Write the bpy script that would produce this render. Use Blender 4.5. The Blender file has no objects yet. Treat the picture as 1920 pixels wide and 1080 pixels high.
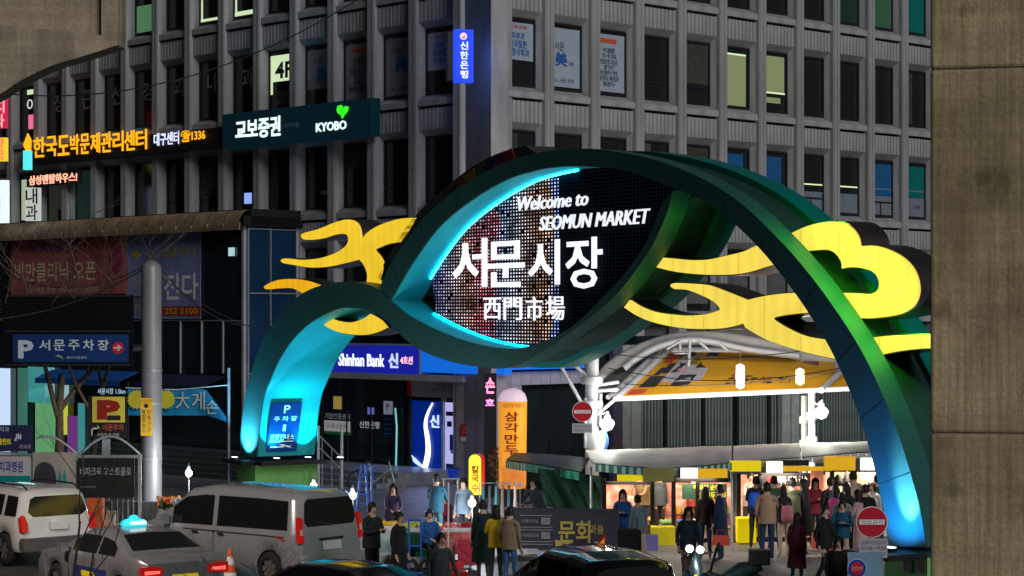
import bpy, math, random
from math import sin, cos, pi, radians, sqrt, atan2, hypot
from mathutils import Matrix, Vector
from mathutils.geometry import tessellate_polygon

random.seed(7)
SC = bpy.context.scene
COL = SC.collection

# ------------------------------------------------------------------ camera
H = 5.6                    # camera height, metres
FP = 4000.0                # focal length in photo pixels (1920 wide)
HOR = 591.0                # horizon row in the photograph
cam_data = bpy.data.cameras.new("camera")
cam_data.sensor_width = 36.0
cam_data.lens = 36.0 * FP / 1920.0
cam_data.shift_y = (HOR - 540.0) / 1920.0
cam_data.clip_start = 0.5
cam_data.clip_end = 2000.0
cam = bpy.data.objects.new("camera", cam_data)
COL.objects.link(cam)
cam.location = (0, 0, H)
cam.rotation_euler = (radians(90), 0, 0)
SC.camera = cam

# ------------------------------------------------------------------ night sky, faint glow of the city
world = bpy.data.worlds.new("World")
SC.world = world
world.use_nodes = True
wn = world.node_tree.nodes
sky = wn.new("ShaderNodeTexSky")
sky.sky_type = 'NISHITA'
sky.sun_disc = False
sky.sun_elevation = radians(-2.5)
sky.sun_rotation = radians(140)
world.node_tree.links.new(sky.outputs[0], wn["Background"].inputs[0])
wn["Background"].inputs[1].default_value = 0.15

sun_d = bpy.data.lights.new("city_glow_fill", 'SUN')  # no moon here: an added sun lamp stands in for the city's glow
sun_d.energy = 1.45
sun_d.angle = radians(24)
sun_d.color = (0.96, 0.97, 1.0)
sun = bpy.data.objects.new("city_glow_fill", sun_d)
COL.objects.link(sun)
def aim(o, d):
    o.rotation_euler = Vector(d).to_track_quat('-Z', 'Y').to_euler()
aim(sun, (-0.46, 0.80, -0.42))      # shines from the right behind the camera, so the right front comes out brighter

SC.view_settings.view_transform = 'Standard'
SC.view_settings.look = 'None'
SC.view_settings.exposure = 0.0
SC.view_settings.gamma = 1.0
SC.view_settings.use_curve_mapping = False
SC.render.engine = 'CYCLES'
SC.cycles.use_denoising = True
SC.cycles.max_bounces = 5
SC.cycles.diffuse_bounces = 2
SC.cycles.glossy_bounces = 3
SC.cycles.transparent_max_bounces = 6
SC.cycles.sample_clamp_indirect = 4.0
SC.cycles.caustics_reflective = False
SC.cycles.caustics_refractive = False

# ------------------------------------------------------------------ pixel helpers: where a spot of the photo lies in the place
def P(px, py, d):
    return Vector(((px - 960) / FP * d, d, H + (HOR - py) / FP * d))
def G(px, d):
    return Vector(((px - 960) / FP * d, d, 0.0))
def dz(py, d):             # height above the ground of row py at distance d
    return H + (HOR - py) / FP * d
def dof(h, py):            # distance at which something h metres high reaches row py
    return (H - h) * FP / (py - HOR)

class Frame:
    """upright frame: local x runs along it, y points away behind it, z up"""
    def __init__(s, ox, oy, oz, ang):
        s.o = Vector((ox, oy, oz)); s.a = ang
        s.M = Matrix.Translation(s.o) @ Matrix.Rotation(ang, 4, 'Z')
        s.Mi = s.M.inverted()
    def hit(s, px, py, y=0.0):
        c = s.Mi @ Vector((0, 0, H))
        d = s.Mi.to_3x3() @ Vector(((px - 960) / FP, 1, (HOR - py) / FP))
        k = (y - c.y) / d.y
        p = c + d * k
        return (p.x, p.z)
    def w(s, x, y, z):
        return s.M @ Vector((x, y, z))

TH = radians(46.2)
FR = Frame(-0.012, 68, 0, pi / 2 - TH)       # right street front of the office building
FL = Frame(-0.012, 68, 0, -TH)               # left street front (x negative going away)
FA = Frame(-6.8, 61, 0, atan2(-23.6, 13.7))  # plane of the gateway arch
FC = Frame(0, 0, 0, 0)

# ------------------------------------------------------------------ mesh helpers
def smooth(pts, n=5, closed=True, sharp=()):
    out = []; N = len(pts)
    for i in range(N if closed else N - 1):
        g = lambda k: pts[k % N] if closed else pts[max(0, min(N - 1, k))]
        p0, p1, p2, p3 = g(i - 1), g(i), g(i + 1), g(i + 2)
        if i in sharp: p0 = p1
        if (i + 1) % N in sharp: p3 = p2
        for k in range(n):
            t = k / n
            out.append(tuple(0.5 * ((2 * b) + (c - a) * t + (2 * a - 5 * b + 4 * c - d) * t * t + (3 * b - a - 3 * c + d) * t ** 3)
                             for a, b, c, d in zip(p0, p1, p2, p3)))
    if not closed: out.append(pts[-1])
    return out

class MB:
    def __init__(s, M=None):
        s.v = []; s.f = []; s.mi = []; s.sm = []; s.M = M; s.cur = 0; s.smooth = False
    def add(s, vs, fs, smooth_=None):
        b = len(s.v)
        for p in vs:
            p = Vector(p)
            s.v.append(tuple(s.M @ p) if s.M is not None else tuple(p))
        for f in fs:
            s.f.append(tuple(b + i for i in f)); s.mi.append(s.cur); s.sm.append(s.smooth if smooth_ is None else smooth_)
        return s
    def box(s, x0, x1, y0, y1, z0, z1):
        vs = [(x, y, z) for z in (z0, z1) for y in (y0, y1) for x in (x0, x1)]
        return s.add(vs, [(0, 2, 3, 1), (4, 5, 7, 6), (0, 1, 5, 4), (2, 6, 7, 3), (0, 4, 6, 2), (1, 3, 7, 5)])
    def quad(s, *p):
        return s.add(p, [tuple(range(len(p)))])
    def hexa(s, a, b):     # two quads a (front) and b (back) in the same order
        return s.add(list(a) + list(b), [(0, 1, 2, 3), (7, 6, 5, 4), (0, 4, 5, 1), (1, 5, 6, 2), (2, 6, 7, 3), (3, 7, 4, 0)])
    def tube(s, pts, r, n=8, caps=True):
        pts = [Vector(p) for p in pts]
        m = len(pts)
        rs = r if isinstance(r, (list, tuple)) else [r] * m
        vs = []; up = Vector((0.13, 0.31, 0.94))
        for i, p in enumerate(pts):
            t = (pts[min(i + 1, m - 1)] - pts[max(i - 1, 0)])
            if t.length < 1e-9: t = Vector((0, 0, 1))
            t.normalize()
            if i == 0:
                a = t.cross(up)
                if a.length < 1e-3: a = t.cross(Vector((1, 0, 0)))
            else:
                a = a - t * a.dot(t)
                if a.length < 1e-6: a = t.cross(up)
            a.normalize(); b = t.cross(a)
            for k in range(n):
                q = 2 * pi * k / n
                vs.append(p + (a * cos(q) + b * sin(q)) * rs[i])
        fs = [(i * n + k, i * n + (k + 1) % n, (i + 1) * n + (k + 1) % n, (i + 1) * n + k) for i in range(m - 1) for k in range(n)]
        s.add(vs, fs, True)
        if caps:
            s.add(vs[:n], [tuple(range(n))[::-1]]); s.add(vs[-n:], [tuple(range(n))])
        return s
    def lathe(s, prof, c=(0, 0, 0), n=16, sx=1, sy=1, caps=True):
        vs = []
        for r, z in prof:
            for k in range(n):
                q = 2 * pi * k / n
                vs.append((c[0] + r * cos(q) * sx, c[1] + r * sin(q) * sy, c[2] + z))
        fs = [(i * n + k, i * n + (k + 1) % n, (i + 1) * n + (k + 1) % n, (i + 1) * n + k) for i in range(len(prof) - 1) for k in range(n)]
        s.add(vs, fs, True)
        if caps:
            s.add(vs[:n], [tuple(range(n))[::-1]]); s.add(vs[-n:], [tuple(range(n))])
        return s
    def ball(s, c, r, n=10, m=6, sz=1.0):
        return s.lathe([(max(1e-4, r * sin(pi * i / m)), -r * sz * cos(pi * i / m)) for i in range(m + 1)], c, n, caps=False)
    def disc_y(s, cx, cy, cz, r, th, n=24, rx=None):
        """a disc facing -y"""
        rx = rx or r
        a = [(cx + rx * cos(2 * pi * k / n), cy, cz + r * sin(2 * pi * k / n)) for k in range(n)]
        b = [(x, y + th, z) for x, y, z in a]
        return s.add(a + b, [tuple(range(n)), tuple(range(2 * n - 1, n - 1, -1))] + [(k, k + n, (k + 1) % n + n, (k + 1) % n) for k in range(n)])
    def poly(s, pts, y0, y1, back=True, sides=True):
        """outline pts (x, z) extruded from y0 (front) to y1"""
        A = sum(pts[i - 1][0] * pts[i][1] - pts[i][0] * pts[i - 1][1] for i in range(len(pts)))
        if A < 0: pts = pts[::-1]
        n = len(pts)
        tri = tessellate_polygon([[Vector((x, z, 0)) for x, z in pts]])
        fr = [(x, y0, z) for x, z in pts]; bk = [(x, y1, z) for x, z in pts]
        ft = []
        for t in tri:
            a, b, c = (Vector((pts[i][0], pts[i][1])) for i in t)
            if (b - a).cross(c - a) < 0: t = t[::-1]
            ft.append(tuple(t))
        s.add(fr, ft, False)
        if back: s.add(bk, [t[::-1] for t in ft], False)
        if sides: s.add(fr + bk, [(k, k + n, (k + 1) % n + n, (k + 1) % n) for k in range(n)])
        return s
    def sheet(s, rows, smooth_=True):
        m = len(rows[0])
        vs = [p for r in rows for p in r]
        return s.add(vs, [(i * m + k, i * m + k + 1, (i + 1) * m + k + 1, (i + 1) * m + k) for i in range(len(rows) - 1) for k in range(m - 1)], smooth_)
    def mesh(s, name, mats):
        me = bpy.data.meshes.new(name)
        me.from_pydata(s.v, [], s.f)
        for m in (mats if isinstance(mats, (list, tuple)) else [mats]): me.materials.append(m)
        me.polygons.foreach_set("material_index", s.mi)
        me.polygons.foreach_set("use_smooth", s.sm)
        me.update()
        return me
    def build(s, name, mats, parent=None, bevel=0):
        o = bpy.data.objects.new(name, s.mesh(name, mats))
        COL.objects.link(o)
        if parent is not None: attach(o, parent)
        if bevel:
            b = o.modifiers.new("bevel", 'BEVEL'); b.width = bevel; b.segments = 2; b.limit_method = 'ANGLE'
        return o

def world_of(o):
    m = o.matrix_basis.copy()
    if o.parent is not None: m = world_of(o.parent) @ o.matrix_parent_inverse @ m
    return m
def attach(o, parent):
    """keep the child where it stands and hang it on its parent"""
    o.parent = parent
    o.matrix_parent_inverse = world_of(parent).inverted()
def tag(o, label=None, cat=None, group=None, kind=None):
    if label: o["label"] = label
    if cat: o["category"] = cat
    if group: o["group"] = group
    if kind: o["kind"] = kind
    return o
def thing(name, loc, label, cat, group=None, rz=0):
    o = bpy.data.objects.new(name, None)
    o.empty_display_size = 0.3
    COL.objects.link(o)
    o.location = loc; o.rotation_euler = (0, 0, rz)
    return tag(o, label, cat, group)
def copy_tree(o, parent=None):
    c = o.copy(); COL.objects.link(c)
    if parent is not None: c.parent = parent
    for ch in [k for k in o.children]: copy_tree(ch, c)
    return c
def lamp(kind, loc, energy, color, parent=None, size=0.1, to=None, spot=None, blend=0.5):
    l = bpy.data.lights.new("lamp", kind); l.energy = energy; l.color = color
    if kind == 'AREA': l.size = size
    else: l.shadow_soft_size = size
    if kind == 'SPOT': l.spot_size = spot; l.spot_blend = blend
    o = bpy.data.objects.new("lamp", l); COL.objects.link(o); o.location = loc
    if to is not None: aim(o, Vector(to) - Vector(loc))
    if parent is not None: attach(o, parent)
    return o

# ------------------------------------------------------------------ materials
MATS = {}
def mat(name, col, rough=0.6, metal=0.0, emit=None, es=1.0, var=0.12, scale=3.0, bump=0.0, stretch=None, coat=0.0, spec=None, dirt=0.0):
    if name in MATS: return MATS[name]
    m = bpy.data.materials.new(name); m.use_nodes = True
    nt = m.node_tree; N = nt.nodes; L = nt.links; b = N["Principled BSDF"]
    b.inputs["Roughness"].default_value = rough
    b.inputs["Metallic"].default_value = metal
    if spec is None and not coat and metal < .15: spec = 0.22
    if spec is not None: b.inputs["Specular IOR Level"].default_value = spec
    if coat: b.inputs["Coat Weight"].default_value = coat; b.inputs["Coat Roughness"].default_value = 0.05
    if var > 0:
        tc = N.new("ShaderNodeTexCoord"); mp = N.new("ShaderNodeMapping")
        L.new(tc.outputs["Object"], mp.inputs[0])
        mp.inputs["Scale"].default_value = stretch or (1, 1, 1)
        nz = N.new("ShaderNodeTexNoise"); nz.inputs["Scale"].default_value = scale; nz.inputs["Detail"].default_value = 6
        L.new(mp.outputs[0], nz.inputs["Vector"])
        cr = N.new("ShaderNodeMapRange")
        cr.inputs[1].default_value = 0.3; cr.inputs[2].default_value = 0.7
        cr.inputs[3].default_value = 1 - var; cr.inputs[4].default_value = 1 + var
        L.new(nz.outputs[0], cr.inputs[0])
        mx = N.new("ShaderNodeVectorMath"); mx.operation = 'SCALE'
        mx.inputs[0].default_value = col[:3]
        src = cr.outputs[0]
        if dirt:
            n2 = N.new("ShaderNodeTexNoise"); n2.inputs["Scale"].default_value = scale * 0.23; n2.inputs["Detail"].default_value = 3
            L.new(mp.outputs[0], n2.inputs["Vector"])
            c2 = N.new("ShaderNodeMapRange"); c2.inputs[1].default_value = 0.38; c2.inputs[2].default_value = 0.62
            c2.inputs[3].default_value = 1 - dirt; c2.inputs[4].default_value = 1.0
            L.new(n2.outputs[0], c2.inputs[0])
            mm = N.new("ShaderNodeMath"); mm.operation = 'MULTIPLY'
            L.new(src, mm.inputs[0]); L.new(c2.outputs[0], mm.inputs[1]); src = mm.outputs[0]
        L.new(src, mx.inputs["Scale"])
        L.new(mx.outputs[0], b.inputs["Base Color"])
        if bump:
            bp = N.new("ShaderNodeBump"); bp.inputs["Strength"].default_value = bump; bp.inputs["Distance"].default_value = 0.02
            L.new(nz.outputs[0], bp.inputs["Height"]); L.new(bp.outputs[0], b.inputs["Normal"])
    else:
        b.inputs["Base Color"].default_value = (*col[:3], 1)
    if emit is not None:
        b.inputs["Emission Color"].default_value = (*emit[:3], 1)
        b.inputs["Emission Strength"].default_value = es
    MATS[name] = m
    return m
def glow(name, col, s=1.0):
    return mat(name, (0.5 * col[0], 0.5 * col[1], 0.5 * col[2]), 0.4, emit=col, es=s, var=0)

def concrete(name, base, alt, streak=9.0):
    """board-marked concrete: upright grain, blotches, rust and damp stains, pour lines"""
    m = bpy.data.materials.new(name); m.use_nodes = True; N = m.node_tree.nodes; L = m.node_tree.links; b = N["Principled BSDF"]
    b.inputs["Roughness"].default_value = .92; b.inputs["Specular IOR Level"].default_value = .15
    tc = N.new("ShaderNodeTexCoord")
    def noise(sc, scale, det=5, lo=.3, hi=.7, a=0.0, c=1.0):
        mp = N.new("ShaderNodeMapping"); mp.inputs["Scale"].default_value = sc; L.new(tc.outputs["Object"], mp.inputs[0])
        nz = N.new("ShaderNodeTexNoise"); nz.inputs["Scale"].default_value = scale; nz.inputs["Detail"].default_value = det; L.new(mp.outputs[0], nz.inputs["Vector"])
        r = N.new("ShaderNodeMapRange"); r.inputs[1].default_value = lo; r.inputs[2].default_value = hi; r.inputs[3].default_value = a; r.inputs[4].default_value = c
        L.new(nz.outputs[0], r.inputs[0]); return r.outputs[0]
    def mul(a, c):
        q = N.new("ShaderNodeMath"); q.operation = 'MULTIPLY'; L.new(a, q.inputs[0]); L.new(c, q.inputs[1]); return q.outputs[0]
    grain = noise((streak, streak, .35), 2.2, 4, .3, .7, .78, 1.18)
    fine = noise((1, 1, 1), 26, 5, .3, .7, .86, 1.12)
    blot = noise((1, 1, .7), 1.1, 6, .32, .68, .62, 1.15)
    hor = noise((.25, .25, 7), 1.3, 3, .35, .65, .88, 1.06)
    dark = noise((1, 1, .8), 2.6, 4, .60, .74, 1.0, .55)
    v = mul(mul(mul(mul(grain, fine), blot), hor), dark)
    mixc = N.new("ShaderNodeMix"); mixc.data_type = 'RGBA'
    L.new(noise((1, 1, .5), .9, 4, .35, .65), mixc.inputs[0]); mixc.inputs[6].default_value = (*base, 1); mixc.inputs[7].default_value = (*alt, 1)
    sc_ = N.new("ShaderNodeVectorMath"); sc_.operation = 'SCALE'; L.new(mixc.outputs[2], sc_.inputs[0]); L.new(v, sc_.inputs["Scale"]); L.new(sc_.outputs[0], b.inputs["Base Color"])
    bp = N.new("ShaderNodeBump"); bp.inputs["Strength"].default_value = .5; bp.inputs["Distance"].default_value = .02; L.new(v, bp.inputs["Height"]); L.new(bp.outputs[0], b.inputs["Normal"])
    MATS[name] = m; return m
M = dict(
    precast=mat("precast", (0.345, 0.34, 0.345), 0.85, var=0.12, scale=2.2, bump=0.2, stretch=(1, 1, 0.35), dirt=0.22),
    precast_dark=mat("precast_side", (0.27, 0.265, 0.28), 0.85, var=0.25, scale=5, bump=0.3, dirt=0.3),
    pane=mat("window_glass", (0.012, 0.014, 0.017), 0.12, var=0, spec=0.6),
    frame=mat("window_frame", (0.02, 0.02, 0.022), 0.4, var=0),
    asphalt=mat("asphalt", (0.055, 0.054, 0.055), 0.55, var=0.3, scale=6, bump=0.25, dirt=0.4),
    paving=mat("paving_stone", (0.2, 0.19, 0.19), 0.5, var=0.2, scale=4, bump=0.1, dirt=0.3),
    granite=mat("granite", (0.3, 0.29, 0.28), 0.45, var=0.25, scale=9, dirt=0.2),
    pier=concrete("pier_concrete", (.46, .345, .205), (.38, .31, .17)),  # warmth of the orange street light is put into these base colours
    black=mat("black_metal", (0.015, 0.015, 0.017), 0.45, var=0.1),
    blackp=mat("black_plastic", (0.02, 0.02, 0.02), 0.6, var=0.1),
    rubber=mat("rubber", (0.018, 0.018, 0.018), 0.8, var=0.1),
    steel=mat("painted_steel", (0.45, 0.46, 0.48), 0.35, metal=0.3, var=0.12, dirt=0.2),
    galv=mat("galvanised_steel", (0.38, 0.38, 0.4), 0.4, metal=0.5, var=0.15, scale=5),
    chrome=mat("chrome", (0.7, 0.7, 0.7), 0.15, metal=1.0, var=0),
    white=mat("white_paint", (0.75, 0.75, 0.74), 0.45, var=0.06),
    teal=mat("arch_green_panel", (0.022, 0.10, 0.09), 0.45, var=0.08, scale=1.2),
    tealin=mat("arch_inner_panel", (0.0, 0.16, 0.14), 0.5, var=0.06, scale=1.2),
    green_clad=mat("pedestal_tile", (0.20, 0.50, 0.14), 0.6, var=0.1),
    glassdark=mat("dark_curtain_glass", (0.012, 0.02, 0.024), 0.12, var=0.3, scale=0.7, spec=0.6),
    glassblue=mat("blue_curtain_glass", (0.008, 0.03, 0.07), 0.15, var=0.3, scale=0.7),
    bark=mat("bark", (0.11, 0.075, 0.05), 0.9, var=0.35, scale=12, bump=0.6),
    twig=mat("twig_bark", (0.05, 0.04, 0.03), 0.9, var=0.3, scale=20),
    wood=mat("pallet_wood", (0.25, 0.15, 0.08), 0.8, var=0.25, scale=6, stretch=(1, 1, 6)),
    yellow=mat("yellow_board", (0.75, 0.62, 0.01), 0.5, var=0.08),
    redp=mat("red_plastic", (0.55, 0.03, 0.03), 0.4, var=0.1),
    bluep=mat("blue_plastic", (0.02, 0.1, 0.5), 0.4, var=0.1),
    skin=mat("skin", (0.5, 0.3, 0.21), 0.6, var=0.05),
    hair=mat("dark_hair", (0.012, 0.009, 0.008), 0.5, var=0.3, scale=30),
)
# ------------------------------------------------------------------ ground
g = MB(); g.quad((-300, -40, 0), (300, -40, 0), (300, 400, 0), (-300, 400, 0))
tag(g.build("ground", M['asphalt']), kind="structure")
# market street paving laid on the asphalt, a sheet 4 mm higher, with its own joints
pv = MB()
def paving_area(name, pts, z, m, kerb=True):
    b = MB()
    n = len(pts)
    b.add([(x, y, z) for x, y in pts], [tuple(range(n))])
    if kerb:
        b.add([(x, y, 0) for x, y in pts] + [(x, y, z) for x, y in pts], [(k, (k + 1) % n, (k + 1) % n + n, k + n) for k in range(n)])
    return tag(b.build(name, m), kind="structure")
paving_area("pavement", [(-16, 52.5), (-10.5, 52.5), (-7.6, 49.2), (-2.6, 46.8), (1.5, 49.5), (1.6, 66), (-16, 84), (-30, 90), (-30, 62)], 0.13, M['paving'])
paving_area("street", [(1.9, 44.5), (9.3, 38.2), (40, 60), (25, 100), (1.9, 75)], 0.004, mat("street_concrete", (0.17, 0.165, 0.165), 0.6, var=0.22, scale=3, bump=0.15, dirt=0.3), False)
kb = MB()
for i in range(26):
    a = Vector((-16 + i * 1.0, 52.3 - 0.0 * i, 0))
    if i < 6: kb.box(a.x, a.x + 0.985, 52.28, 52.5, 0, 0.14)
tag(kb.build("kerb", M['granite']), kind="structure")

# ------------------------------------------------------------------ office building
off = thing("office_building", (-0.012, 68, 0), "large dark concrete office block with ribbed panels and rows of tall windows behind the arch", "building")
S = 2.15; FH = 3.6
Z4 = 5.6 + 6.90            # level of the joint under the fourth floor sills
PROJ = 0.15
def bay_panel_mesh():
    """one precast bay: fluted spandrel below, sloped sill and lintel, reveals; x 0..S between column lines, z 0..FH from the joint"""
    b = MB()
    x0, x1 = 0.19, S - 0.19
    xi0, xi1 = x0 + 0.08, x1 - 0.10
    zs0, zs1 = 0.06, 0.46            # sill band
    zt0, zt1 = 2.66, 2.88            # lintel bevel
    yo, yi = 0.0, 0.19               # outer plane, window plane
    # sill: sloped block standing proud
    b.hexa([(x0, yo - 0.1, zs0), (x1, yo - 0.1, zs0), (x1, yo - 0.1, zs0 + 0.2), (x0, yo - 0.1, zs0 + 0.2)],
           [(x0, yi + .1, zs0), (x1, yi + .1, zs0), (x1, yi + .1, zs1), (x0, yi + .1, zs1)])
    # reveals
    for a, c in ((x0, xi0), (x1, xi1)):
        p = [(a, yo - 0.02, zs0 + 0.25), (c, yi + 0.06, zs1), (c, yi + 0.06, zt0), (a, yo - 0.02, zt1)]
        if a > c: p = p[::-1]
        b.quad(*p)
    # lintel bevel
    b.quad((xi0, yi + .06, zt0), (xi1, yi + .06, zt0), (x1, yo - 0.02, zt1), (x0, yo - 0.02, zt1))
    # fluted spandrel above the lintel up to the next joint
    n = 9; w = (x1 - x0) / n
    zc0, zc1 = zt1, FH - 0.03
    b.quad((x0, yo + 0.05, zc0), (x1, yo + 0.05, zc0), (x1, yo + 0.05, zc1), (x0, yo + 0.05, zc1))
    for i in range(n):
        a = x0 + i * w
        b.hexa([(a + 0.035, yo - 0.02, zc0), (a + w - 0.035, yo - 0.02, zc0), (a + w - 0.035, yo - 0.02, zc1), (a + 0.035, yo - 0.02, zc1)],
               [(a + 0.01, yo + 0.049, zc0), (a + w - 0.01, yo + 0.049, zc0), (a + w - 0.01, yo + 0.049, zc1), (a + 0.01, yo + 0.049, zc1)])
    return b.mesh("facade_panel", M['precast'])
def pilaster_mesh(h):
    b = MB()
    b.box(-0.205, 0.205, -PROJ, 0.3, 0, h)
    b.box(-0.16, -0.03, -PROJ - 0.02, -PROJ + 0.001, 0, h)
    b.box(0.03, 0.16, -PROJ - 0.02, -PROJ + 0.001, 0, h)
    return b.mesh("pilaster", M['precast'])
def window_mesh():
    b = MB()
    x0, x1, z0, z1 = 0.27, S - 0.29, 0.46, 2.66
    for q in ((x0, x0 + .06, z0, z1), (x1 - .06, x1, z0, z1), (x0 + .06, x1 - .06, z0, z0 + .06), (x0 + .06, x1 - .06, z1 - .06, z1)):
        b.box(q[0], q[1], 0.21, 0.29, q[2], q[3])
    return b.mesh("window", M['frame'])
def quad_mesh(name, x0, x1, y, z0, z1, m, th=0.01):
    b = MB(); b.box(x0, x1, y, y + th, z0, z1); return b.mesh(name, m)
PANEL, WIN = bay_panel_mesh(), window_mesh()
PANE = quad_mesh("pane", 0.33, S - .35, 0.26, 0.52, 2.60, M['pane'])
def inst(name, me, F, x, y, z, parent):
    o = bpy.data.objects.new(name, me); COL.objects.link(o)
    o.location = F.w(x, y, z); o.rotation_euler = (0, 0, F.a)
    attach(o, parent)
    return o
core = MB()
# solid body behind the facades
LX, RX = -46.0, 34.0
core.M = FR.M; core.box(0.5, RX, 0.5, 6, 0, 26)
core.M = FL.M; core.box(LX, -0.5, 0.5, 6, 0, 26)
core.build("wall", mat("wall_core", (0.1, 0.1, 0.105), 0.9), off)
PIL = pilaster_mesh(24)
ZB = Z4 - 2 * FH           # lowest precast joint (over the ground floor band)
r_cols = [1.568 + S * i for i in range(15)]
l_cols = [-(4.65 + S * i) for i in range(18)]
for x in r_cols: inst("pilaster", PIL, FR, x, 0, ZB - 0.4, off)
for x in l_cols: inst("pilaster", PIL, FL, x, 0, ZB - 0.4, off)
# corner pier: three facets
cb = MB(); h0, h1 = 0.0, 26
def fl(F, x, y): q = F.w(x, y, 0); return (q.x, q.y)
c_pts = [fl(FR, 0.0, 0.1), fl(FR, 0.0, -0.02), fl(FR, -0.30, -0.12), fl(FR, -0.95, -0.05), fl(FL, -2.05, -0.30), fl(FL, -2.45, -0.30), fl(FL, -2.55, -0.02), fl(FL, -2.55, 0.6), fl(FR, 0.0, 1.2)]
c_pts = c_pts[::-1]
n = len(c_pts)
cb.add([(x, y, h0) for x, y in c_pts] + [(x, y, h1) for x, y in c_pts], [tuple(range(n)), tuple(range(2 * n - 1, n - 1, -1))] + [(k, k + n, (k + 1) % n + n, (k + 1) % n) for k in range(n)])
cb.build("corner_pier", mat("corner_stone", (0.40, 0.39, 0.40), 0.8, var=0.15, scale=3, stretch=(1, 1, .3), dirt=0.25), off)

def T(s, F, x0, x1, z0, z1, y, m, parent, name="lettering", th=0.02, off_=0.0, shear=0.0, sp=1.0, line=1.0):
    """flat letters s fitted in the box x0..x1, z0..z1 of frame F at depth y"""
    c = bpy.data.curves.new("t", 'FONT'); c.body = s; c.offset = off_; c.shear = shear; c.space_character = sp; c.space_line = line
    c.resolution_u = 2
    if "\n" in s: c.align_x = 'CENTER'
    o = bpy.data.objects.new("t", c); COL.objects.link(o)
    dg = bpy.context.evaluated_depsgraph_get()
    me0 = bpy.data.meshes.new_from_object(o.evaluated_get(dg))
    vs = [v.co.copy() for v in me0.vertices]; fs = [tuple(p.vertices) for p in me0.polygons]
    bpy.data.objects.remove(o); bpy.data.curves.remove(c); bpy.data.meshes.remove(me0)
    ax, bx = min(v.x for v in vs), max(v.x for v in vs); ay, by = min(v.y for v in vs), max(v.y for v in vs)
    sx = (x1 - x0) / max(1e-6, bx - ax); sy = (z1 - z0) / max(1e-6, by - ay)
    b = MB(F.M)
    n = len(vs)
    fr = [(x0 + (v.x - ax) * sx, y, z0 + (v.y - ay) * sy) for v in vs]
    b.add(fr, fs)
    if th > 0.005:
        cnt = {}
        for f in fs:
            for i in range(len(f)):
                e = (f[i], f[(i + 1) % len(f)]); cnt[e] = 1
        bk = [(p[0], p[1] + th, p[2]) for p in fr]
        b.add(fr + bk, [(e[1], e[0], e[0] + n, e[1] + n) for e in cnt if (e[1], e[0]) not in cnt])
    return b.build(name, m, parent)
def TP(s, F, px0, py0, px1, py1, y, m, parent, **k):
    """same, the box given by two corners of the photograph"""
    a = F.hit(px0, py0, y); b_ = F.hit(px1, py1, y)
    w = F.hit((px0 + px1) / 2, py0, y)[1], F.hit((px0 + px1) / 2, py1, y)[1]
    return T(s, F, a[0], b_[0], min(w), max(w), y, m, parent, **k)
def BP(F, px0, py0, px1, py1, y, th, name, m, parent):
    """board on frame F whose face spans the photo box at its middle"""
    mx = (px0 + px1) / 2
    x0 = F.hit(px0, py0, y)[0]; x1 = F.hit(px1, py0, y)[0]
    z1 = F.hit(mx, py0, y)[1]; z0 = F.hit(mx, py1, y)[1]
    b = MB(F.M); b.box(x0, x1, y, y + th, z0, z1)
    o = b.build(name, m, parent)
    return o, (x0, x1, z0, z1)

poster_w = mat("poster_print", (0.33, 0.38, 0.45), 0.5, var=0.08)
poster_d = mat("poster_print_dim", (0.24, 0.25, 0.27), 0.5, var=0.1)
ink_b = mat("poster_blue_ink", (0.02, 0.10, 0.35), 0.5, var=0)
ink_k = mat("poster_black_ink", (0.015, 0.02, 0.04), 0.5, var=0)
ink_r = mat("poster_red_ink", (0.5, 0.10, 0.05), 0.5, var=0)
ink_g = mat("window_grey_letter", (0.34, 0.34, 0.33), 0.5, var=0)
lit_y = glow("lit_room_green", (0.16, 0.19, 0.09), 1.0)
lit_w = glow("lit_room_white", (0.6, 0.75, 0.45), 1.0)
lit_d = glow("lit_room_dim", (0.02, 0.05, 0.03), 1.0)
lit_b = mat("blue_blind", (0.01, 0.10, 0.26), 0.6, var=0.1)
lit_t = mat("teal_blind", (0.0, 0.14, 0.13), 0.6, var=0.1)
frost = mat("frosted_film", (0.16, 0.19, 0.22), 0.5, var=0.1)
x0p, x1p = 0.35, S - 0.37
def flat(w_, F, x, z, a0, a1, b0, b1, m, name="poster", y=0.245):
    me = quad_mesh(name, a0, a1, y, b0, b1, m, 0.008)
    return inst(name, me, F, x, 0, z, w_)
def txt_at(w_, F, x, z, s, a0, a1, b0, b1, m, off_=0.0):
    T(s, F, x + a0, x + a1, z + b0, z + b1, 0.235, m, w_, th=0.0, off_=off_)

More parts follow.
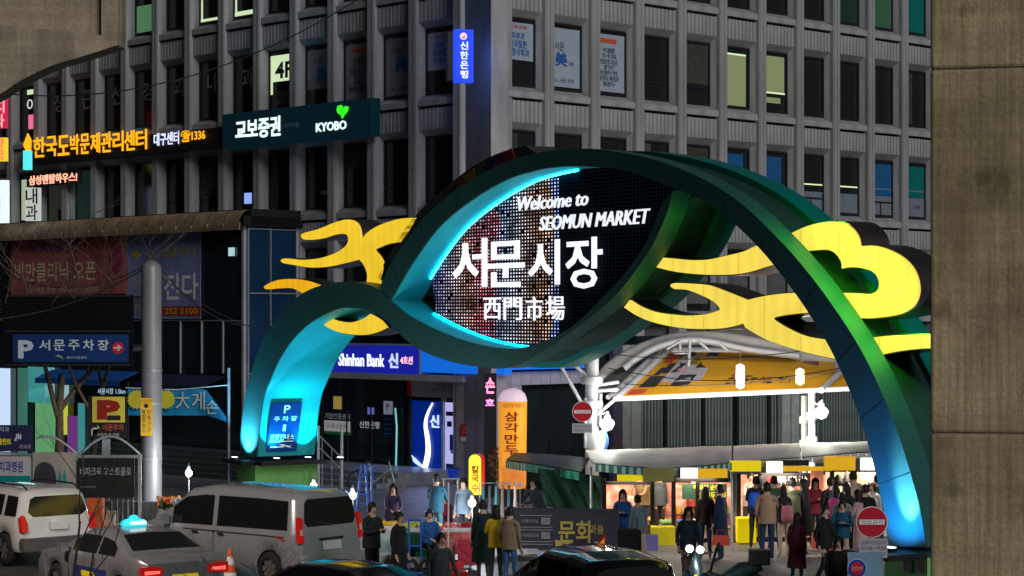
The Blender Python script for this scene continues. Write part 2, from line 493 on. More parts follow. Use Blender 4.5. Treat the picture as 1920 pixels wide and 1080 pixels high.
wr_ = random.Random(41)
film_m = [mat("inner_blind_%d" % k, c, .7, var=.2, scale=5) for k, c in enumerate(((.045, .048, .05), (.07, .072, .075), (.03, .036, .045), (.055, .05, .04)))]
room_m = [glow("faint_room_%d" % k, c, 1.0) for k, c in enumerate(((.010, .014, .016), (.018, .017, .012), (.006, .016, .014)))]
def dress_plain(F, x, z, w_):
    """blinds, faint rooms, sash bars in the dark windows"""
    r = wr_.random()
    if r < .30:
        zb = wr_.uniform(1.1, 2.2); flat(w_, F, x, z, x0p, x1p, zb, 2.56, wr_.choice(film_m), name="blind", y=.25)
    elif r < .45: flat(w_, F, x, z, x0p, x0p + wr_.uniform(.25, .8), .56, 2.56, wr_.choice(film_m), name="curtain", y=.25)
    elif r < .68:
        flat(w_, F, x, z, x0p, x1p, .56, 2.56, wr_.choice(room_m), name="faint_room", y=.25)
        if wr_.random() < .5: a = wr_.uniform(.5, 1.1); flat(w_, F, x, z, a, a + wr_.uniform(.2, .5), .6, wr_.uniform(.9, 1.5), wr_.choice(film_m), name="furniture", y=.245)
    if wr_.random() < .45: flat(w_, F, x, z, x0p, x1p, 1.02, 1.06, M['frame'], name="transom", y=.225)
def dress(F, side, i, lev, x, z, w_):
    """what each window shows"""
    if not ((side == 'r' and ((lev == 2 and i in (0, 1, 2, 5, 6)) or (lev == 1 and 5 <= i <= 11) or (lev == 3 and i in (9, 10)) or (lev == 0 and i in (4, 5, 6)))) or
            (side == 'l' and ((lev == 2 and i in (0, 1, 2, 3, 4, 12)) or (lev == 3 and i in (5, 6, 8)) or (lev == 1 and i in (3, 5, 12))))):
        if not (side == 'l' and lev == 2): dress_plain(F, x, z, w_)
    A = lambda *k, **q: flat(w_, F, x, z, *k, **q)
    B = lambda *k, **q: txt_at(w_, F, x, z, *k, **q)
    if side == 'r':
        if lev == 2:
            if i == 0:
                A(x0p, x1p, 1.3, 2.5, poster_w); B("진료과목", .7, 1.5, 2.3, 2.42, ink_r, 0.02); B("피부과\n내과질환\n가정의학과", .6, 1.6, 1.42, 2.2, ink_b, 0.02)
            elif i == 1:
                A(x0p, x1p, .58, 2.5, poster_w); B("서문", .6, 1.05, 1.75, 2.05, ink_k); B("美", .62, 1.2, 1.25, 1.72, ink_b, 0.03); B("Dr. 서문 의원", .55, 1.5, .72, .86, ink_k); B("의원", 1.25, 1.5, 1.3, 1.42, ink_k)
            elif i == 2:
                A(x0p, x1p, .58, 2.5, poster_w); A(.62, 1.4, 2.2, 2.36, ink_r, name="poster_heading", y=.24); B("여드름질환\n기미 색소치료\n전립선염 요실금\n발기부전\n비만클리닉 영양\n물리치료 예방접종\n통증클리닉", .55, 1.5, .75, 2.05, ink_k, 0.01)
            elif i == 5:
                A(x0p, x1p - .1, .56, 2.4, lit_y, name="lit_room"); A(x0p, x1p - .1, 2.36, 2.42, lit_w, name="tube_light", y=.24)
            elif i == 6:
                A(x0p, x1p - .08, 1.2, 2.5, lit_y, name="lit_room"); A(x0p, x1p - .05, 1.14, 1.2, lit_w, name="tube_light", y=.24); A(x0p + .1, x1p - .3, .8, 1.0, lit_y, name="shelf")
                A(x0p, x1p, 1.02, 1.08, M['frame'], name="transom", y=.23)
        if lev == 1:
            if i in (5, 6): A(x0p + .1 * (i == 5), x1p - .25, 1.2, 2.45, lit_b, name="blind")
            if i == 6: A(x0p, x1p, .7, 1.1, frost, name="film")
            if i in (7, 8, 9, 10):
                A(x0p, x1p, 1.3, 2.5, M['pane'] if i < 9 else (lit_b if i == 9 else lit_t), name="blind")
                A(x0p, x1p, .56, 1.28, frost, name="film"); A(x0p, x1p, 1.52, 1.57, lit_w if i in (7, 8) else frost, name="tube_light", y=.24)
            if i in (7, 9): A(x0p, x1p, 1.0, 1.07, M['frame'], name="transom", y=.23); A(1.05, 1.12, .56, 1.0, M['frame'], name="mullion", y=.23)
            if i == 10: B("건내방", 1.0, 1.5, .85, 1.0, ink_k)
            if i in (11,): A(x0p, x1p, .56, 2.4, lit_t, name="blind")
        if lev == 3 and i in (9, 10): A(x0p, x1p, .56, 2.4, lit_t if i == 10 else lit_d, name="blind")
        if lev == 0 and i in (4, 5, 6): A(x0p, x1p, .7, 2.4, mat("grey_film", (.1, .105, .11), .5, var=.15), name="film"); 
        if lev == 0 and i == 5: B("치킨집", .55, 1.5, 1.9, 2.3, ink_k)
    else:
        if lev == 2:
            s = {5: "과", 6: "내", 7: "과", 8: "경", 9: "신", 10: "근", 11: "정"}
            if i == 0:
                A(x0p, x1p, 1.25, 2.5, poster_w); B("진료과목", .7, 1.5, 2.28, 2.4, ink_r, 0.02); B("피부과\n내과질환\n가정의학", .6, 1.6, 1.42, 2.2, ink_b, 0.02)
            elif i in (1, 3):
                A(x0p, x1p, .56 if i == 1 else 1.1, 2.5, poster_d); B("서문", .7, 1.2, 1.95 if i == 1 else 2.0, 2.2, ink_k); B("美", .85, 1.45, 1.35, 1.9, ink_b, 0.03)
                if i == 1: B("Dr. 서문 의원", .65, 1.6, .72, .86, ink_k)
            elif i == 2:
                A(x0p, x1p, .56, 2.5, poster_d); A(.7, 1.6, 2.2, 2.34, ink_r, name="poster_heading", y=.24); B("여드름질환\n기미 색소치료\n전립선염 요실금\n발기부전\n비만클리닉\n물리치료 예방접종", .55, 1.6, .85, 2.05, ink_k, 0.01)
            elif i == 4:
                A(x0p, x1p, 1.55, 2.5, lit_w, name="lit_room"); B("4F", .62, 1.65, 1.65, 2.25, M['frame'], 0.03)
                A(x0p, x0p + .12, 1.1, 1.55, lit_w, name="lit_room"); B("안녕하세요\n진료 안내 신경과", .7, 1.6, .7, 1.2, ink_g)
            elif i in s: B(s[i], .75, 1.5, 1.45, 2.2, ink_g, 0.01)
            elif i == 12:
                B("이", .8, 1.5, 1.6, 2.2, glow("letter_white", (.75, .75, .8), 1)); A(.9, 1.6, .9, 1.5, glow("pink_sign", (.9, .15, .3), 1), name="lit_sign"); A(.8, 1.5, 2.35, 2.55, lit_w, name="lit_sign")
        if lev == 3:
            if i == 8: A(x0p, x1p, .56, 1.6, glow("green_room", (.06, .16, .07), 1), name="lit_room")
            if i == 6: A(x0p, x0p + .1, .56, 1.4, lit_w, name="lit_room"); A(x0p, 1.4, .56, .66, lit_w, name="lit_room", y=.23)
            if i == 5: A(x0p, x0p + .1, .56, 1.5, lit_w, name="lit_room"); A(x0p, x1p, .56, .72, lit_w, name="lit_room", y=.23)
        if lev == 1:
            if i == 3: A(1.1, 1.5, .95, 1.1, poster_d, name="paper")
            if i == 5: A(.9, 1.35, .8, 1.2, glow("monitor", (.3, .4, .9), 1), name="monitor")
            if i == 12: A(x0p, x1p, .7, 2.4, glow("pale_room", (.35, .42, .3), 1), name="lit_room")
for F, side, cols in ((FR, 'r', r_cols), (FL, 'l', l_cols)):
    for i in range(-1 if side == 'r' else -1, len(cols) - 1):
        if side == 'r': x = cols[0] - S if i < 0 else cols[i]
        else: x = cols[0] if i < 0 else cols[i + 1]
        for lev in range(0, 4):
            z = ZB + FH * lev
            inst("facade_panel", PANEL, F, x, 0, z, off)
            idx = i + 1 if side == 'l' else i + 1
            w_ = inst("window", WIN, F, x, 0, z, off)
            inst("pane", PANE, F, x, 0, z, w_)
            dress(F, side, (i + 1) if side == 'r' else (i + 1), lev, x, z, w_)
# ------------------------------------------------------------------ gateway arch
arch = thing("gateway_arch", FA.o, "huge green gateway arch over the market entrance, washed with cyan and blue light", "arch")
def AP(pts, y=0.0): return [FA.hit(px, py, y) for px, py in pts]

lens_top = [(732, 563), (757, 520), (780, 483), (813, 437), (847, 403), (897, 366), (950, 336), (993, 322), (1030, 314), (1070, 311), (1113, 312), (1160, 318), (1207, 330), (1243, 346)]
lens_bot = [(732, 564), (763, 590), (813, 617), (863, 637), (913, 650), (960, 655), (995, 648), (1027, 637), (1060, 620), (1087, 600), (1127, 560), (1167, 517), (1200, 473), (1222, 430), (1241, 380)]
B_out = [(712, 540), (718, 523), (733, 493), (757, 457), (787, 417), (820, 384), (857, 354), (905, 324), (955, 301), (1010, 286), (1060, 280), (1110, 279), (1160, 285), (1210, 295), (1262, 311), (1315, 334), (1362, 361), (1402, 392), (1440, 428),
         (1483, 473), (1530, 530), (1573, 590), (1605, 640), (1632, 690), (1658, 748), (1681, 805), (1707, 886), (1725, 955), (1737, 1026)]
B_in = [(1666, 1026), (1658, 965), (1642, 888), (1619, 803), (1596, 740), (1575, 692), (1549, 640), (1507, 573), (1470, 522), (1435, 478), (1393, 434), (1353, 401), (1320, 378), (1285, 361)]
main_pts = smooth(B_out, 4, False) + smooth(B_in, 4, False) + smooth(lens_top[::-1], 4, False)
S_top = [(449, 856), (452, 800), (459, 745), (470, 700), (487, 648), (512, 604), (545, 566), (582, 542), (620, 531), (652, 528), (684, 532), (711, 543)]
S_out = [(1262, 357), (1250, 400), (1224, 458), (1193, 505), (1160, 547), (1122, 583), (1077, 617), (1027, 653), (990, 675), (957, 689), (925, 691), (897, 688), (847, 679), (797, 661), (763, 639), (740, 618), (720, 598), (697, 584), (667, 577), (640, 577), (610, 588), (577, 608), (547, 638), (522, 676), (505, 715), (494, 745), (487, 791), (481, 856)]
s_pts = smooth(S_top, 4, False) + smooth(lens_bot, 4, False) + smooth(S_out, 4, False)
DEP = 1.85
def offset_in(pts, d):
    """shrink an outline by d metres"""
    n = len(pts); A = sum(pts[i - 1][0] * pts[i][1] - pts[i][0] * pts[i - 1][1] for i in range(n)); sg = 1 if A > 0 else -1
    out = []
    for i in range(n):
        a, b, c = Vector(pts[i - 1]), Vector(pts[i]), Vector(pts[(i + 1) % n])
        t = (c - a)
        if t.length < 1e-6: out.append(pts[i]); continue
        t.normalize(); nn = Vector((-t.y, t.x)) * sg
        out.append(tuple(b + nn * d))
    return out
def arch_band(name, pts, y0, label=None):
    P2 = AP(pts)
    # front slab, recessed web, rear slab
    b = MB(FA.M); b.poly(P2, y0, y0 + 0.46)
    front = b.build(name, M['teal'], arch)
    b = MB(FA.M); b.poly(offset_in(P2, 0.13), y0 + 0.461, y0 + 1.30, back=False)
    b.build("web", mat("arch_web_panel", (0.015, 0.05, 0.045), 0.6, var=0.1), arch)
    b = MB(FA.M); b.poly(P2, y0 + 1.301, y0 + DEP)
    b.build("rear_band", M['tealin'], arch)
    return front
main_band = arch_band("front_band", main_pts, 0.0)
s_band = arch_band("front_band", s_pts, 0.006)
# smooth inner lining of the left leg (faces the opening)
def lining(pts, name, m, y0=0.03, y1=DEP - 0.02, off=0.012, split=8, side=1):
    P2 = AP(pts)
    b = MB(FA.M)
    rows = []
    for i, p in enumerate(P2):
        a = Vector(P2[max(0, i - 1)]); c = Vector(P2[min(len(P2) - 1, i + 1)])
        t = (c - a).normalized(); nn = Vector((t.y, -t.x)) * side
        q = Vector(p) + nn * off
        rows.append([(q.x, y0 + (y1 - y0) * k / split, q.y) for k in range(split + 1)])
    b.sheet(rows)
    return b.build(name, m, arch)
inner_m = mat("arch_lining", (0.02, 0.42, 0.45), 0.55, var=0.05, scale=1.0)
leg_in = smooth([(1077, 617), (1027, 653), (990, 675), (957, 689)][::-1], 3, False)
lin = lining(smooth(S_out[-10:], 5, False), "lining", inner_m, side=-1)
# lining of the lens opening, in front of the screen
lin2 = lining(smooth(lens_top, 4, False), "lining", inner_m, y1=0.9, side=1)
lin3 = lining(smooth(lens_bot[:9], 4, False), "lining", inner_m, y1=0.9, side=-1)
# grey outer rim seen along the upper left edge, with coloured tiles
rim = MB(FA.M)
ro = [(708, 520), (722, 490), (742, 455), (768, 417), (800, 382), (838, 349), (885, 313), (935, 287), (985, 273)]
ri = [(1010, 290), (955, 306), (905, 329), (857, 360), (820, 390), (787, 423), (757, 463), (733, 500), (720, 530)]
rim.poly(AP(smooth(ro, 4, False) + smooth(ri, 4, False), 0.5), 0.5, 1.28)
rim.build("outer_rim", mat("rim_grey", (0.05, 0.05, 0.055), 0.6), arch)
cols = [(0.30, 0.05, 0.02), (0.32, 0.2, 0.01), (0.02, 0.12, 0.04), (0.01, 0.03, 0.13), (0.12, 0.01, 0.12), (0.28, 0.02, 0.02)]
tp = smooth([(853, 348), (880, 325), (906, 308), (932, 293), (960, 281)], 6, False)
for k, c in enumerate(cols):
    a = tp[int(k * (len(tp) - 1) / 6)]; d = tp[int((k + 1) * (len(tp) - 1) / 6)]
    b = MB(FA.M); b.poly(AP([(a[0] + 1, a[1] - 3), (d[0] - 1, d[1] - 3), (d[0] + 5, d[1] + 17), (a[0] + 6, a[1] + 19)], 0.47), 0.47, 0.5)
    b.build("colour_tile", mat("tile_%d" % k, c, 0.5, var=0), arch)

# plate joints across the front band
JT = mat("joint_line", (.0, .03, .028), .6, var=0)
bi = AP(smooth(B_in, 4, False) + smooth(lens_top[::-1], 4, False)); bo = AP(B_out)
for k in range(2, len(B_out) - 1, 2):
    p = bo[k]; q_ = min(bi, key=lambda t: (t[0] - p[0]) ** 2 + (t[1] - p[1]) ** 2)
    v = Vector((q_[0] - p[0], q_[1] - p[1])); nn = Vector((-v.y, v.x)).normalized() * .007
    b = MB(FA.M); b.poly([(p[0] + nn.x, p[1] + nn.y), (q_[0] + nn.x, q_[1] + nn.y), (q_[0] - nn.x, q_[1] - nn.y), (p[0] - nn.x, p[1] - nn.y)], -.004, -.0005)
    b.build("plate_joint", JT, arch)
# ---- LED screen inside the lens
SY = 0.82
def screen_material():
    m = bpy.data.materials.new("led_screen"); m.use_nodes = True
    nt = m.node_tree; N = nt.nodes; L = nt.links; b = N["Principled BSDF"]
    b.inputs["Base Color"].default_value = (0.004, 0.006, 0.008, 1); b.inputs["Roughness"].default_value = 0.8; b.inputs["Specular IOR Level"].default_value = 0.0
    tc = N.new("ShaderNodeTexCoord"); sp = N.new("ShaderNodeSeparateXYZ"); L.new(tc.outputs["Object"], sp.inputs[0])
    def math_(op, a, b_=None, clamp=False):
        n = N.new("ShaderNodeMath"); n.operation = op; n.use_clamp = clamp
        for i, v in enumerate((a, b_)):
            if v is None: continue
            if isinstance(v, (int, float)): n.inputs[i].default_value = v
            else: L.new(v, n.inputs[i])
        return n.outputs[0]
    x, z = sp.outputs["X"], sp.outputs["Z"]
    px, pz = 0.135, 0.082
    fx = math_('FRACT', math_('DIVIDE', x, px)); fz = math_('FRACT', math_('DIVIDE', z, pz))
    dx = math_('ABSOLUTE', math_('SUBTRACT', fx, 0.5)); dz_ = math_('ABSOLUTE', math_('SUBTRACT', fz, 0.5))
    dot = math_('MULTIPLY', math_('LESS_THAN', dx, 0.21), math_('LESS_THAN', dz_, 0.22))
    ix = math_('FLOOR', math_('DIVIDE', x, px)); iz = math_('FLOOR', math_('DIVIDE', z, pz))
    cb_ = N.new("ShaderNodeCombineXYZ"); L.new(ix, cb_.inputs[0]); L.new(iz, cb_.inputs[2])
    wn_ = N.new("ShaderNodeTexWhiteNoise"); wn_.noise_dimensions = '3D'; L.new(cb_.outputs[0], wn_.inputs[0])
    nz = N.new("ShaderNodeTexNoise"); nz.inputs["Scale"].default_value = 0.09; nz.inputs["Detail"].default_value = 2; L.new(cb_.outputs[0], nz.inputs["Vector"])
    xa = FA.hit(765, 560, SY)[0]; xb = FA.hit(1046, 560, SY)[0]
    t = math_('DIVIDE', math_('SUBTRACT', math_('MULTIPLY', ix, px), xa), xb - xa)
    tj = math_('ADD', t, math_('MULTIPLY', math_('SUBTRACT', nz.outputs[0], 0.5), 0.10))
    cr = N.new("ShaderNodeValToRGB"); L.new(tj, cr.inputs[0]); cr.color_ramp.interpolation = 'LINEAR'
    els = [(0.0, (0.45, 0.65, 1, 1)), (0.10, (0.5, 0.55, 0.9, 1)), (0.18, (0.08, 0.12, 0.75, 1)), (0.25, (0.5, 0.5, 0.8, 1)), (0.34, (0.9, 0.6, 0.55, 1)),
           (0.42, (0.95, 0.32, 0.08, 1)), (0.50, (0.85, 0.06, 0.05, 1)), (0.60, (0.7, 0.05, 0.04, 1)), (0.64, (0.35, 0.6, 1.0, 1)), (0.72, (0.7, 0.8, 0.85, 1)),
           (0.79, (0.9, 0.7, 0.6, 1)), (0.86, (0.9, 0.35, 0.08, 1)), (0.945, (0.95, 0.5, 0.1, 1)), (0.965, (0.15, 0.35, 1, 1)), (1.0, (0.1, 0.3, 1, 1))]
    e = cr.color_ramp.elements
    e[0].position = els[0][0]; e[0].color = els[0][1]; e[1].position = 1.0; e[1].color = els[-1][1]
    for p_, c_ in els[1:-1]:
        q = e.new(p_); q.color = c_
    on = math_('LESS_THAN', t, 1.0)
    nb = N.new("ShaderNodeTexNoise"); nb.inputs["Scale"].default_value = 0.16; nb.inputs["Detail"].default_value = 3; L.new(cb_.outputs[0], nb.inputs["Vector"])
    on = math_('MULTIPLY', on, math_('ADD', 0.25, math_('MULTIPLY', math_('SUBTRACT', nb.outputs[0], 0.36), 3.6, True)))
    rnd = math_('ADD', math_('MULTIPLY', wn_.outputs[0], 0.9), 0.45)
    drop = math_('GREATER_THAN', wn_.outputs[0], 0.03)
    st = math_('MULTIPLY', math_('MULTIPLY', dot, on), math_('MULTIPLY', rnd, drop))
    faint = math_('MULTIPLY', dot, 0.012)
    mxw = N.new("ShaderNodeMix"); mxw.data_type = 'RGBA'; L.new(math_('MULTIPLY', wn_.outputs[0], 0.62), mxw.inputs[0])
    L.new(cr.outputs[0], mxw.inputs[6]); mxw.inputs[7].default_value = (0.62, 0.6, 0.85, 1)
    L.new(mxw.outputs[2], b.inputs["Emission Color"])
    L.new(math_('ADD', math_('MULTIPLY', st, 1.6), faint), b.inputs["Emission Strength"])
    return m
sb = MB()
ring = smooth(lens_top[1:], 3, False) + smooth(lens_bot[1:][::-1], 3, False)
# screen in local coordinates of the arch so the dots follow its rows
pts = AP(ring, 0.0)
cx_ = sum(p[0] for p in pts) / len(pts)
sb.poly(pts, SY, SY + 0.1)
scr = sb.build("led_screen", screen_material())
scr.location = FA.o; scr.rotation_euler = (0, 0, FA.a)
attach(scr, arch)
LW = glow("sign_white_light", (0.92, 0.95, 1.0), 1.2)
YT = SY - 0.16
def letters(ch, a, **k): return TP(ch, FA, *a, YT, LW, arch, th=0.03, **k)
for ch, a in (("서", (848, 448, 912, 538)), ("문", (912, 452, 982, 538)), ("시", (990, 450, 1048, 534)), ("장", (1060, 445, 1128, 541))):
    letters(ch, a, off_=0.012)
for ch, a in (("西", (906, 558, 938, 599)), ("門", (944, 558, 977, 600)), ("市", (986, 556, 1016, 601)), ("場", (1024, 555, 1057, 600))):
    letters(ch, a, off_=0.0)
LW2 = glow("sign_white_soft", (0.85, 0.9, 0.95), 1.0)
def slant(s, a, b, h, **k):
    """one line that climbs with perspective: corners given at both ends"""
    TP(s, FA, a[0], (a[1] + b[1]) / 2 - h / 2, b[0], (a[1] + b[1]) / 2 + h / 2, YT + .04, LW2, arch, th=0.04, **k)
slant("Welcome to", (970, 379), (1101, 375), 26, off_=0.0, shear=0.25)
slant("SEOMUN MARKET", (1010, 414), (1217, 410), 27, off_=0.0, shear=0.25)

# ---- pedestals
def pedestal(px0, px1, top, ztop, label_m):
    a = FA.hit(px0, top)[0]; c = FA.hit(px1, top)[0]
    b = MB(FA.M); b.box(a - 0.05, c + 0.05, -0.06, DEP + 0.06, 0.02, ztop)
    o = b.build("pedestal", M['green_clad'], arch)
    b = MB(FA.M); b.box(a - 0.09, c + 0.09, -0.10, DEP + 0.1, ztop, ztop + 0.07)
    b.build("pedestal_cap", mat("cap_stone", (0.02, 0.05, 0.08), 0.5), arch)
    return a, c, o
zl = FA.hit(465, 861)[1]; zr = FA.hit(1700, 1030)[1]
PLa = pedestal(449, 481, 861, zl - 0.07, None)
PRa = pedestal(1667, 1740, 1030, zr - 0.07, None)
# star pattern tiles on the lit side of the left pedestal
b = MB(FA.M); xx = PLa[1] + 0.055
for i in range(7):
    for k in range(6):
        y = 0.15 + i * 0.26 + (0.13 if k % 2 else 0); z = 0.2 + k * 0.22
        if y < DEP and z < zl - .15:
            r = 0.045
            b.add([(xx, y, z + r), (xx, y + .012, z), (xx, y, z - r), (xx, y - .012, z), (xx, y + r, z), (xx, y - r, z)], [(1, 0, 3), (3, 2, 1), (1, 4, 3), (1, 3, 5)])
o = b.build("star_pattern", mat("star_paint", (0.45, 0.7, 0.3), 0.5, var=0), arch); o["kind"] = "stuff"
# two posters on the right pedestal
for px in (1702, 1726):
    BP(FA, px - 8, 1045, px + 8, 1074, -0.075, 0.012, "poster", mat("pedestal_poster", (0.10, 0.085, 0.06), 0.6, var=0.6, scale=14), arch)
# ---- uplights on the pedestals
CY, BLU, GRN = (0.02, 0.75, 1.0), (0.02, 0.35, 1.0), (0.25, 1.0, 0.05)
def fixture(x, y, z, to, energy, col, spot=50, size=0.06, lens=(0.7, 0.9, 1.0)):
    b = MB(FA.M); b.box(x - 0.11, x + 0.11, y - 0.07, y + 0.07, z, z + 0.07)
    f = b.build("floodlight", M['black'], arch)
    b = MB(FA.M); b.box(x - 0.10, x + 0.10, y - 0.055, y + 0.055, z + 0.0705, z + 0.085)
    b.build("lens", glow("floodlight_lens", lens, 4.0), f)
    return lamp('SPOT', FA.w(x, y, z + 0.12), energy, col, f, size, FA.w(*to), radians(spot), 0.8)
# left leg: front face and inner face
xf = (PLa[0] + PLa[1]) / 2
fixture(xf, -0.42, zl + 0.0, (xf + .05, 0.0, zl + 1.0), 1300, (0.15, 0.6, 1.0), 115)
xi = PLa[1] + 0.42
for y in (0.45, 1.45):
    fixture(xi, y, zl, (xi - 0.25, y * 0.9 + .1, zl + 1.9), 430, (0.0, 0.66, 0.92), 80)
b = MB(FA.M); b.box(PLa[1] + .09, PLa[1] + .62, -0.1, DEP + .1, zl - 0.12, zl)
b.build("light_tray", M['black'], arch)
b = MB(FA.M); b.box(PLa[0] - .09, PLa[1] + .09, -.5, -0.1, zl - 0.12, zl)
b.build("light_tray", M['black'], arch)
# wash from the top of the leg's curve and inside the lens
fixture(FA.hit(600, 690)[0] - .6, 0.9, 0.2 + zl, (FA.hit(560, 640)[0], 0.9, FA.hit(560, 640)[1]), 330, (0.0, 0.62, 0.85), 60)
# right leg front face
xr = (PRa[0] + PRa[1]) / 2
fixture(xr, -0.75, zr, (xr - 0.12, 0.03, zr + 1.1), 620, (0.01, 0.30, 1.0), 120)
fixture(xr + .10, -0.50, zr, (xr + .02, 0.03, zr + 1.0), 900, (0.55, 0.85, 1.0), 46)
b = MB(FA.M); b.box(PRa[0] - .09, PRa[1] + .09, -.95, -0.1, zr - 0.10, zr)
b.build("light_tray", M['black'], arch)
# light strip that follows the edge of the screen and washes the lining
def strip(pts, m, y=.76, o_=.04, side=1):
    P2 = AP(pts); q = []
    for i, p in enumerate(P2):
        a = Vector(P2[max(0, i - 1)]); c = Vector(P2[min(len(P2) - 1, i + 1)]); t = (c - a).normalized()
        nn = Vector((t.y, -t.x)) * side; w = Vector(p) + nn * o_; q.append((w.x, y, w.y))
    b = MB(FA.M); b.tube(q, .018, 6); return b.build("light_strip", m, arch)
strip(smooth(lens_top[1:9], 4, False), glow("strip_cyan", (0.01, .50, .75), 34))
strip(smooth(lens_bot[1:6], 4, False), glow("strip_blue", (0.0, .42, .75), 24), side=-1)
# bullet lamps seen on the lining
for px, py in ((818, 452), (902, 376)):
    x, z = FA.hit(px, py, .45); b = MB(FA.M); b.ball((x, .45, z), 0.07)
    b.build("bullet_lamp", M['white'], arch)
# green lamps where the clouds meet the bands
for px, py, e, ox, oz in ((1250, 470, 7, .75, .30), (1180, 565, 8, .75, -.1), (1500, 446, 46, .45, .40), (1548, 520, 50, .5, .35), (1590, 580, 50, .5, .3), (1634, 650, 46, .5, .3)):
    x, z = FA.hit(px, py, .25)
    lamp('POINT', FA.w(x + ox, 0.12, z + oz), e, (0.20, 1.0, 0.03), arch, 0.04)

# ---- yellow clouds
YEL = mat("cloud_face", (0.7, 0.6, 0.05), 0.5, emit=(1.0, 0.78, 0.055), es=0.78, var=0)
def cloud_mat(name, c, s):
    m = bpy.data.materials.new(name); m.use_nodes = True; N = m.node_tree.nodes; L = m.node_tree.links; b = N["Principled BSDF"]
    b.inputs["Base Color"].default_value = (0.18, 0.14, 0.015, 1); b.inputs["Roughness"].default_value = 0.5
    tc = N.new("ShaderNodeTexCoord"); nz = N.new("ShaderNodeTexNoise"); nz.inputs["Scale"].default_value = 1.3; nz.inputs["Detail"].default_value = 2
    wv = N.new("ShaderNodeTexWave"); wv.inputs["Scale"].default_value = 1.6; wv.wave_profile = 'SIN'; wv.bands_direction = 'X'
    L.new(tc.outputs["Object"], nz.inputs["Vector"]); L.new(tc.outputs["Object"], wv.inputs["Vector"])
    mr = N.new("ShaderNodeMapRange"); mr.inputs[1].default_value = .3; mr.inputs[2].default_value = .7; mr.inputs[3].default_value = s * 0.93; mr.inputs[4].default_value = s * 1.05
    L.new(nz.outputs[0], mr.inputs[0])
    mr2 = N.new("ShaderNodeMapRange"); mr2.inputs[3].default_value = 0.95; mr2.inputs[4].default_value = 1.03
    L.new(wv.outputs[0], mr2.inputs[0])
    mm = N.new("ShaderNodeMath"); mm.operation = 'MULTIPLY'; L.new(mr.outputs[0], mm.inputs[0]); L.new(mr2.outputs[0], mm.inputs[1])
    b.inputs["Emission Color"].default_value = (*c, 1); L.new(mm.outputs[0], b.inputs["Emission Strength"])
    return m
Y_R = cloud_mat("cloud_face_right", (1.0, 0.755, 0.10), 0.93)
Y_L = cloud_mat("cloud_face_left", (1.0, 0.66, 0.03), 0.88)
SIDE = mat("cloud_side_metal", (0.06, 0.05, 0.045), 0.35, metal=0.5, var=0.2)
SILV = mat("cloud_edge_silver", (0.4, 0.38, 0.38), 0.3, metal=0.8, var=0.1)
def cloud(pts, m, y=0.5, n=4, sharp=()):
    P2 = AP(smooth(pts, n, True, sharp), y)
    b = MB(FA.M); b.poly(P2, y + 0.06, y + 0.72)
    o = b.build("cloud_body", SIDE, arch)
    b = MB(FA.M); b.poly(offset_in(P2, 0.02), y, y + 0.059)
    b.build("cloud_face", m, o)
    seams(offset_in(P2, 0.02), 1.15, y, o)
    return o
z6 = lambda l: [(480 + a / 3, 360 + b / 3) for a, b in l]
z7 = lambda l: [(960 + a / 3, 360 + b / 3) for a, b in l]
def seams(pts, step, y, parent):
    n = len(pts); xs = [p[0] for p in pts]; x = min(xs) + step * .6
    while x < max(xs):
        zs = []
        for i in range(n):
            a, c = pts[i - 1], pts[i]
            if (a[0] - x) * (c[0] - x) < 0: zs.append(a[1] + (c[1] - a[1]) * (x - a[0]) / (c[0] - a[0]))
        zs.sort()
        for z0_, z1_ in zip(zs[::2], zs[1::2]):
            b = MB(FA.M); b.box(x - .007, x + .007, y - .004, y - .0005, z0_ + .01, z1_ - .01); b.build("seam", SEAM, parent)
        x += step
SEAM = mat("seam_line", (.15, .11, .02), .6, emit=(.8, .56, .05), es=.75, var=0)
cloud(z6([(258, 232), (350, 205), (430, 172), (500, 152), (545, 158), (578, 190), (590, 260), (582, 325), (575, 383), (500, 402), (400, 423), (300, 428), (200, 412), (150, 402), (137, 383), (165, 370), (250, 378), (350, 370), (440, 342), (500, 303), (517, 265), (500, 240), (440, 243), (380, 262), (310, 272), (262, 268)]), Y_L, sharp=(8,))
cloud(z6([(907, 140), (870, 210), (815, 287), (740, 295), (665, 325), (700, 365), (720, 420), (708, 480), (692, 530), (620, 510), (622, 460), (602, 410), (578, 378), (578, 325), (602, 250), (660, 200), (740, 165), (820, 145)]), Y_L, sharp=(0, 2, 4, 8, 9))
cloud(z6([(48, 525), (120, 492), (210, 486), (290, 498), (368, 525), (320, 555), (265, 573), (200, 545), (120, 546), (55, 550)]), cloud_mat("cloud_face_amber", (1.0, 0.5, 0.01), 0.85), sharp=(4, 6))
cloud(z6([(360, 735), (403, 695), (450, 720), (530, 730), (600, 710), (640, 683), (700, 718), (738, 762), (680, 790), (600, 808), (500, 800), (420, 775)]), Y_L, sharp=(0, 1, 5, 7))
cloud([(1227, 502), (1237, 481), (1260, 483), (1293, 486), (1327, 485), (1360, 478), (1393, 470), (1424, 458), (1465, 462), (1500, 490), (1470, 495), (1440, 500), (1400, 512), (1360, 517), (1310, 516), (1265, 511)], Y_R, sharp=(0, 1))
cloud(z7([(625, 650), (660, 603), (720, 640), (800, 670), (900, 685), (1000, 690), (1100, 680), (1168, 658), (1130, 620), (1050, 580), (980, 555), (912, 550), (887, 528), (908, 508), (1000, 510), (1100, 520), (1200, 555), (1312, 600), (1305, 670), (1290, 745), (1200, 768), (1100, 776), (950, 770), (800, 740), (700, 700)]), Y_R, sharp=(0, 1, 7, 17, 19))
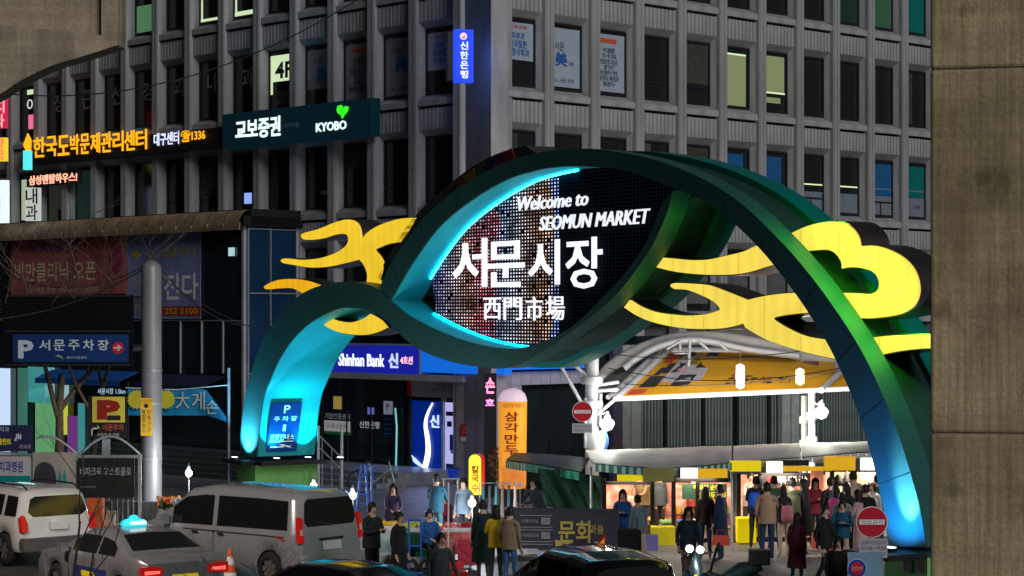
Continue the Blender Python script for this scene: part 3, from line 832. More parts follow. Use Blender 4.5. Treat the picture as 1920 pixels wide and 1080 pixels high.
cloud([(1399, 561), (1440, 552), (1493, 547), (1577, 547), (1607, 548), (1633, 549), (1645, 541), (1646, 527), (1637, 512), (1613, 504), (1589, 503), (1577, 505), (1575, 490), (1563, 475), (1547, 470), (1513, 472), (1478, 438), (1513, 422), (1550, 414), (1580, 416), (1597, 427), (1608, 443), (1612, 460), (1640, 459), (1673, 470), (1700, 488), (1717, 513), (1723, 543), (1717, 567), (1703, 582), (1680, 592), (1640, 598), (1610, 598), (1560, 590), (1517, 588), (1473, 592), (1447, 597),
       (1473, 613), (1507, 628), (1547, 635), (1588, 638), (1628, 632), (1673, 627), (1742, 625), (1810, 627), (1810, 656), (1742, 655), (1693, 659), (1650, 667), (1600, 680), (1567, 675), (1533, 668), (1490, 657), (1440, 640), (1410, 624), (1393, 608)], Y_R, sharp=(0, 11, 15, 16, 22, 36, 43, 44, 45, 54))
# sign on the left leg lining
sg = MB(FA.M)
xs, zs0 = FA.hit(483, 850)
def leg_pt(px, py):
    """point on the inner face of the left leg: take x from the leg edge at that row"""
    return 0
FI = Frame(FA.w(PLa[1] + 0.0, 0, 0).x, FA.w(PLa[1], 0, 0).y, 0, FA.a + pi / 2)
tilt_sign = []
navy = mat("navy_sign", (0.005, 0.03, 0.16), 0.4, emit=(0.0, 0.03, 0.14), es=0.4, var=0)
def lining_x(z):
    L_ = AP(smooth(S_out[-10:], 5, False))
    best = min(L_, key=lambda p: abs(p[1] - z)); return best[0] + 0.05
def on_leg(px, py):
    """hit a vertical plane at the leg's inner face, two refinement steps"""
    x = PLa[1]
    z = 3.0; y = 1.0
    for _ in range(6):
        x = lining_x(z)
        c = FA.Mi @ Vector((0, 0, H)); d = FA.Mi.to_3x3() @ Vector(((px - 960) / FP, 1, (HOR - py) / FP))
        k = (x - c.x) / d.x; p = c + d * k; y, z = p.y, p.z
    return (x, y, z)
q = [on_leg(*p) for p in ((499, 848), (556, 846), (567, 753), (510, 755))]
b = MB(FA.M); b.hexa([tuple(p) for p in q], [(p[0] - .03, p[1], p[2]) for p in q])
board = b.build("direction_board", navy, arch)
WP = mat("white_print", (0.75, 0.78, 0.8), 0.5, emit=(0.5, 0.7, 0.8), es=0.35, var=0)
def leg_text(s, u0, u1, v0, v1, m=WP, **k):
    c = bpy.data.curves.new("t", 'FONT'); c.body = s; c.offset = k.get('off_', 0.01)
    o = bpy.data.objects.new("t", c); COL.objects.link(o)
    me0 = bpy.data.meshes.new_from_object(o.evaluated_get(bpy.context.evaluated_depsgraph_get()))
    vs = [v.co.copy() for v in me0.vertices]; fs = [tuple(p.vertices) for p in me0.polygons]
    bpy.data.objects.remove(o)
    ax, bx = min(v.x for v in vs), max(v.x for v in vs); ay, by = min(v.y for v in vs), max(v.y for v in vs)
    Q = [Vector(p) for p in q]
    out = []
    for v in vs:
        u = u0 + (v.x - ax) / (bx - ax) * (u1 - u0); w = v0 + (v.y - ay) / (by - ay) * (v1 - v0)
        p = Q[0] * (1 - u) * (1 - w) + Q[1] * u * (1 - w) + Q[2] * u * w + Q[3] * (1 - u) * w
        out.append((p.x + 0.012, p.y, p.z))
    bb = MB(FA.M); bb.add(out, fs); return bb.build("lettering", m, board)
leg_text("P", .42, .62, .78, .94, off_=.02); leg_text("주 차 장", .12, .88, .62, .72); leg_text("i", .45, .55, .42, .55, off_=.04)
leg_text("관광안내소", .06, .86, .24, .36); leg_text("─", .06, .86, .20, .22); leg_text("→", .1, .85, .04, .16, off_=.05)
# ------------------------------------------------------------------ viaduct concrete close to the camera
pier = thing("viaduct_pier", (5.6, 21, 0), "tall tan concrete viaduct pier with board marks, right of the arch", "pier")
FPi = Frame((1744.5 - 960) / FP * 20, 20, 0, -0.235)
for k, (a, c) in enumerate(((-0.5, 4.493), (4.50, 7.9), (7.907, 14))):
    b = MB(FPi.M); b.box(0, 3.2, 0, 2.4, a, c); b.build("lift", M['pier'], pier, bevel=0.03)
b = MB(FPi.M); b.box(.03, 3.17, .03, 2.37, -0.4, 13.9); b.build("joint", M['precast_dark'], pier)
capm = concrete("cap_concrete", (.44, .35, .25), (.34, .29, .20), 3.0)  # warm street light from below is put into the concrete colours
cap = thing("viaduct_beam", P(60, 60, 24), "rounded concrete viaduct beam end hanging over the top left corner", "beam")
FT = Frame(0, 24, 0, 0)
def TPts(l, y=0): return [FT.hit(a, c, y) for a, c in l]
arc = smooth([(-300, 330), (-120, 245), (0, 176), (30, 156), (60, 140), (100, 122), (150, 107), (222, 84)], 4, False)
b = MB(FT.M); b.poly(TPts(arc + [(223, -200), (-300, -200)]), 0.12, 0.42); b.build("beam_face", capm, cap)
b = MB(FT.M); b.poly([(x - .75, z + .42) for x, z in TPts(arc + [(223, -200), (-300, -200)])], 0.4201, 2.8); b.build("beam_body", capm, cap)
b = MB(FT.M); b.poly(TPts(arc[:-1] + [(192, 93), (190, 66), (120, 58), (0, 46), (-300, 20)]), 0.0, 0.119); b.build("lower_lip", capm, cap)
b = MB(FT.M); b.poly(TPts([(192, 93), (221, 84.5), (222, -200), (190, -200), (190, 66)]), 0.0, 0.119); b.build("end_rib", capm, cap)

# ------------------------------------------------------------------ ground floor of the office building, left street front (bank)
GY = 0.25
gl = MB(FL.M); gl.box(-30, -2.3, GY, 0.5, 0, 4.9); gl.build("shopfront_wall", M['glassdark'], off)
for px in (605, 652, 697, 741, 757):
    x = FL.hit(px, 780, GY)[0]; b = MB(FL.M); b.box(x - .03, x + .03, GY - .05, GY, 0, 3.5); b.build("mullion", M['frame'], off)
bankb = mat("bank_sign_blue", (0.01, 0.015, 0.2), 0.3, emit=(0.008, 0.012, 0.30), es=0.9, var=0)
skyb = mat("bank_sign_light_blue", (0.01, 0.1, 0.5), 0.3, emit=(0.005, 0.12, 0.62), es=1.0, var=0)
def sign(name, label, F, box, y, th, m, cat="sign", rim=None, group=None, z=None):
    a = F.hit(box[0], box[1], y); c = F.hit(box[2], box[3], y)
    o = thing(name, F.w((a[0] + c[0]) / 2, y + th / 2, c[1]), label, cat, group, F.a)
    BP(F, *box, y, th, "board", m, o)
    if rim is not None:
        x0_, x1_ = a[0], c[0]; mx = (box[0] + box[2]) / 2
        z1_, z0_ = F.hit(mx, box[1], y)[1], F.hit(mx, box[3], y)[1]
        r = 0.05
        for q in ((x0_ - r, x1_ + r, z1_ + .001, z1_ + r), (x0_ - r, x1_ + r, z0_ - r, z0_ - .001), (x0_ - r, x0_ - .001, z0_, z1_), (x1_ + .001, x1_ + r, z0_, z1_)):
            b = MB(F.M); b.box(q[0], q[1], y - .02, y + th, q[2], q[3]); b.build("frame", rim, o)
    return o
NW = glow("neon_white", (0.75, 0.8, 1.0), 1.3)
NR = glow("neon_red", (1.0, 0.12, 0.1), 1.2)
s1 = sign("bank_sign", "long dark blue lit bank fascia sign reading Shinhan Bank under the yellow cloud", FL, (476, 646, 786, 699), -0.45, 0.5, bankb, rim=M['steel'])
TP("Shinhan Bank", FL, 634, 663, 720, 687, -0.47, NW, s1, off_=0.02)
TP("신", FL, 728, 662, 746, 690, -0.47, glow("neon_lilac", (0.5, 0.55, 1.0), 1.3), s1, off_=0.03)
TP("4호선", FL, 750, 668, 773, 683, -0.47, glow("neon_pinkwhite", (1.0, 0.5, 0.6), 1.2), s1, off_=0.02)
TP("은행", FL, 478, 652, 498, 668, -0.47, NW, s1, off_=0.02)
s2 = sign("bank_fascia", "plain bright blue lit fascia band behind the bottom of the arch lens", FR, (946, 655, 1096, 692), -0.45, 0.5, skyb, rim=None)
# the fascia also turns the corner
s3 = thing("corner_fascia", FL.w(-1.9, -.3, 4), "light blue lit fascia wrapping the building corner below the arch", "sign")
a = FL.hit(790, 655, -0.45)[0]; e = FR.hit(945, 655, -0.45)
zt = FL.hit(830, 651, -0.45)[1]; zb_ = FL.hit(830, 699, -0.45)[1]
pa, pb_ = FL.w(a, -.45, 0), FR.w(e[0], -.45, 0)
b = MB(); v = pb_ - pa; nrm = Vector((-v.y, v.x, 0)).normalized() * 0.3
b.hexa([(pa.x, pa.y, zb_), (pb_.x, pb_.y, zb_), (pb_.x, pb_.y, zt), (pa.x, pa.y, zt)], [(pa.x + nrm.x, pa.y + nrm.y, zb_), (pb_.x + nrm.x, pb_.y + nrm.y, zb_), (pb_.x + nrm.x, pb_.y + nrm.y, zt), (pa.x + nrm.x, pa.y + nrm.y, zt)])
b.build("board", skyb, s3)
# steel lintel under the signs
b = MB(FL.M); zt_ = FL.hit(740, 700, -0.5)[1]
b.box(FL.hit(600, 700, -.5)[0], FL.hit(870, 700, -.5)[0], -0.55, 0.2, zt_ - 0.22, zt_ - 0.02); b.build("lintel", M['steel'], off)
# cladding of the pier between the doors, stone slabs
stone = mat("stone_slab", (0.36, 0.36, 0.34), 0.5, var=0.12, scale=4, dirt=0.2)
xa, xb_ = FL.hit(859, 800, -.28)[0], FL.hit(884, 800, -.28)[0]
for k in range(4):
    b = MB(FL.M); b.box(xa, xb_, -0.36, -0.2, 0.02 + k * 0.95, 0.95 * (k + 1)); b.build("stone_slab", stone, off)
pa = FL.w(xb_ + .02, -.36, 0); 
for k in range(4):
    b = MB(FL.M); b.box(xb_ + .02, xb_ + 1.0, -0.36, -0.2, 0.02 + k * 0.95, 0.95 * (k + 1)); b.build("stone_slab", stone, off)
# cash machine lobby
lob = thing("cash_lobby", FL.w(FL.hit(810, 800, GY)[0], 0, 0), "glazed bank lobby lit deep blue with a curved white light line", "entrance")
lb = mat("lobby_blue", (0.005, 0.02, 0.2), 0.2, emit=(0.0, 0.012, 0.14), es=1.0, var=0)
BP(FL, 771, 752, 829, 905, GY - .1, .05, "blue_wall", lb, lob)
cur = [FL.hit(px, py, GY - .16) for px, py in ((811, 756), (804, 770), (799, 785), (798, 800), (801, 818), (803, 838), (802, 855), (797, 875), (788, 892), (781, 904))]
cur = smooth(cur, 3, False)
b = MB(FL.M); b.tube([(x, GY - .16, z) for x, z in cur], [.03 + .07 * min(1, i / 18) for i in range(len(cur))], 6); b.build("light_line", glow("line_white", (0.8, 0.8, 1.0), 2.0), lob)
cur2 = [FL.hit(px, py, GY - .16) for px, py in ((741, 765), (744, 800), (743, 850), (742, 890))]
b = MB(FL.M); b.tube([(x, GY - .16, z) for x, z in cur2], .035, 6); b.build("light_line", glow("line_teal", (0.15, 0.5, 0.5), 1.0), lob)
b = MB(FL.M); b.poly([FL.hit(a, c, GY - .17) for a, c in ((772, 853), (780, 860), (792, 872), (796, 877), (786, 874), (776, 866))], GY - .19, GY - .17); b.build("leaf_emblem", glow("logo_paleblue", (.45, .6, 1.0), 1.4), lob)
for (px, py, t) in ((814, 790, "신"),):
    TP(t if t == "신" else "신", FL, px - 8, py - 12, px + 9, py + 12, GY - .17, glow("logo_paleblue", (.45, .6, 1.0), 1.4), lob, off_=.03)
BP(FL, 833, 755, 858, 905, GY - .1, .05, "lit_room", glow("lobby_white", (0.42, 0.42, 0.75), 1.0), lob)
for (a_, b_2, c_, d_) in ((836, 772, 858, 780), (838, 790, 846, 800), (843, 815, 852, 845), (845, 846, 858, 850), (836, 870, 858, 885)):
    BP(FL, a_, b_2, c_, d_, GY - .14, .03, "cash_machine", mat("machine_blue", (0.03, 0.06, 0.25), 0.4), lob)
for px in (769, 831, 859):
    x = FL.hit(px, 780, GY - .15)[0]; b = MB(FL.M); b.box(x - .04, x + .04, GY - .2, GY - .02, 0.02, 3.0); b.build("door_frame", M['steel'] if px != 769 else M['black'], lob)
lamp('AREA', FL.w(FL.hit(815, 800)[0], -.4, 2.6), 45, (0.35, 0.45, 1.0), lob, 1.0, FL.w(FL.hit(800, 800)[0], -3.5, 0))
# panel above the doors
o_ = sign("transom_panel", "pale grey notice panel above the bank lobby doors", FL, (771, 713, 858, 745), GY - .25, .05, mat("notice_panel", (.32, .34, .34), .6, var=.1))
TP("기업금융 상담\n대출상담 · 카드", FL, 812, 718, 852, 735, GY - .26, ink_k, o_, th=0)
BP(FL, 764, 712, 771, 742, GY - .26, .02, "red_strip", M['redp'], o_)
# stickers and notices on the dark shop wall
gold = mat("gold_print", (0.5, 0.36, 0.08), 0.5, emit=(.35, .25, .05), es=.6, var=0)
o_ = sign("gold_sticker", "gold film sticker on the dark bank wall above a shop name", FL, (625, 743, 640, 767), GY - .03, .01, gold, "sticker")
TP("기업인증센터", FL, 609, 775, 656, 786, GY - .02, mat("grey_print", (.3, .32, .32), .5, emit=(.2, .22, .22), es=.5, var=0), o_, th=0)
o_ = sign("white_notice", "white and green notice with red words on the dark bank wall", FL, (608, 789, 656, 814), GY - .03, .012, mat("notice_white", (.5, .5, .5), .5, emit=(.3, .3, .3), es=.5, var=0), "notice")
TP("금융감독원", FL, 612, 794, 652, 803, GY - .035, ink_r, o_, th=0)
BP(FL, 608, 809, 656, 815, GY - .036, .01, "green_strip", mat("green_strip", (.03, .3, .07), .5, var=0), o_)
o_ = sign("bank_logo", "small round bank logo above white Korean letters on dark glass", FL, (689, 764, 701, 777), GY - .03, .01, mat("logo_blue", (.1, .12, .4), .5, emit=(.15, .16, .5), es=.6, var=0), "logo")
TP("신한은행", FL, 674, 790, 711, 803, GY - .03, mat("print_lit", (.5, .5, .5), .5, emit=(.4, .4, .45), es=.6, var=0), o_, th=0, off_=.01)
o_ = sign("parking_notice", "small white P notice over blue lines beside the lobby door", FL, (719, 752, 736, 777), GY - .03, .012, mat("notice_pale", (.3, .34, .4), .5, emit=(.2, .22, .27), es=.5, var=0), "notice")
TP("P", FL, 724, 757, 731, 768, GY - .035, ink_b, o_, th=0, off_=.02)
for i in range(4):
    BP(FL, 720, 785 + i * 9, 735, 788 + i * 9, GY - .03, .01, "print_line", ink_b, o_)
o_ = sign("red_plaque", "small square red plaque fixed to the stone pier by the bank", FL, (864, 796, 884, 819), -0.42, .04, M['redp'], "sign")
TP("Tax\nFree", FL, 867, 801, 881, 813, -0.43, mat("pale_print", (.6, .45, .45), .5, var=0), o_, th=0)
BP(FL, 864, 820, 884, 827, -0.41, .02, "white_strip", M['white'], o_)
# pink neon totem
blk = mat("totem_black", (0.012, 0.012, 0.016), 0.3, var=0)
FZ = Frame(0, 64, 0, 0)
o_ = sign("neon_totem", "tall narrow black totem with pink neon Korean word at its top", FZ, (907, 700, 931, 935), 0.0, .35, blk)
TP("손", FZ, 910, 708, 928, 738, -.02, glow("neon_pink", (1.0, 0.25, 0.45), 1.6), o_, off_=.03)
TP("호", FZ, 910, 748, 927, 761, -.02, glow("neon_magenta", (1.0, 0.3, 0.75), 1.5), o_, off_=.03)
lamp('POINT', FZ.w(FZ.hit(905, 735)[0] - .25, -0.1, FZ.hit(905, 735)[1]), 14, (0.9, 0.35, 1.0), o_, .1)
lamp('POINT', FZ.w(FZ.hit(938, 720)[0] + .1, 0.3, FZ.hit(905, 725)[1]), 22, (0.65, 0.3, 1.0), o_, .1)
# right street front ground floor
b = MB(FR.M); b.box(-.25, 40, 0.3, 0.5, 0, 4.9); b.build("shopfront_wall", M['glassdark'], off)
zt_ = FR.hit(1020, 696, 0)[1]
xe = FR.hit(1100, 696, 0)[0]
nfs = 8
for k in range(nfs):
    a = -.1 + (xe + .1) * k / nfs; c = -.1 + (xe + .1) * (k + 1) / nfs - .02
    b = MB(FR.M); b.box(a, c, -.1, .29, zt_ - .42, zt_); b.build("fascia_tile", mat("fascia_lilac", (.36, .34, .40), .6, var=.1), off)
b = MB(FR.M); b.box(-.1, .35, -.1, .29, 0, zt_ - .43); b.build("lilac_post", mat("fascia_lilac", (.36, .34, .40), .6, var=.1), off)
for px in (1030, 1075):
    x = FR.hit(px, 780, .3)[0]; b = MB(FR.M); b.box(x - .025, x + .025, .26, .3, 0, zt_ - .43); b.build("mullion", M['frame'], off)
# shutter wall with upright ribs behind the stalls
shut = mat("shutter_green_grey", (0.24, 0.30, 0.29), 0.5, metal=0.2, var=0.15, scale=2, dirt=0.3)
stoneg = mat("column_stone", (0.34, 0.38, 0.35), 0.6, var=0.12, scale=4, dirt=.2)
y_s = 0.12
xs0, xs1 = FR.hit(1196, 790, y_s)[0], FR.hit(1470, 790, y_s)[0]
b = MB(FR.M); b.box(xs0 - .2, 34, y_s + .05, .29, 0, 4.6); b.build("shutter_back", mat("shutter_back", (0.05, 0.08, 0.08), 0.6), off)
rib = MB(); rib.box(-.035, .035, -.05, .05, 0, 3.7); ribm = rib.mesh("rib", shut)
x = xs0; k = 0
while x < xs1 + 13 and k < 150:
    pxn = (x - xs0)
    if k % 15 != 0: inst("rib", ribm, FR, x, y_s, 0.3, off)
    x += 0.165; k += 1
def upright(px0, px1, y0_, y1_, z0_, z1_, name, m):
    a, c = FR.hit(px0, 790, y0_)[0], FR.hit(px1, 790, y0_)[0]
    b = MB(FR.M); b.box(a, c, y0_, y1_, z0_, z1_); return b.build(name, m, off)
for a, c in ((1168, 1182), (1184, 1202), (1467, 1482), (1484, 1499), (1512, 1522)): upright(a, c, -.12, .1, 0, 4.6, "column", stoneg)
upright(1150, 1167, -.1, .1, 0, 4.6, "column", mat("dark_lilac_stone", (.08, .075, .12), .5))
for a in (1247, 1318, 1381, 1440): upright(a, a + 5, 0.0, .16, 0.3, 4, "shutter_post", M['black'])
# blue vertical blade sign at the corner
o_ = thing("blade_sign", P(870, 105, 66.2), "lit royal blue upright bank sign on the building corner", "sign")
FBs = Frame(P(852, 100, 66.2).x, 66.2, 0, radians(10))
BP(FBs, 852, 55, 888, 154, 0, .32, "light_box", mat("blade_blue", (.01, .03, .5), .3, emit=(0.012, 0.06, 0.85), es=1.0, var=0), o_)
b = MB(FBs.M); xx, zz = FBs.hit(850, 60, 0)[0], FBs.hit(850, 150, 0)[1]
b.box(xx - .16, xx - .01, 0.02, .5, zz, zz + 1.5); b.build("side_box", M['black'], o_)
for i, ch in enumerate("신한은행"):
    TP(ch, FBs, 863, 78 + i * 18, 878, 93 + i * 18, -.02, NW, o_, th=0.01, off_=.02)
b = MB(FBs.M); xx, zz = FBs.hit(869, 68, -.02); b.disc_y(xx, -.03, zz, .11, .02, 20); b.build("round_emblem", glow("neon_palepink", (1.0, .6, .7), 1.0), o_)
b = MB(FBs.M); b.poly([(xx - .06, zz - .07), (xx + .0, zz - .02), (xx + .07, zz + .06), (xx + .02, zz - .06)], -.045, -.031); b.build("emblem_mark", blk, o_)
b = MB(); pA = P(866, 156, 66.4); b.tube([pA, pA - Vector((0, 0, 3.2))], .12, 10); b.tube([P(866, 56, 66.4), P(866, 10, 66.4) + Vector((0, 0, 4))], .10, 10)
b.build("mast", M['precast'], o_)
b = MB(); b.tube([P(872, 150, 66.5), P(880, 160, 68.5)], .05, 6); b.tube([P(872, 70, 66.5), P(884, 70, 68.5)], .05, 6); b.build("bracket", M['galv'], o_)
lamp('AREA', P(842, 110, 66.3), 16, (0.15, 0.3, 1.0), o_, 1.0, P(800, 110, 72))
lamp('AREA', P(892, 110, 66.6), 7, (0.15, 0.3, 1.0), o_, 1.0, P(905, 150, 69))

# dark green company sign and orange LED sign on the left front
kb_ = mat("company_sign_dark", (0.002, 0.012, 0.016), 0.35, emit=(0.001, 0.008, 0.012), es=1.0, var=0)
FLs = Frame(FL.w(0, -.55, 0).x, FL.w(0, -.55, 0).y, 0, FL.a)
o_ = sign("securities_sign", "wide dark green sign with white Korean letters, KYOBO and a green bird", FL, (417, 199, 696, 268), -0.6, 0.4, kb_)
NG = glow("neon_cool_white", (0.75, 1.0, 0.95), 1.25)
def climb(s, F, x0_, ya, x1_, yb, h, y, m, parent, **k):
    TP(s, F, x0_, (ya + yb) / 2 - h / 2, x1_, (ya + yb) / 2 + h / 2, y, m, parent, **k)
climb("교보증권", FL, 441, 242, 525, 238, 38, -.63, NG, o_, off_=.025)
climb("대구지점", FL, 532, 236, 560, 234, 9, -.62, ink_g, o_, th=0)
climb("KYOBO", FL, 592, 238, 649, 235, 17, -.63, NG, o_, off_=.02)
bird = [(632, 206), (634, 199), (640, 197), (643, 202), (646, 203), (648, 199), (653, 200), (651, 209), (645, 216), (642, 222), (640, 216), (634, 212)]
b = MB(FL.M); b.poly([FL.hit(a, c, -.63) for a, c in bird], -.66, -.61); b.build("bird_emblem", glow("neon_green", (0.04, 1.0, 0.02), 1.0), o_)
OR = glow("led_orange", (1.0, 0.42, 0.01), 1.25)
o_ = sign("led_letter_sign", "long black sign with glowing orange Korean letters left of the securities sign", FL, (40, 258, 414, 294), -0.45, 0.3, M['black'])
seq = "한국도박문제관리센터"
bx = (62, 86, 108, 131, 150, 169, 189, 211, 233, 254, 277)
for i, ch in enumerate(seq):
    yc = 276 - (bx[i] - 62) * 0.075
    TP(ch, FL, bx[i], yc - 19, bx[i + 1] - 2, yc + 19, -.5, OR, o_, off_=.015)
TP("대구센터", FL, 288, 248, 335, 272, -.5, glow("led_bluewhite", (.65, .7, 1.0), 1.2), o_, off_=.012)
TP("☎1336", FL, 339, 243, 384, 266, -.5, OR, o_, off_=.01)
b = MB(FL.M); b.poly([FL.hit(a, c, -.5) for a, c in ((44, 272), (52, 250), (58, 262), (57, 290), (50, 285))], -.52, -.47); b.build("flame_emblem", OR, o_)
o_ = sign("second_led_sign", "small red-white lit shop sign below the orange lettering at the far left", FL, (50, 322, 146, 347), -0.35, 0.2, M['black'])
TP("삼성렌탈하우스!", FL, 54, 326, 144, 344, -.38, glow("led_salmon", (1.0, .42, .28), 1.5), o_, off_=.02)
# neon clutter at the far left edge, neighbouring shop signs on brackets
FN = Frame(-20, 84, 0, radians(-20))
def blade(label, box, col, s, txt=None, tm=None, d=0.0):
    o = sign("shop_blade_sign", label, FN, box, d, .25, glow("neon_%02d" % len(MATS), col, s))
    if txt:
        n_ = len(txt); h_ = (box[3] - box[1]) / n_
        for i, ch in enumerate(txt): TP(ch, FN, box[0] + 1, box[1] + i * h_ + 1, box[2] - 1, box[1] + (i + 1) * h_ - 1, d - .02, tm, o, th=.01, off_=.01)
    return o
nk = mat("neon_ink", (.02, .02, .02), .5, var=0)
blade("red lit blade sign at the left edge, highest of its stack", (-14, 186, 9, 240), (.5, .02, .05), 1, "치과", glow("neon_rose", (1, .35, .4), 1.3))
blade("yellow lit blade sign at the left edge above the white one", (-14, 258, 9, 302), (.75, .55, .03), 1, "약국", NR)
blade("tall white-blue lit panel at the left edge above the awning", (-20, 338, 11, 418), (.6, .75, 1.0), 1.3)
blade("cyan lit narrow blade sign under the orange letters", (43, 282, 54, 318), (.1, .75, .8), 1)
blade("pale lit window sign beside the left tree, above the awning", (47, 352, 71, 414), (.42, .46, .42), 1, "내과", nk)

# ------------------------------------------------------------------ annex with dark glass, left
AX, AYy = -9.24, 74.3
FX = Frame(AX, AYy, 0, -TH); FY = Frame(AX, AYy, 0, pi / 2 - TH)
ann = thing("glass_annex", (AX, AYy, 0), "low dark glass annex with a seamed metal eave and faded banners", "building")
ztop = FX.hit(463, 424)[1]
b = MB(FX.M); b.box(-34, 0, 0, 2.2, 0, ztop); b.build("wall", M['glassdark'], ann)
b = MB(FY.M); b.box(0.001, 2.3, -.03, -.001, 0.3, ztop); b.build("side_glazing", M['glassblue'], ann)
xw = FY.hit(506, 500, -.05)[0]
for x in (0.0, xw, 2.25):
    b = MB(FY.M); b.box(x, x + .04, -.09, -.035, .3, ztop); b.build("mullion", M['galv'], ann)
for py in (430, 550, 700):
    z = FY.hit(506, py, -.05)[1]; b = MB(FY.M); b.box(.045, 2.24, -.085, -.036, z - .02, z + .02); b.build("transom", M['galv'], ann)
b = MB(FX.M); b.box(-.14, -.02, -.12, -.001, 0.3, ztop); b.build("corner_post", M['steel'], ann)
# metal eave: each seam segment is a curved sheet
eav = mat("eave_sheet", (0.36, 0.26, 0.15), 0.55, metal=0.3, var=0.3, scale=3, dirt=0.3)
w_ = 0.95
for k in range(34):
    x1 = 0.25 - k * w_; b = MB(FX.M)
    for sx_ in (0,):
        rows = []
        for q in range(6):
            a = q / 5 * pi / 2
            rows.append([(x1 - w_ + .02, -0.50 * cos(a) + .0, ztop + .02 + .55 * sin(a)), (x1 - .02, -0.50 * cos(a), ztop + .02 + .55 * sin(a))])
        b.sheet(rows)
        b.box(x1 - .02, x1 + .02, -.53, -.47, ztop - .04, ztop + .1)
    b.box(x1 - w_ + .02, x1 - .02, -.51, -.45, ztop - .14, ztop + .0201)
    b.build("eave_segment", eav, ann)
b = MB(FX.M); b.box(-34, .25, -.44, 0, ztop + .0, ztop + .02); b.box(-34, .25, 0.0, 2.2, ztop + .021, ztop + .6); b.build("roof", M['black'], ann)
b = MB(FY.M); b.box(-.3, 2.4, -.25, -.1, ztop + .0, ztop + .35); b.build("side_eave", M['black'], ann)
# panels (dark cladding grid)
for i in range(18):
    x = -0.2 - i * 1.02
    for (z0_, z1_) in ((FX.hit(400, 596)[1], ztop - .05), (FX.hit(400, 700)[1], FX.hit(400, 600)[1])):
        b = MB(FX.M); b.box(x - .99, x, -.05, -.001, z0_ + .02, z1_ - .02); b.build("glass_panel", M['glassdark'], ann)
for px in (337, 377, 417):
    x = FX.hit(px, 650, -.1)[0]; z0_, z1_ = FX.hit(px, 700, -.1)[1], FX.hit(px, 602, -.1)[1]
    b = MB(FX.M); b.box(x - .03, x + .03, -.1, -.051, z0_, z1_); b.build("mullion", M['steel'], ann)
zb2 = FX.hit(400, 600, -.1)[1]
b = MB(FX.M); b.box(-20, -.15, -.09, -.052, zb2 - .04, zb2); b.build("transom", M['galv'], ann)
o_ = sign("clinic_banner", "faded red banner with cream Korean letters on the annex", FX, (20, 446, 236, 552), -.12, .02, mat("banner_red", (.40, .10, .09), .7, var=.35, scale=.8), "banner")
CR = mat("banner_cream", (.75, .66, .48), .7, var=.1); 
TP("비만클리닉 오픈", FX, 28, 491, 180, 527, -.13, CR, o_, th=0, off_=.01)
TP("대구 식생활의원", FX, 55, 455, 150, 476, -.13, mat("banner_violet", (.16, .12, .3), .7, var=0), o_, th=0)
TP("다이어트 전문 상담 원장직접진료", FX, 50, 538, 185, 548, -.13, CR, o_, th=0)
b = MB(FX.M); xx, zz = FX.hit(218, 490, -.13); b.disc_y(xx, -.135, zz, .5, .01); b.build("heart_print", mat("banner_crimson", (.32, .03, .07), .7, var=.2), o_)
o_ = sign("blue_banner", "faded blue banner with big white Korean letters and a red phone strip", FX, (238, 434, 376, 598), -.12, .02, mat("banner_blue", (.18, .22, .42), .7, var=.3, scale=.8), "banner")
TP("진다", FX, 307, 512, 372, 563, -.13, mat("banner_white", (.8, .8, .82), .7, var=.05), o_, th=0, off_=.02)
TP("살이", FX, 303, 463, 366, 482, -.13, mat("banner_yellow", (.4, .34, .06), .7, var=.1), o_, th=0, off_=.01)
TP("◆ ◇", FX, 245, 468, 292, 486, -.13, MATS["banner_yellow"], o_, th=0, off_=.02)
BP(FX, 305, 574, 376, 592, -.132, .01, "red_strip", mat("strip_red", (.36, .03, .03), .7, var=.1), o_)
TP("252 2100", FX, 309, 577, 370, 589, -.14, mat("strip_yellow", (.6, .4, .03), .7, var=0), o_, th=0, off_=.02)
o_ = sign("lit_notice", "tiny lit white notice on the dark annex panel", FX, (428, 464, 439, 480), -.12, .02, glow("notice_glow", (.4, .6, .65), 1), "notice")
# shopfront below the annex, teal-lit room at the left end
o_ = thing("corner_shop", FX.w(-13, 0, 0), "teal and pale green lit shopfront under the parking sign", "shop")
for (bx_, nm, m_) in (((-40, 690, 18, 880), "lit_window", glow("shop_blue_white", (.55, .7, .9), 1)), ((33, 690, 50, 870), "door_post", mat("mint_post", (.1, .25, .2), .5, emit=(.03, .10, .08), es=1, var=.1)),
                     ((52, 688, 100, 755), "upper_glass", glow("shop_teal", (.04, .22, .22), 1)), ((84, 690, 101, 745), "poster", glow("shop_pale", (.25, .42, .42), 1)),
                     ((66, 756, 110, 870), "green_wall", glow("shop_green", (.10, .28, .12), 1)), ((116, 722, 128, 756), "lit_poster", glow("shop_pale", (.25, .42, .42), 1)),
                     ((117, 757, 126, 815), "yellow_notice", glow("shop_yellow", (.45, .5, .05), 1)), ((126, 780, 146, 850), "purple_poster", glow("shop_purple", (.12, .03, .16), 1)), ((146, 756, 158, 850), "teal_post", glow("shop_teal", (.04, .22, .22), 1))):
    BP(FX, *bx_, -.14, .03, nm, m_, o_)
lamp('AREA', FX.w(-13.5, -.6, 3.2), 40, (.4, 1.0, .85), o_, 1.5, FX.w(-13, -4, 0))
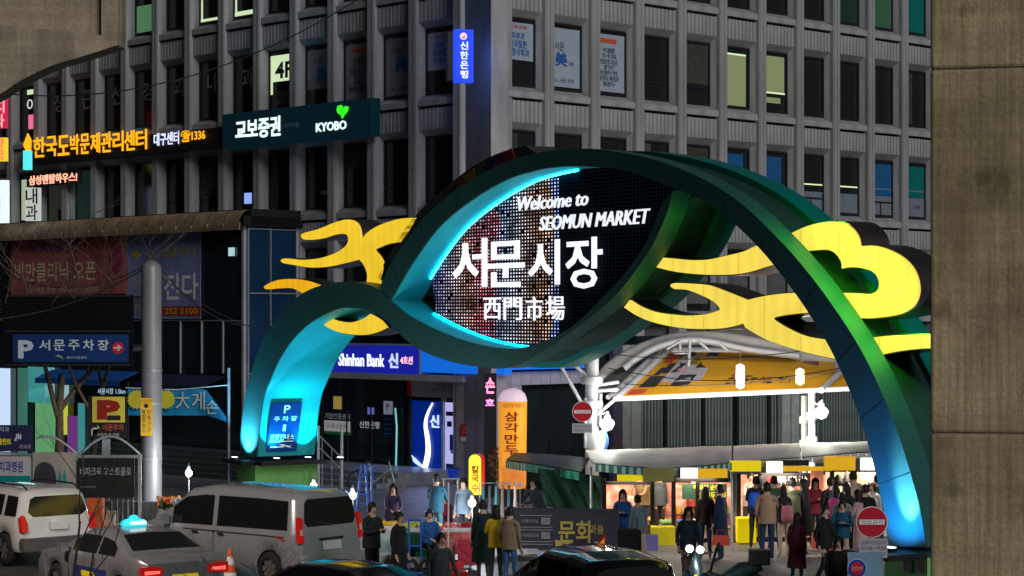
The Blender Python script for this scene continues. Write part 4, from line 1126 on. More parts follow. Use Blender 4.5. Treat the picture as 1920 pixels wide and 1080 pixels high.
def awning(label, F, x0_, x1_, z, dep, drop, m, n_=8):
    o = thing("awning", F.w((x0_ + x1_) / 2, 0, z - drop), label, "awning")
    b = MB(F.M)
    b.hexa([(x0_, -dep, z - drop), (x1_, -dep, z - drop), (x1_, -dep, z - drop + .03), (x0_, -dep, z - drop + .03)], [(x0_, -.06, z - .03), (x1_, -.06, z - .03), (x1_, -.06, z), (x0_, -.06, z)])
    b.build("cloth", m, o)
    b = MB(F.M); b.box(x0_, x1_, -dep - .015, -dep - .001, z - drop - .18, z - drop + .02); b.build("valance", m, o)
    return o
zz = FX.hit(180, 694)[1]
awning("deep blue cloth awning below the parking sign", FX, FX.hit(104, 700)[0], FX.hit(262, 700)[0], zz, .9, .35, mat("awning_blue", (.01, .09, .35), .7, var=.15))
awning("dark navy cloth awning right of the round steel pole", FX, FX.hit(300, 700)[0], FX.hit(425, 700)[0], FX.hit(350, 702)[1], 1.1, .4, mat("awning_navy", (.012, .02, .045), .7, var=.15))
# steps and dark planting bed beside the annex
for k in range(5):
    b = MB(FX.M); b.box(-7.5, 3.0, -2.6 + k * .35, -.2, .13 + k * .15, .13 + (k + 1) * .15)
    o = b.build("step", mat("wet_step_stone", (.06, .085, .085), .35, var=.2), None); tag(o, ("lowest","second lowest","middle","second highest","topmost")[k] + " of the dark stone steps beside the glass annex", "step", "dark steps beside the annex")
# broad steps before the bank
for k in range(3):
    b = MB(FL.M); b.box(-11.5, -2.4, -3.6 + k * .45, -.2 , .13 + k * .14, .13 + (k + 1) * .14)
    o = b.build("step", mat("bank_step_stone", (.16, .19, .23), .3, var=.2), None); tag(o, ("lowest","middle","topmost")[k] + " of the broad pale steps in front of the bank doors", "step", "broad steps before the bank")
# ------------------------------------------------------------------ arcade entrance of the market
arc_ = thing("arcade_roof", (5.5, 58, 0), "white tubular steel arcade roof with an orange yellow banner on its slope", "roof")
STL = mat("white_steel_tube", (0.4, 0.41, 0.44), 0.35, metal=0.1, var=0.08)
def tubeP(pts, r, name, m, parent, n=7):
    b = MB(); b.tube([P(*p) for p in pts], r, n); return b.build(name, m, parent)
tubeP([(1158, 745, 57), (1262, 648, 61.6)], .10, "rafter", STL, arc_)
tubeP([(1140, 745, 57.3), (1246, 648, 61.9)], .07, "rafter", STL, arc_)
for k in range(9):
    t = (k + .5) / 9; a = Vector((1158, 745, 57)).lerp(Vector((1262, 648, 61.6)), t); c = Vector((1140, 745, 57.3)).lerp(Vector((1246, 648, 61.9)), t)
    tubeP([tuple(a), tuple(c)], .03, "lacing", STL, arc_, 5)
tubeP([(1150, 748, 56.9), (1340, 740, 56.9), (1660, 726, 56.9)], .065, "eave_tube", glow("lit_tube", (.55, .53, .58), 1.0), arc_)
tubeP([(1248, 657, 61.7), (1700, 660, 61.7)], .10, "ridge_tube", STL, arc_)
tubeP([(1540, 732, 56.8), (1585, 690, 58.5), (1640, 650, 60)], .09, "rafter", STL, arc_)
big = smooth([(1112, 712), (1135, 682), (1175, 655), (1225, 634), (1280, 622), (1350, 622), (1430, 634), (1510, 655), (1600, 672)], 5, False)
b = MB()
rows = []
for i, (x, y) in enumerate(big):
    rows.append([P(x, y, 60.5), P(x, y + 3, 60.3), P(x + 3, y + 24, 60.3), P(x + 3, y + 26, 60.6)])
b.sheet(rows); rows2 = [[r[3], r[0]] for r in rows]; b.sheet(rows2)
b.build("hoop", mat("hoop_grey", (.30, .29, .28), .4, var=.15), arc_)
inner = smooth([(1170, 690), (1200, 668), (1240, 648), (1290, 638), (1340, 642), (1400, 655), (1500, 668)], 4, False)
b = MB(); b.tube([P(x, y, 60.0) for x, y in inner], .10, 7); b.build("inner_hoop", STL, arc_)
for a, c in (((1275, 640), (1275, 658)), ((1294, 638), (1291, 690)), ((1310, 640), (1330, 658)), ((1250, 655), (1275, 640)), ((1350, 645), (1365, 658))):
    tubeP([(*a, 59.9), (*c, 59.9)], .045, "strut", STL, arc_, 6)
b = MB(); b.lathe([(.22, 0), (.24, .02), (.22, .04)], P(1277, 664, 59.6), 16); b.build("ring", STL, arc_)
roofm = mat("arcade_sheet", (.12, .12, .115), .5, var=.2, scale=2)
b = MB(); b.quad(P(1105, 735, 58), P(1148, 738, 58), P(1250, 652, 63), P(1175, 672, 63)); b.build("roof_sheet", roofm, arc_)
b = MB(); b.quad(P(1275, 640, 61.9), P(1700, 640, 61.9), P(1700, 608, 66), P(1300, 622, 66)); b.build("roof_sheet", mat("arcade_sheet_painted_light", (.42, .36, .33), .6, var=.2, scale=3), arc_)  # paler copy of the roof sheet, lamp light put into its colour
ban = thing("arcade_banner", P(1380, 745, 57), "big orange yellow printed banner with food photos stretched under the arcade slope", "banner")
Q = [P(1162, 743, 57.05), P(1668, 722, 57.05), P(1640, 662, 61.5), P(1259, 660, 61.5)]
def onb(u, v, o=0.0):
    p = Q[0] * (1 - u) * (1 - v) + Q[1] * u * (1 - v) + Q[2] * u * v + Q[3] * (1 - u) * v
    return p + Vector((0, -.8, .6)) * o
b = MB(); b.hexa([onb(0, 0), onb(1, 0), onb(1, 1), onb(0, 1)], [onb(0, 0, -.03), onb(1, 0, -.03), onb(1, 1, -.03), onb(0, 1, -.03)])
b.build("cloth", mat("banner_orange", (.72, .36, .015), .6, var=.12, scale=1.0), ban)
def patch(u0, v0, u1, v1, m, name="photo_print", sk=0.0):
    b = MB(); b.hexa([onb(u0, v0, .02), onb(u1, v0, .02), onb(u1 + sk, v1, .02), onb(u0 + sk, v1, .02)], [onb(u0, v0, .005), onb(u1, v0, .005), onb(u1 + sk, v1, .005), onb(u0 + sk, v1, .005)]); b.build(name, m, ban)
pk = mat("print_dark", (.03, .03, .045), .5, var=.7, scale=6); pw = mat("print_pale", (.5, .48, .52), .5, var=.2, scale=5); pr = mat("print_red", (.55, .07, .03), .5, var=.1); pgy = mat("print_olive", (.25, .2, .01), .5, var=.5, scale=9)
patch(.10, .28, .26, .90, pw, sk=-.02)
for (u0, v0, u1, v1, m_) in ((.02, .03, .08, .13, pr), (.035, .18, .10, .42, pk), (.06, .50, .13, .72, pk), (.04, .45, .062, .62, pk), (.155, .20, .225, .44, pk), (.19, .60, .25, .82, pk), (.145, .68, .18, .88, pgy), (.02, .74, .06, .97, pr), (.065, .86, .13, .99, pk), (.19, .88, .24, .99, pk), (.12, .50, .165, .60, mat("print_pink", (.6, .35, .38), .5, var=.2)), (.66, .60, .73, .98, mat("print_plum", (.2, .06, .07), .5, var=.3)), (.80, .45, .88, .85, pw), (.84, .1, .93, .45, pr)):
    patch(u0, v0, u1, v1, m_)
# brush lettering on the banner
def btext(s, u0, u1, v0, v1, m):
    c = bpy.data.curves.new("t", 'FONT'); c.body = s; c.shear = .3; c.offset = .01
    o = bpy.data.objects.new("t", c); COL.objects.link(o)
    me0 = bpy.data.meshes.new_from_object(o.evaluated_get(bpy.context.evaluated_depsgraph_get()))
    vs = [v.co.copy() for v in me0.vertices]; fs = [tuple(p.vertices) for p in me0.polygons]
    bpy.data.objects.remove(o)
    ax, bx = min(v.x for v in vs), max(v.x for v in vs); ay, by = min(v.y for v in vs), max(v.y for v in vs)
    bb = MB(); bb.add([onb(u0 + (v.x - ax) / (bx - ax) * (u1 - u0), v0 + (v.y - ay) / (by - ay) * (v1 - v0), .03) for v in vs], fs)
    bb.build("lettering", m, ban)
btext("손칼국수 서문 먹거리", .37, .66, .16, .52, ink_k)
lamp('AREA', P(1400, 770, 56), 380, (1, .93, .8), ban, 4.0, P(1400, 700, 59))
lamp('AREA', P(1200, 770, 56.3), 90, (1, .93, .85), arc_, 1.5, P(1200, 690, 60))
# hanging lanterns
def lantern(px, y0, y1, d, col, label, top):
    o = thing("hanging_lantern", P(px, y1, d), label, "lantern", "lanterns hanging under the arcade")
    h = (y1 - y0) / FP * d
    b = MB(); b.lathe([(.02, h), (.11, h - .05), (.12, h * .5), (.11, .05), (.03, 0)], P(px, y1, d), 12); b.build("shade", glow("lantern_%d" % px, col, 1.5), o)
    b = MB(); b.tube([P(px, y0, d), P(px, top, d)], .012, 5); b.build("cord", M['black'], o)
    lamp('POINT', P(px, (y0 + y1) / 2, d - .3), 18, col, o, .1)
lantern(1388, 682, 729, 56.2, (.95, .6, .95), "slim pinkish white lit lantern hanging before the orange banner", 655)
lantern(1500, 690, 722, 56.2, (1.0, .85, .4), "small yellow-white lantern hanging at the right of the orange banner", 660)
# posts
def post(label, px, d, top, r=.13, m=STL):
    o = thing("arcade_post", G(px, d), label, "post")
    b = MB(); g_ = G(px, d); b.tube([g_, P(px, top, d)], r, 10); b.build("shaft", m, o)
    b = MB(); b.lathe([(r * 1.9, 0), (r * 1.9, .03), (r * 1.05, .05)], g_, 12); b.build("foot", m, o)
    for py in (top + 45, top + 90):
        b = MB(); b.lathe([(r * 1.5, -.1), (r * 1.6, 0), (r * 1.5, .1)], P(px, py, d), 12); b.build("clamp", m, o)
    return o
p1 = post("white steel post with braces left of the orange banner", 1110, 57, 668, .19)
for a, c in (((1050, 684), (1094, 762)), ((1072, 680), (1108, 712)), ((1120, 778), (1160, 742)), ((1098, 745), (1098, 840)), ((1126, 738), (1124, 800)), ((1120, 722), (1160, 716)), ((1120, 733), (1158, 730))):
    tubeP([(*a, 56.9), (*c, 56.9)], .05, "brace", STL, p1, 6)
p2 = post("white steel post under the right end of the orange banner", 1522, 57, 735, .10)
p3 = post("stone-coloured post just left of the right white post", 1508, 57.6, 742, .09, stoneg)
def wall_lamp(label, px, py, d, r, ax, ay):
    o = thing("globe_lamp", P(px, py, d), label, "lamp", "globe lamps on the arcade posts")
    b = MB(); b.lathe([(.02, r * .95), (r * .75, r * .8), (r * 1.05, r * .35), (r, 0), (r * .7, -r * .6), (.02, -r * .85)], P(px, py, d), 16); b.build("globe", glow("lamp_globe", (1.0, 1.0, .92), 2.6), o)
    b = MB(); b.tube(smooth([tuple(P(ax, ay, d)), tuple(P((ax + px) / 2, ay + 6, d)), tuple(P(px + 2, py - r * 60 - 14, d)), tuple(P(px, py - r * 60, d))], 4, False), .025, 6); b.build("arm", M['galv'], o)
    b = MB(); b.lathe([(r * .5, 0), (r * .55, .06), (.05, .14)], P(px, py - r / d * FP * .93, d), 12); b.build("cap", M['galv'], o)
    lamp('POINT', P(px, py, d - r - .12), 95, (.95, 1.0, .85), o, .12)
wall_lamp("round white lit globe lamp beside the left no-entry sign", 1138, 797, 56.5, .19, 1122, 770)
wall_lamp("round white lit globe lamp by the right arcade post", 1540, 775, 56.5, .18, 1524, 752)
# street name disc below
o = thing("disc_sign", P(1128, 845, 56.3), "white oval disc sign with a blue edge under the globe lamp", "sign")
F0 = Frame(0, 56.3, 0, 0)
def discp(px, py, r, rx, y, th, m, name, parent, F=F0):
    x, z = F.hit(px, py, y); b = MB(F.M); b.disc_y(x, y, z, r, th, 24, rx); return b.build(name, m, parent)
discp(1130, 827, .29, .16, 0, .06, mat("disc_blue", (.05, .15, .5), .5, var=0), "rim", o)
discp(1126, 827, .27, .13, -.03, .03, glow("disc_white", (.7, .75, .8), 1), "face", o)

# no-entry signs
REDS = mat("sign_red", (.5, .015, .03), .35, var=.05); 
def no_entry(label, px, py, d, r, lines, boxpx, gl=0):
    F = Frame(0, d, 0, 0)
    o = thing("no_entry_sign", P(px, py + 40, d), label, "sign", "red no-entry signs")
    discp(px, py, r, r, 0, .02, M['white'], "rim", o, F)
    discp(px, py, r * .95, r * .95, -.006, .006, REDS, "face", o, F)
    k = r * .8 / d * FP
    BP(F, px - k, py - k * .2, px + k, py + k * .2, -.012, .006, "bar", M['white'], o)
    TP("진입금지", F, px - k * .85, py - k * .15, px + k * .85, py + k * .15, -.014, mat("sign_dark_print", (.12, .1, .14), .5, var=0), o, th=0)
    BP(F, *boxpx, 0, .02, "plate", mat("plate_grey", (.4, .4, .42), .5, var=.05), o)
    n = len(lines); x0_, y0_, x1_, y1_ = boxpx; hh = (y1_ - y0_) / (n + .4)
    for i, l in enumerate(lines): TP(l, F, x0_ + 3, y0_ + hh * (i + .3), x1_ - 3, y0_ + hh * (i + 1.05), -.006, MATS["sign_dark_print"], o, th=0)
    return o
no_entry("red no-entry sign on the white arcade post", 1092, 772, 56, .27, ["화물차진입금지", "08:00-20:00"], (1073, 794, 1110, 812))
ne = no_entry("large red no-entry sign above a lettered plate at the right leg of the arch", 1635, 979, 35.5, .262, ["승용차진입금지", "05:00~19:00", "2.5톤이상"], (1612, 1010, 1664, 1046))
b = MB(); b.tube([G(1637, 35.6), P(1637, 955, 35.6)], .035, 8); b.build("post", M['galv'], ne)
FQ = Frame(0, 35.3, 0, 0)
o = sign("parking_ban_sign", "blue-rimmed round red sign on a pale blue board at the bottom right", FQ, (1590, 1036, 1655, 1100), 0, .03, mat("board_paleblue", (.16, .3, .4), .5, var=.15))
discp(1607, 1066, .16, .16, -.015, .015, mat("ring_white", (.6, .65, .75), .4, var=0), "rim", o, FQ)
discp(1607, 1066, .151, .151, -.022, .006, mat("ring_blue", (.02, .04, .3), .4, var=0), "ring", o, FQ)
discp(1607, 1066, .105, .105, -.03, .006, REDS, "face", o, FQ)
TP("견인지역", FQ, 1597, 1062, 1617, 1070, -.032, mat("pale_print", (.6, .45, .45), .5, var=0), o, th=0)
b = MB(); b.tube([G(1622, 35.4), P(1622, 1050, 35.4)], .03, 8); b.build("post", M['galv'], o)

# ------------------------------------------------------------------ stall canopies
TARP = mat("tarp_grey", (.56, .55, .53), .6, var=.15, scale=1.5, dirt=.2)
def canopy(label, front, back, m, val, valm, nst=24, cat="canopy", stripes=None):
    """front and back: lists of (px, py, d)"""
    o = thing("stall_canopy", P(*front[len(front) // 2]), label, cat, "canopies over the stalls")
    fr, bk = smooth(front, 6, False), smooth(back, 6, False)
    n = len(fr); rows = []
    for k in range(6):
        t = k / 5; row = []
        for i in range(n):
            a, c = P(*fr[i]), P(*bk[min(i, len(bk) - 1)])
            p = a.lerp(c, t); p.z -= .05 * sin(pi * t) * abs(sin(i * .7)) + 0.006 * sin(i * 2.1 + k); row.append(p)
        rows.append(row)
    b = MB(); b.sheet(rows); b.sheet([[p - Vector((0, 0, .03)) for p in r] for r in rows[::-1]]); b.build("sheet", m, o)
    # hanging strips along the front
    ns = nst; vv = []
    for k in range(ns):
        t0, t1 = k / ns * (n - 1), (k + .93) / ns * (n - 1)
        def at(t):
            i = min(n - 2, int(t)); return P(*fr[i]).lerp(P(*fr[i + 1]), t - i)
        a, c = at(t0), at(t1)
        b = MB(); h_ = val
        dn = Vector((0, -.02, -h_)); off2 = Vector((0, -.03 - .015 * (k % 2), -.02))
        b.hexa([a + off2 + dn, c + off2 + dn, c + off2, a + off2], [a + off2 + dn + Vector((0, .01, 0)), c + off2 + dn + Vector((0, .01, 0)), c + off2 + Vector((0, .01, 0)), a + off2 + Vector((0, .01, 0))])
        b.build("valance_strip", valm if not stripes else stripes[k % len(stripes)], o)
    return o
vg = mat("valance_green", (.01, .16, .09), .6, var=.2); vw = mat("valance_pale", (.4, .42, .42), .6, var=.1); vy = mat("valance_yellow", (.5, .45, .15), .6, var=.1)
canopy("grey tarpaulin roof over the left food stalls", [(1112, 868, 50.4), (1180, 874, 50), (1250, 877, 50), (1320, 872, 50), (1372, 866, 50)], [(1098, 845, 56), (1180, 842, 56), (1250, 840, 56), (1320, 837, 56), (1372, 836, 56)], TARP, .17, vg, 40, stripes=[vw, vg])
canopy("pale yellow-lit tarpaulin roof over the middle stalls", [(1375, 866, 50.2), (1430, 862, 50.2), (1500, 857, 50.2)], [(1375, 836, 56), (1430, 833, 56), (1500, 831, 56)], TARP, .14, vy, 16, stripes=[vy, vw])
canopy("grey tarpaulin roof over the right stalls beside the arch leg", [(1503, 857, 50.6), (1580, 850, 50.6), (1660, 845, 50.6)], [(1503, 831, 56.4), (1580, 829, 56.4), (1680, 826, 56.4)], TARP, .12, vw, 12)
canopy("dark awning with a green scalloped valance at the left end of the stalls", [(948, 862, 53.5), (1010, 871, 52), (1086, 884, 50.4)], [(965, 848, 56), (1030, 852, 56), (1106, 858, 55)], mat("tarp_dark", (.04, .06, .07), .5, var=.2), .19, vg, 22, stripes=[vg, mat("valance_green_dark", (.008, .1, .06), .6, var=.2)])
# canopy supports
for i, (px, d, lab) in enumerate(((1108, 50.6, "thin canopy post at the left end of the stalls"), (1372, 50.4, "thin canopy post between the middle stalls"), (1502, 50.8, "thin canopy post near the fourth stall"), (1120, 55.8, "rear canopy post behind the green tarpaulin"), (1500, 56, "rear canopy post behind the third stall"))):
    o = thing("canopy_post", G(px, d), lab, "post", "posts carrying the canopies")
    b = MB(); b.tube([G(px, d), G(px, d) + Vector((0, 0, 2.0))], .03, 7); b.build("shaft", M['galv'], o)
# green tarpaulin wall
o = thing("green_tarpaulin", G(1070, 51.3), "dark green tarpaulin sheet hanging with folds below the scalloped awning", "tarpaulin", None)
tl, tr, br, bl = (1008, 878), (1127, 893), (1127, 968), (1026, 952)
rows = []
for k in range(9):
    row = []
    for i in range(19):
        u, v = i / 18, k / 8
        x = tl[0] * (1 - u) * (1 - v) + tr[0] * u * (1 - v) + br[0] * u * v + bl[0] * (1 - u) * v
        y = tl[1] * (1 - u) * (1 - v) + tr[1] * u * (1 - v) + br[1] * u * v + bl[1] * (1 - u) * v
        row.append(P(x, y, 51.2 + .12 * sin(u * 17 - v * 5) * (.3 + v * (1 - u) + .2) + .05 * sin(u * 41 - v * 13)))
    rows.append(row)
b = MB(); b.sheet(rows[::-1]); b.sheet([[p + Vector((0, .02, 0)) for p in r] for r in rows]); b.build("sheet", mat("tarp_green", (.018, .075, .04), .55, var=.15), o)
tubeP([(1026, 953, 51.1), (1127, 969, 51.1)], .04, "bottom_pole", vw, o)

# ------------------------------------------------------------------ food stalls
POST = M['black']
PINK = mat("food_poster_pink", (.62, .25, .2), .6, var=.25, scale=2.5)
def food_poster():
    m = bpy.data.materials.new("food_print"); m.use_nodes = True; N = m.node_tree.nodes; L = m.node_tree.links; b = N["Principled BSDF"]
    tc = N.new("ShaderNodeTexCoord"); nz = N.new("ShaderNodeTexNoise"); nz.inputs["Scale"].default_value = 2.4; nz.inputs["Detail"].default_value = 5; nz.inputs["Distortion"].default_value = 1.2
    L.new(tc.outputs["Object"], nz.inputs["Vector"]); cr = N.new("ShaderNodeValToRGB"); L.new(nz.outputs[0], cr.inputs[0])
    e = cr.color_ramp.elements; e[0].position = .3; e[0].color = (.35, .08, .05, 1); e[1].position = .72; e[1].color = (.75, .6, .5, 1)
    for p_, c_ in ((.42, (.65, .22, .17, 1)), (.55, (.7, .28, .22, 1)), (.60, (.75, .5, .42, 1))):
        q_ = e.new(p_); q_.color = c_
    L.new(cr.outputs[0], b.inputs["Base Color"]); b.inputs["Roughness"].default_value = .5
    return m
FOOD = food_poster()
CREAM = mat("stall_cream", (.6, .5, .4), .6, var=.2, scale=5)
OLIVE = mat("olive_board", (.22, .21, .06), .6, var=.1)
AMB = mat("amber_board", (.75, .42, .01), .5, emit=(.75, .38, .01), es=.5, var=.08)  # slight glow added to the amber so the boards look brighter
YHD = mat("yellow_board_glow", (.75, .62, .01), .5, emit=(.72, .56, .0), es=.55, var=.06)  # glow added to the yellow to brighten headers and a cart box
def stallbox(F, box, y, th, name, m, o): return BP(F, *box, y, th, name, m, o)[0]
goods_m = [mat("goods_%d" % i, c, .5, var=.1) for i, c in enumerate(((.6, .1, .05), (.65, .5, .3), (.7, .68, .62), (.15, .3, .08), (.6, .3, .05), (.3, .1, .2), (.05, .12, .3)))]
def stall(label, d, x0_, x1_, top, posts, counter):
    F = Frame(0, d, 0, 0)
    o = thing("food_stall", G((x0_ + x1_) / 2, d), label, "stall", "food stalls under the canopies")
    for i, px in enumerate(posts):
        x = F.hit(px, 900, 0)[0]; zt_ = F.hit(px, top, 0)[1]
        b = MB(F.M); b.box(x - .05, x + .05, -.05, .05, 0.1, zt_); b.build("post", POST, o)
    xa, xb = F.hit(x0_, 900, 0)[0], F.hit(x1_, 900, 0)[0]
    zc = F.hit(900, counter, 0)[1]
    b = MB(F.M); b.box(xa, xb, .07, 1.0, zc - .06, zc); b.build("counter", mat("counter_brown", (.3, .2, .12), .5, var=.15), o)
    b = MB(F.M); b.box(xa + .03, xb - .03, .12, .9, .12, zc - .061); b.build("cart_body", CREAM, o)
    return o, F, xa, xb, zc
def trays(F, xa, xb, zc, lab, n):
    """trays of food standing on the counter, each a thing"""
    nt_ = max(2, int((xb - xa) / .38))
    for k in range(nt_):
        x = xa + (k + .5) * (xb - xa) / nt_; w2 = (xb - xa) / nt_ * .44
        c = F.w(x, .45, zc)
        o = thing("food_tray", c, "%s steel tray of snacks %s" % (("first", "second", "third", "fourth", "fifth", "sixth", "seventh", "eighth", "ninth")[k] if True else "", lab), "tray", "trays of food on the stalls")
        b = MB(F.M); b.box(x - w2, x + w2, .12, .8, zc, zc + .05); b.build("tray", M['galv'], o)
        m_ = goods_m[(k * 3 + n) % 7]
        for q in range(16):
            gx, gy = x - w2 * .75 + (q % 4) * w2 * .5, .2 + (q // 4) * .17
            b = MB(F.M); b.ball((gx + random.uniform(-.02, .02), gy, zc + .1), random.uniform(.05, .08), 7, 4, .8); b.build("snack", m_, o)
def hanging_box(F, box, label):
    o = thing("light_box", F.w(F.hit((box[0] + box[2]) / 2, box[3], -2.6)[0], -2.6, F.hit(box[0], box[3], -2.6)[1]), label, "light box", "glaring white light boxes on the stalls")
    BP(F, *box, -2.64, .12, "casing", M['white'], o)
    BP(F, box[0] + 1, box[1] + 1, box[2] - 1, box[3] - 1, -2.655, .014, "lit_face", glow("lightbox_face", (.95, .93, 1.0), 3.2), o)
    c = F.w(F.hit((box[0] + box[2]) / 2, box[3], -2.7)[0], -2.72, F.hit(box[0], box[3], -2.6)[1] - .03)
    lamp('AREA', c, 36, (1, .92, .8), o, .4, c + Vector((0, -.6, -2.2)))
def inner_lamp(F, xa, xb, o, e=60, z=1.8):
    e *= 1.5
    c = F.w((xa + xb) / 2, .2, z)
    lamp('AREA', c, e, (1, .80, .56), o, .9, c + Vector((0, .55, -1)))

o, F, xa, xb, zc = stall("leftmost food stall with a pink food poster and a yellow top strip", 52.4, 1131, 1228, 897, (1133, 1223), 985)
stallbox(F, (1133, 905, 1258, 984), 1.6, .03, "poster", FOOD, o); stallbox(F, (1158, 891, 1223, 902), -2.45, .2, "top_strip", YHD, o)
stallbox(F, (1131, 903, 1226, 909), .0, .08, "top_beam", M['black'], o)
stallbox(F, (1120, 975, 1160, 990), -.2, .3, "white_shelf", M['white'], o)
stallbox(F, (1222, 989, 1266, 1034), -.55, .5, "yellow_box", mat("yellow_dull", (.5, .42, .01), .5, var=.1), o)
trays(F, xa + .2, xb, zc, "on the leftmost stall", 1); inner_lamp(F, xa, xb, o, 49)
o, F, xa, xb, zc = stall("second food stall with a yellow menu board behind two dark posts", 52.4, 1240, 1372, 897, (1263, 1308), 990)
stallbox(F, (1255, 905, 1372, 988), 1.7, .03, "poster", FOOD, o); stallbox(F, (1206, 877, 1264, 903), -2.5, .05, "olive_board", OLIVE, o)
stallbox(F, (1308, 879, 1364, 896), -2.5, .1, "amber_board", AMB, o); stallbox(F, (1258, 897, 1366, 903), -.02, .1, "top_beam", M['black'], o)
mb_ = stallbox(F, (1279, 907, 1363, 936), .5, .03, "menu_board", mat("menu_dark", (.03, .08, .06), .5, var=.2), o)
TP("떡볶이 순대", F, 1300, 909, 1350, 919, .48, M['yellow'], mb_, th=0, off_=.02); TP("납작만두 어묵", F, 1306, 922, 1362, 935, .48, M['yellow'], mb_, th=0, off_=.02)
hanging_box(F, (1276, 877, 1308, 897), "bright white light box on the second food stall")
trays(F, xa, xb - .1, zc, "on the second stall", 3); inner_lamp(F, xa, xb, o, 49)
o, F, xa, xb, zc = stall("third food stall with a bright yellow header and a yellow cart box", 52.6, 1383, 1540, 888, (1385, 1425), 975)
stallbox(F, (1386, 890, 1548, 985), 1.7, .03, "poster", FOOD, o); stallbox(F, (1369, 864, 1427, 884), -2.6, .12, "yellow_header", YHD, o)
stallbox(F, (1467, 863, 1517, 873), -2.5, .1, "black_header", M['black'], o); stallbox(F, (1467, 874, 1518, 884), -2.5, .1, "amber_board", AMB, o)
mb_ = stallbox(F, (1424, 887, 1520, 912), .4, .03, "menu_board", M['black'], o)
for k, t in enumerate(("호떡", "어묵", "만두", "국수")): TP(t, F, 1438 + k * 20, 893, 1454 + k * 20, 907, .38, M['white'] if k != 0 else REDS, mb_, th=0, off_=.01)
stallbox(F, (1383, 972, 1418, 1018), -.5, .45, "yellow_box", YHD, o)
stallbox(F, (1520, 882, 1544, 925), .3, .03, "pink_poster", PINK, o)
hanging_box(F, (1437, 865, 1468, 887), "bright white light box on the third food stall")
trays(F, xa + .5, xb, zc, "on the third stall", 5); inner_lamp(F, xa, xb, o, 68)
o, F, xa, xb, zc = stall("rightmost food stall with an amber header and hanging dark bags", 52.8, 1550, 1680, 880, (1560, 1602), 970)
stallbox(F, (1548, 885, 1680, 985), 1.7, .03, "poster", CREAM, o); stallbox(F, (1546, 856, 1604, 882), -2.55, .12, "amber_header", AMB, o)
stallbox(F, (1519, 875, 1560, 883), -2.5, .1, "amber_board", AMB, o); stallbox(F, (1613, 886, 1650, 900), .3, .03, "red_print", PINK, o)
b = MB(F.M); xx, zz = F.hit(1571, 912, .1); b.lathe([(.02, .3), (.06, .26), (.17, .12), (.14, .02), (.02, 0)], (xx, .1, zz), 10); b.build("hanging_bag", M['black'], o)
b = MB(F.M); xx, zz = F.hit(1588, 912, .1); b.lathe([(.02, .38), (.06, .28), (.15, .04), (.14, 0), (.02, 0)], (xx, .1, zz), 10); b.build("hanging_bag", M['black'], o)
hanging_box(F, (1613, 858, 1646, 882), "bright white light box on the rightmost food stall")
stallbox(F, (1525, 852, 1545, 868), -.3, .03, "notice", M['white'], o); stallbox(F, (1528, 850, 1650, 855), -.3, .04, "blue_tube", glow("tube_blue", (.4, .6, 1.0), 1.5), o)
trays(F, xa, xb, zc, "on the rightmost stall", 2); inner_lamp(F, xa, xb, o, 55)
def shelf(label, F, box, y, n, rows_, seed):
    """rack of packed goods behind a counter; rows of small boxes and bottles as parts"""
    rnd = random.Random(seed); a = F.hit(box[0], box[3], y); c = F.hit(box[2], box[1], y)
    o = thing("goods_rack", F.w((a[0] + c[0]) / 2, y, a[1]), label, "rack")
    hh = (c[1] - a[1]) / rows_
    for r in range(rows_):
        b = MB(F.M); b.box(a[0], c[0], y, y + .3, a[1] + r * hh - .02, a[1] + r * hh); b.build("board", M['wood'], o)
        for k in range(n):
            x = a[0] + (k + .5) * (c[0] - a[0]) / n; w = (c[0] - a[0]) / n * rnd.uniform(.3, .45); h_ = hh * rnd.uniform(.45, .85); m_ = rnd.choice(goods_m)
            b = MB(F.M)
            if rnd.random() < .5: b.box(x - w, x + w, y + .03, y + .2, a[1] + r * hh + .001, a[1] + r * hh + h_); b.build("packet", m_, o)
            else: b.lathe([(w * .8, 0), (w * .85, h_ * .6), (w * .35, h_ * .8), (w * .35, h_)], (x, y + .12, a[1] + r * hh + .001), 8); b.build("bottle", m_, o)
SF = Frame(0, 52.4, 0, 0)
shelf("rack of small packets behind the leftmost stall's counter", SF, (1150, 950, 1222, 982), 1.35, 8, 2, 1)
shelf("rack of packets and bottles behind the second stall's counter", SF, (1268, 942, 1370, 984), 1.4, 11, 2, 2)
shelf("tall rack of goods under the third stall's menu board", SF, (1430, 915, 1545, 975), 1.3, 12, 3, 3)
shelf("rack of goods at the back of the rightmost stall", SF, (1555, 915, 1650, 972), 1.3, 10, 3, 4)
# dark wheels of the carts
for px in (1395, 1412):
    pass

# ------------------------------------------------------------------ inflatable sign, totem sign, rice-cake pillar
F1 = Frame(0, 57.5, 0, 0)
o = thing("inflatable_sign", F1.w(F1.hit(960, 915, 0)[0], 0, 0), "tall orange inflatable pillar sign with a domed white top and maroon letters", "sign")
cx, zt_ = F1.hit(961, 728, 0); zb2 = F1.hit(961, 915, 0)[1]; r_ = (988 - 933) / 2 / FP * 57.5
hh = zt_ - zb2
prof = [(r_ * .8, 0), (r_ * .93, .06)] + [(r_ * (.92 + .08 * t), hh * t) for t in (.2, .5, .8, .87)]
b = MB(F1.M); b.lathe([(r_ * .93, .0)] + prof, (cx, 0, zb2), 20)
INF = mat("inflatable_orange", (.75, .3, .02), .45, emit=(1.0, .36, .02), es=.55, var=.08, scale=3)
b.build("tube", INF, o)
b = MB(F1.M); b.lathe([(r_, hh * .872), (r_ * .96, hh * .90), (r_ * .85, hh * .945), (r_ * .6, hh * .98), (r_ * .2, hh), (.01, hh)], (cx, 0, zb2), 20); b.build("dome", mat("inflatable_white", (.6, .5, .55), .45, emit=(.75, .5, .65), es=.55, var=0), o)
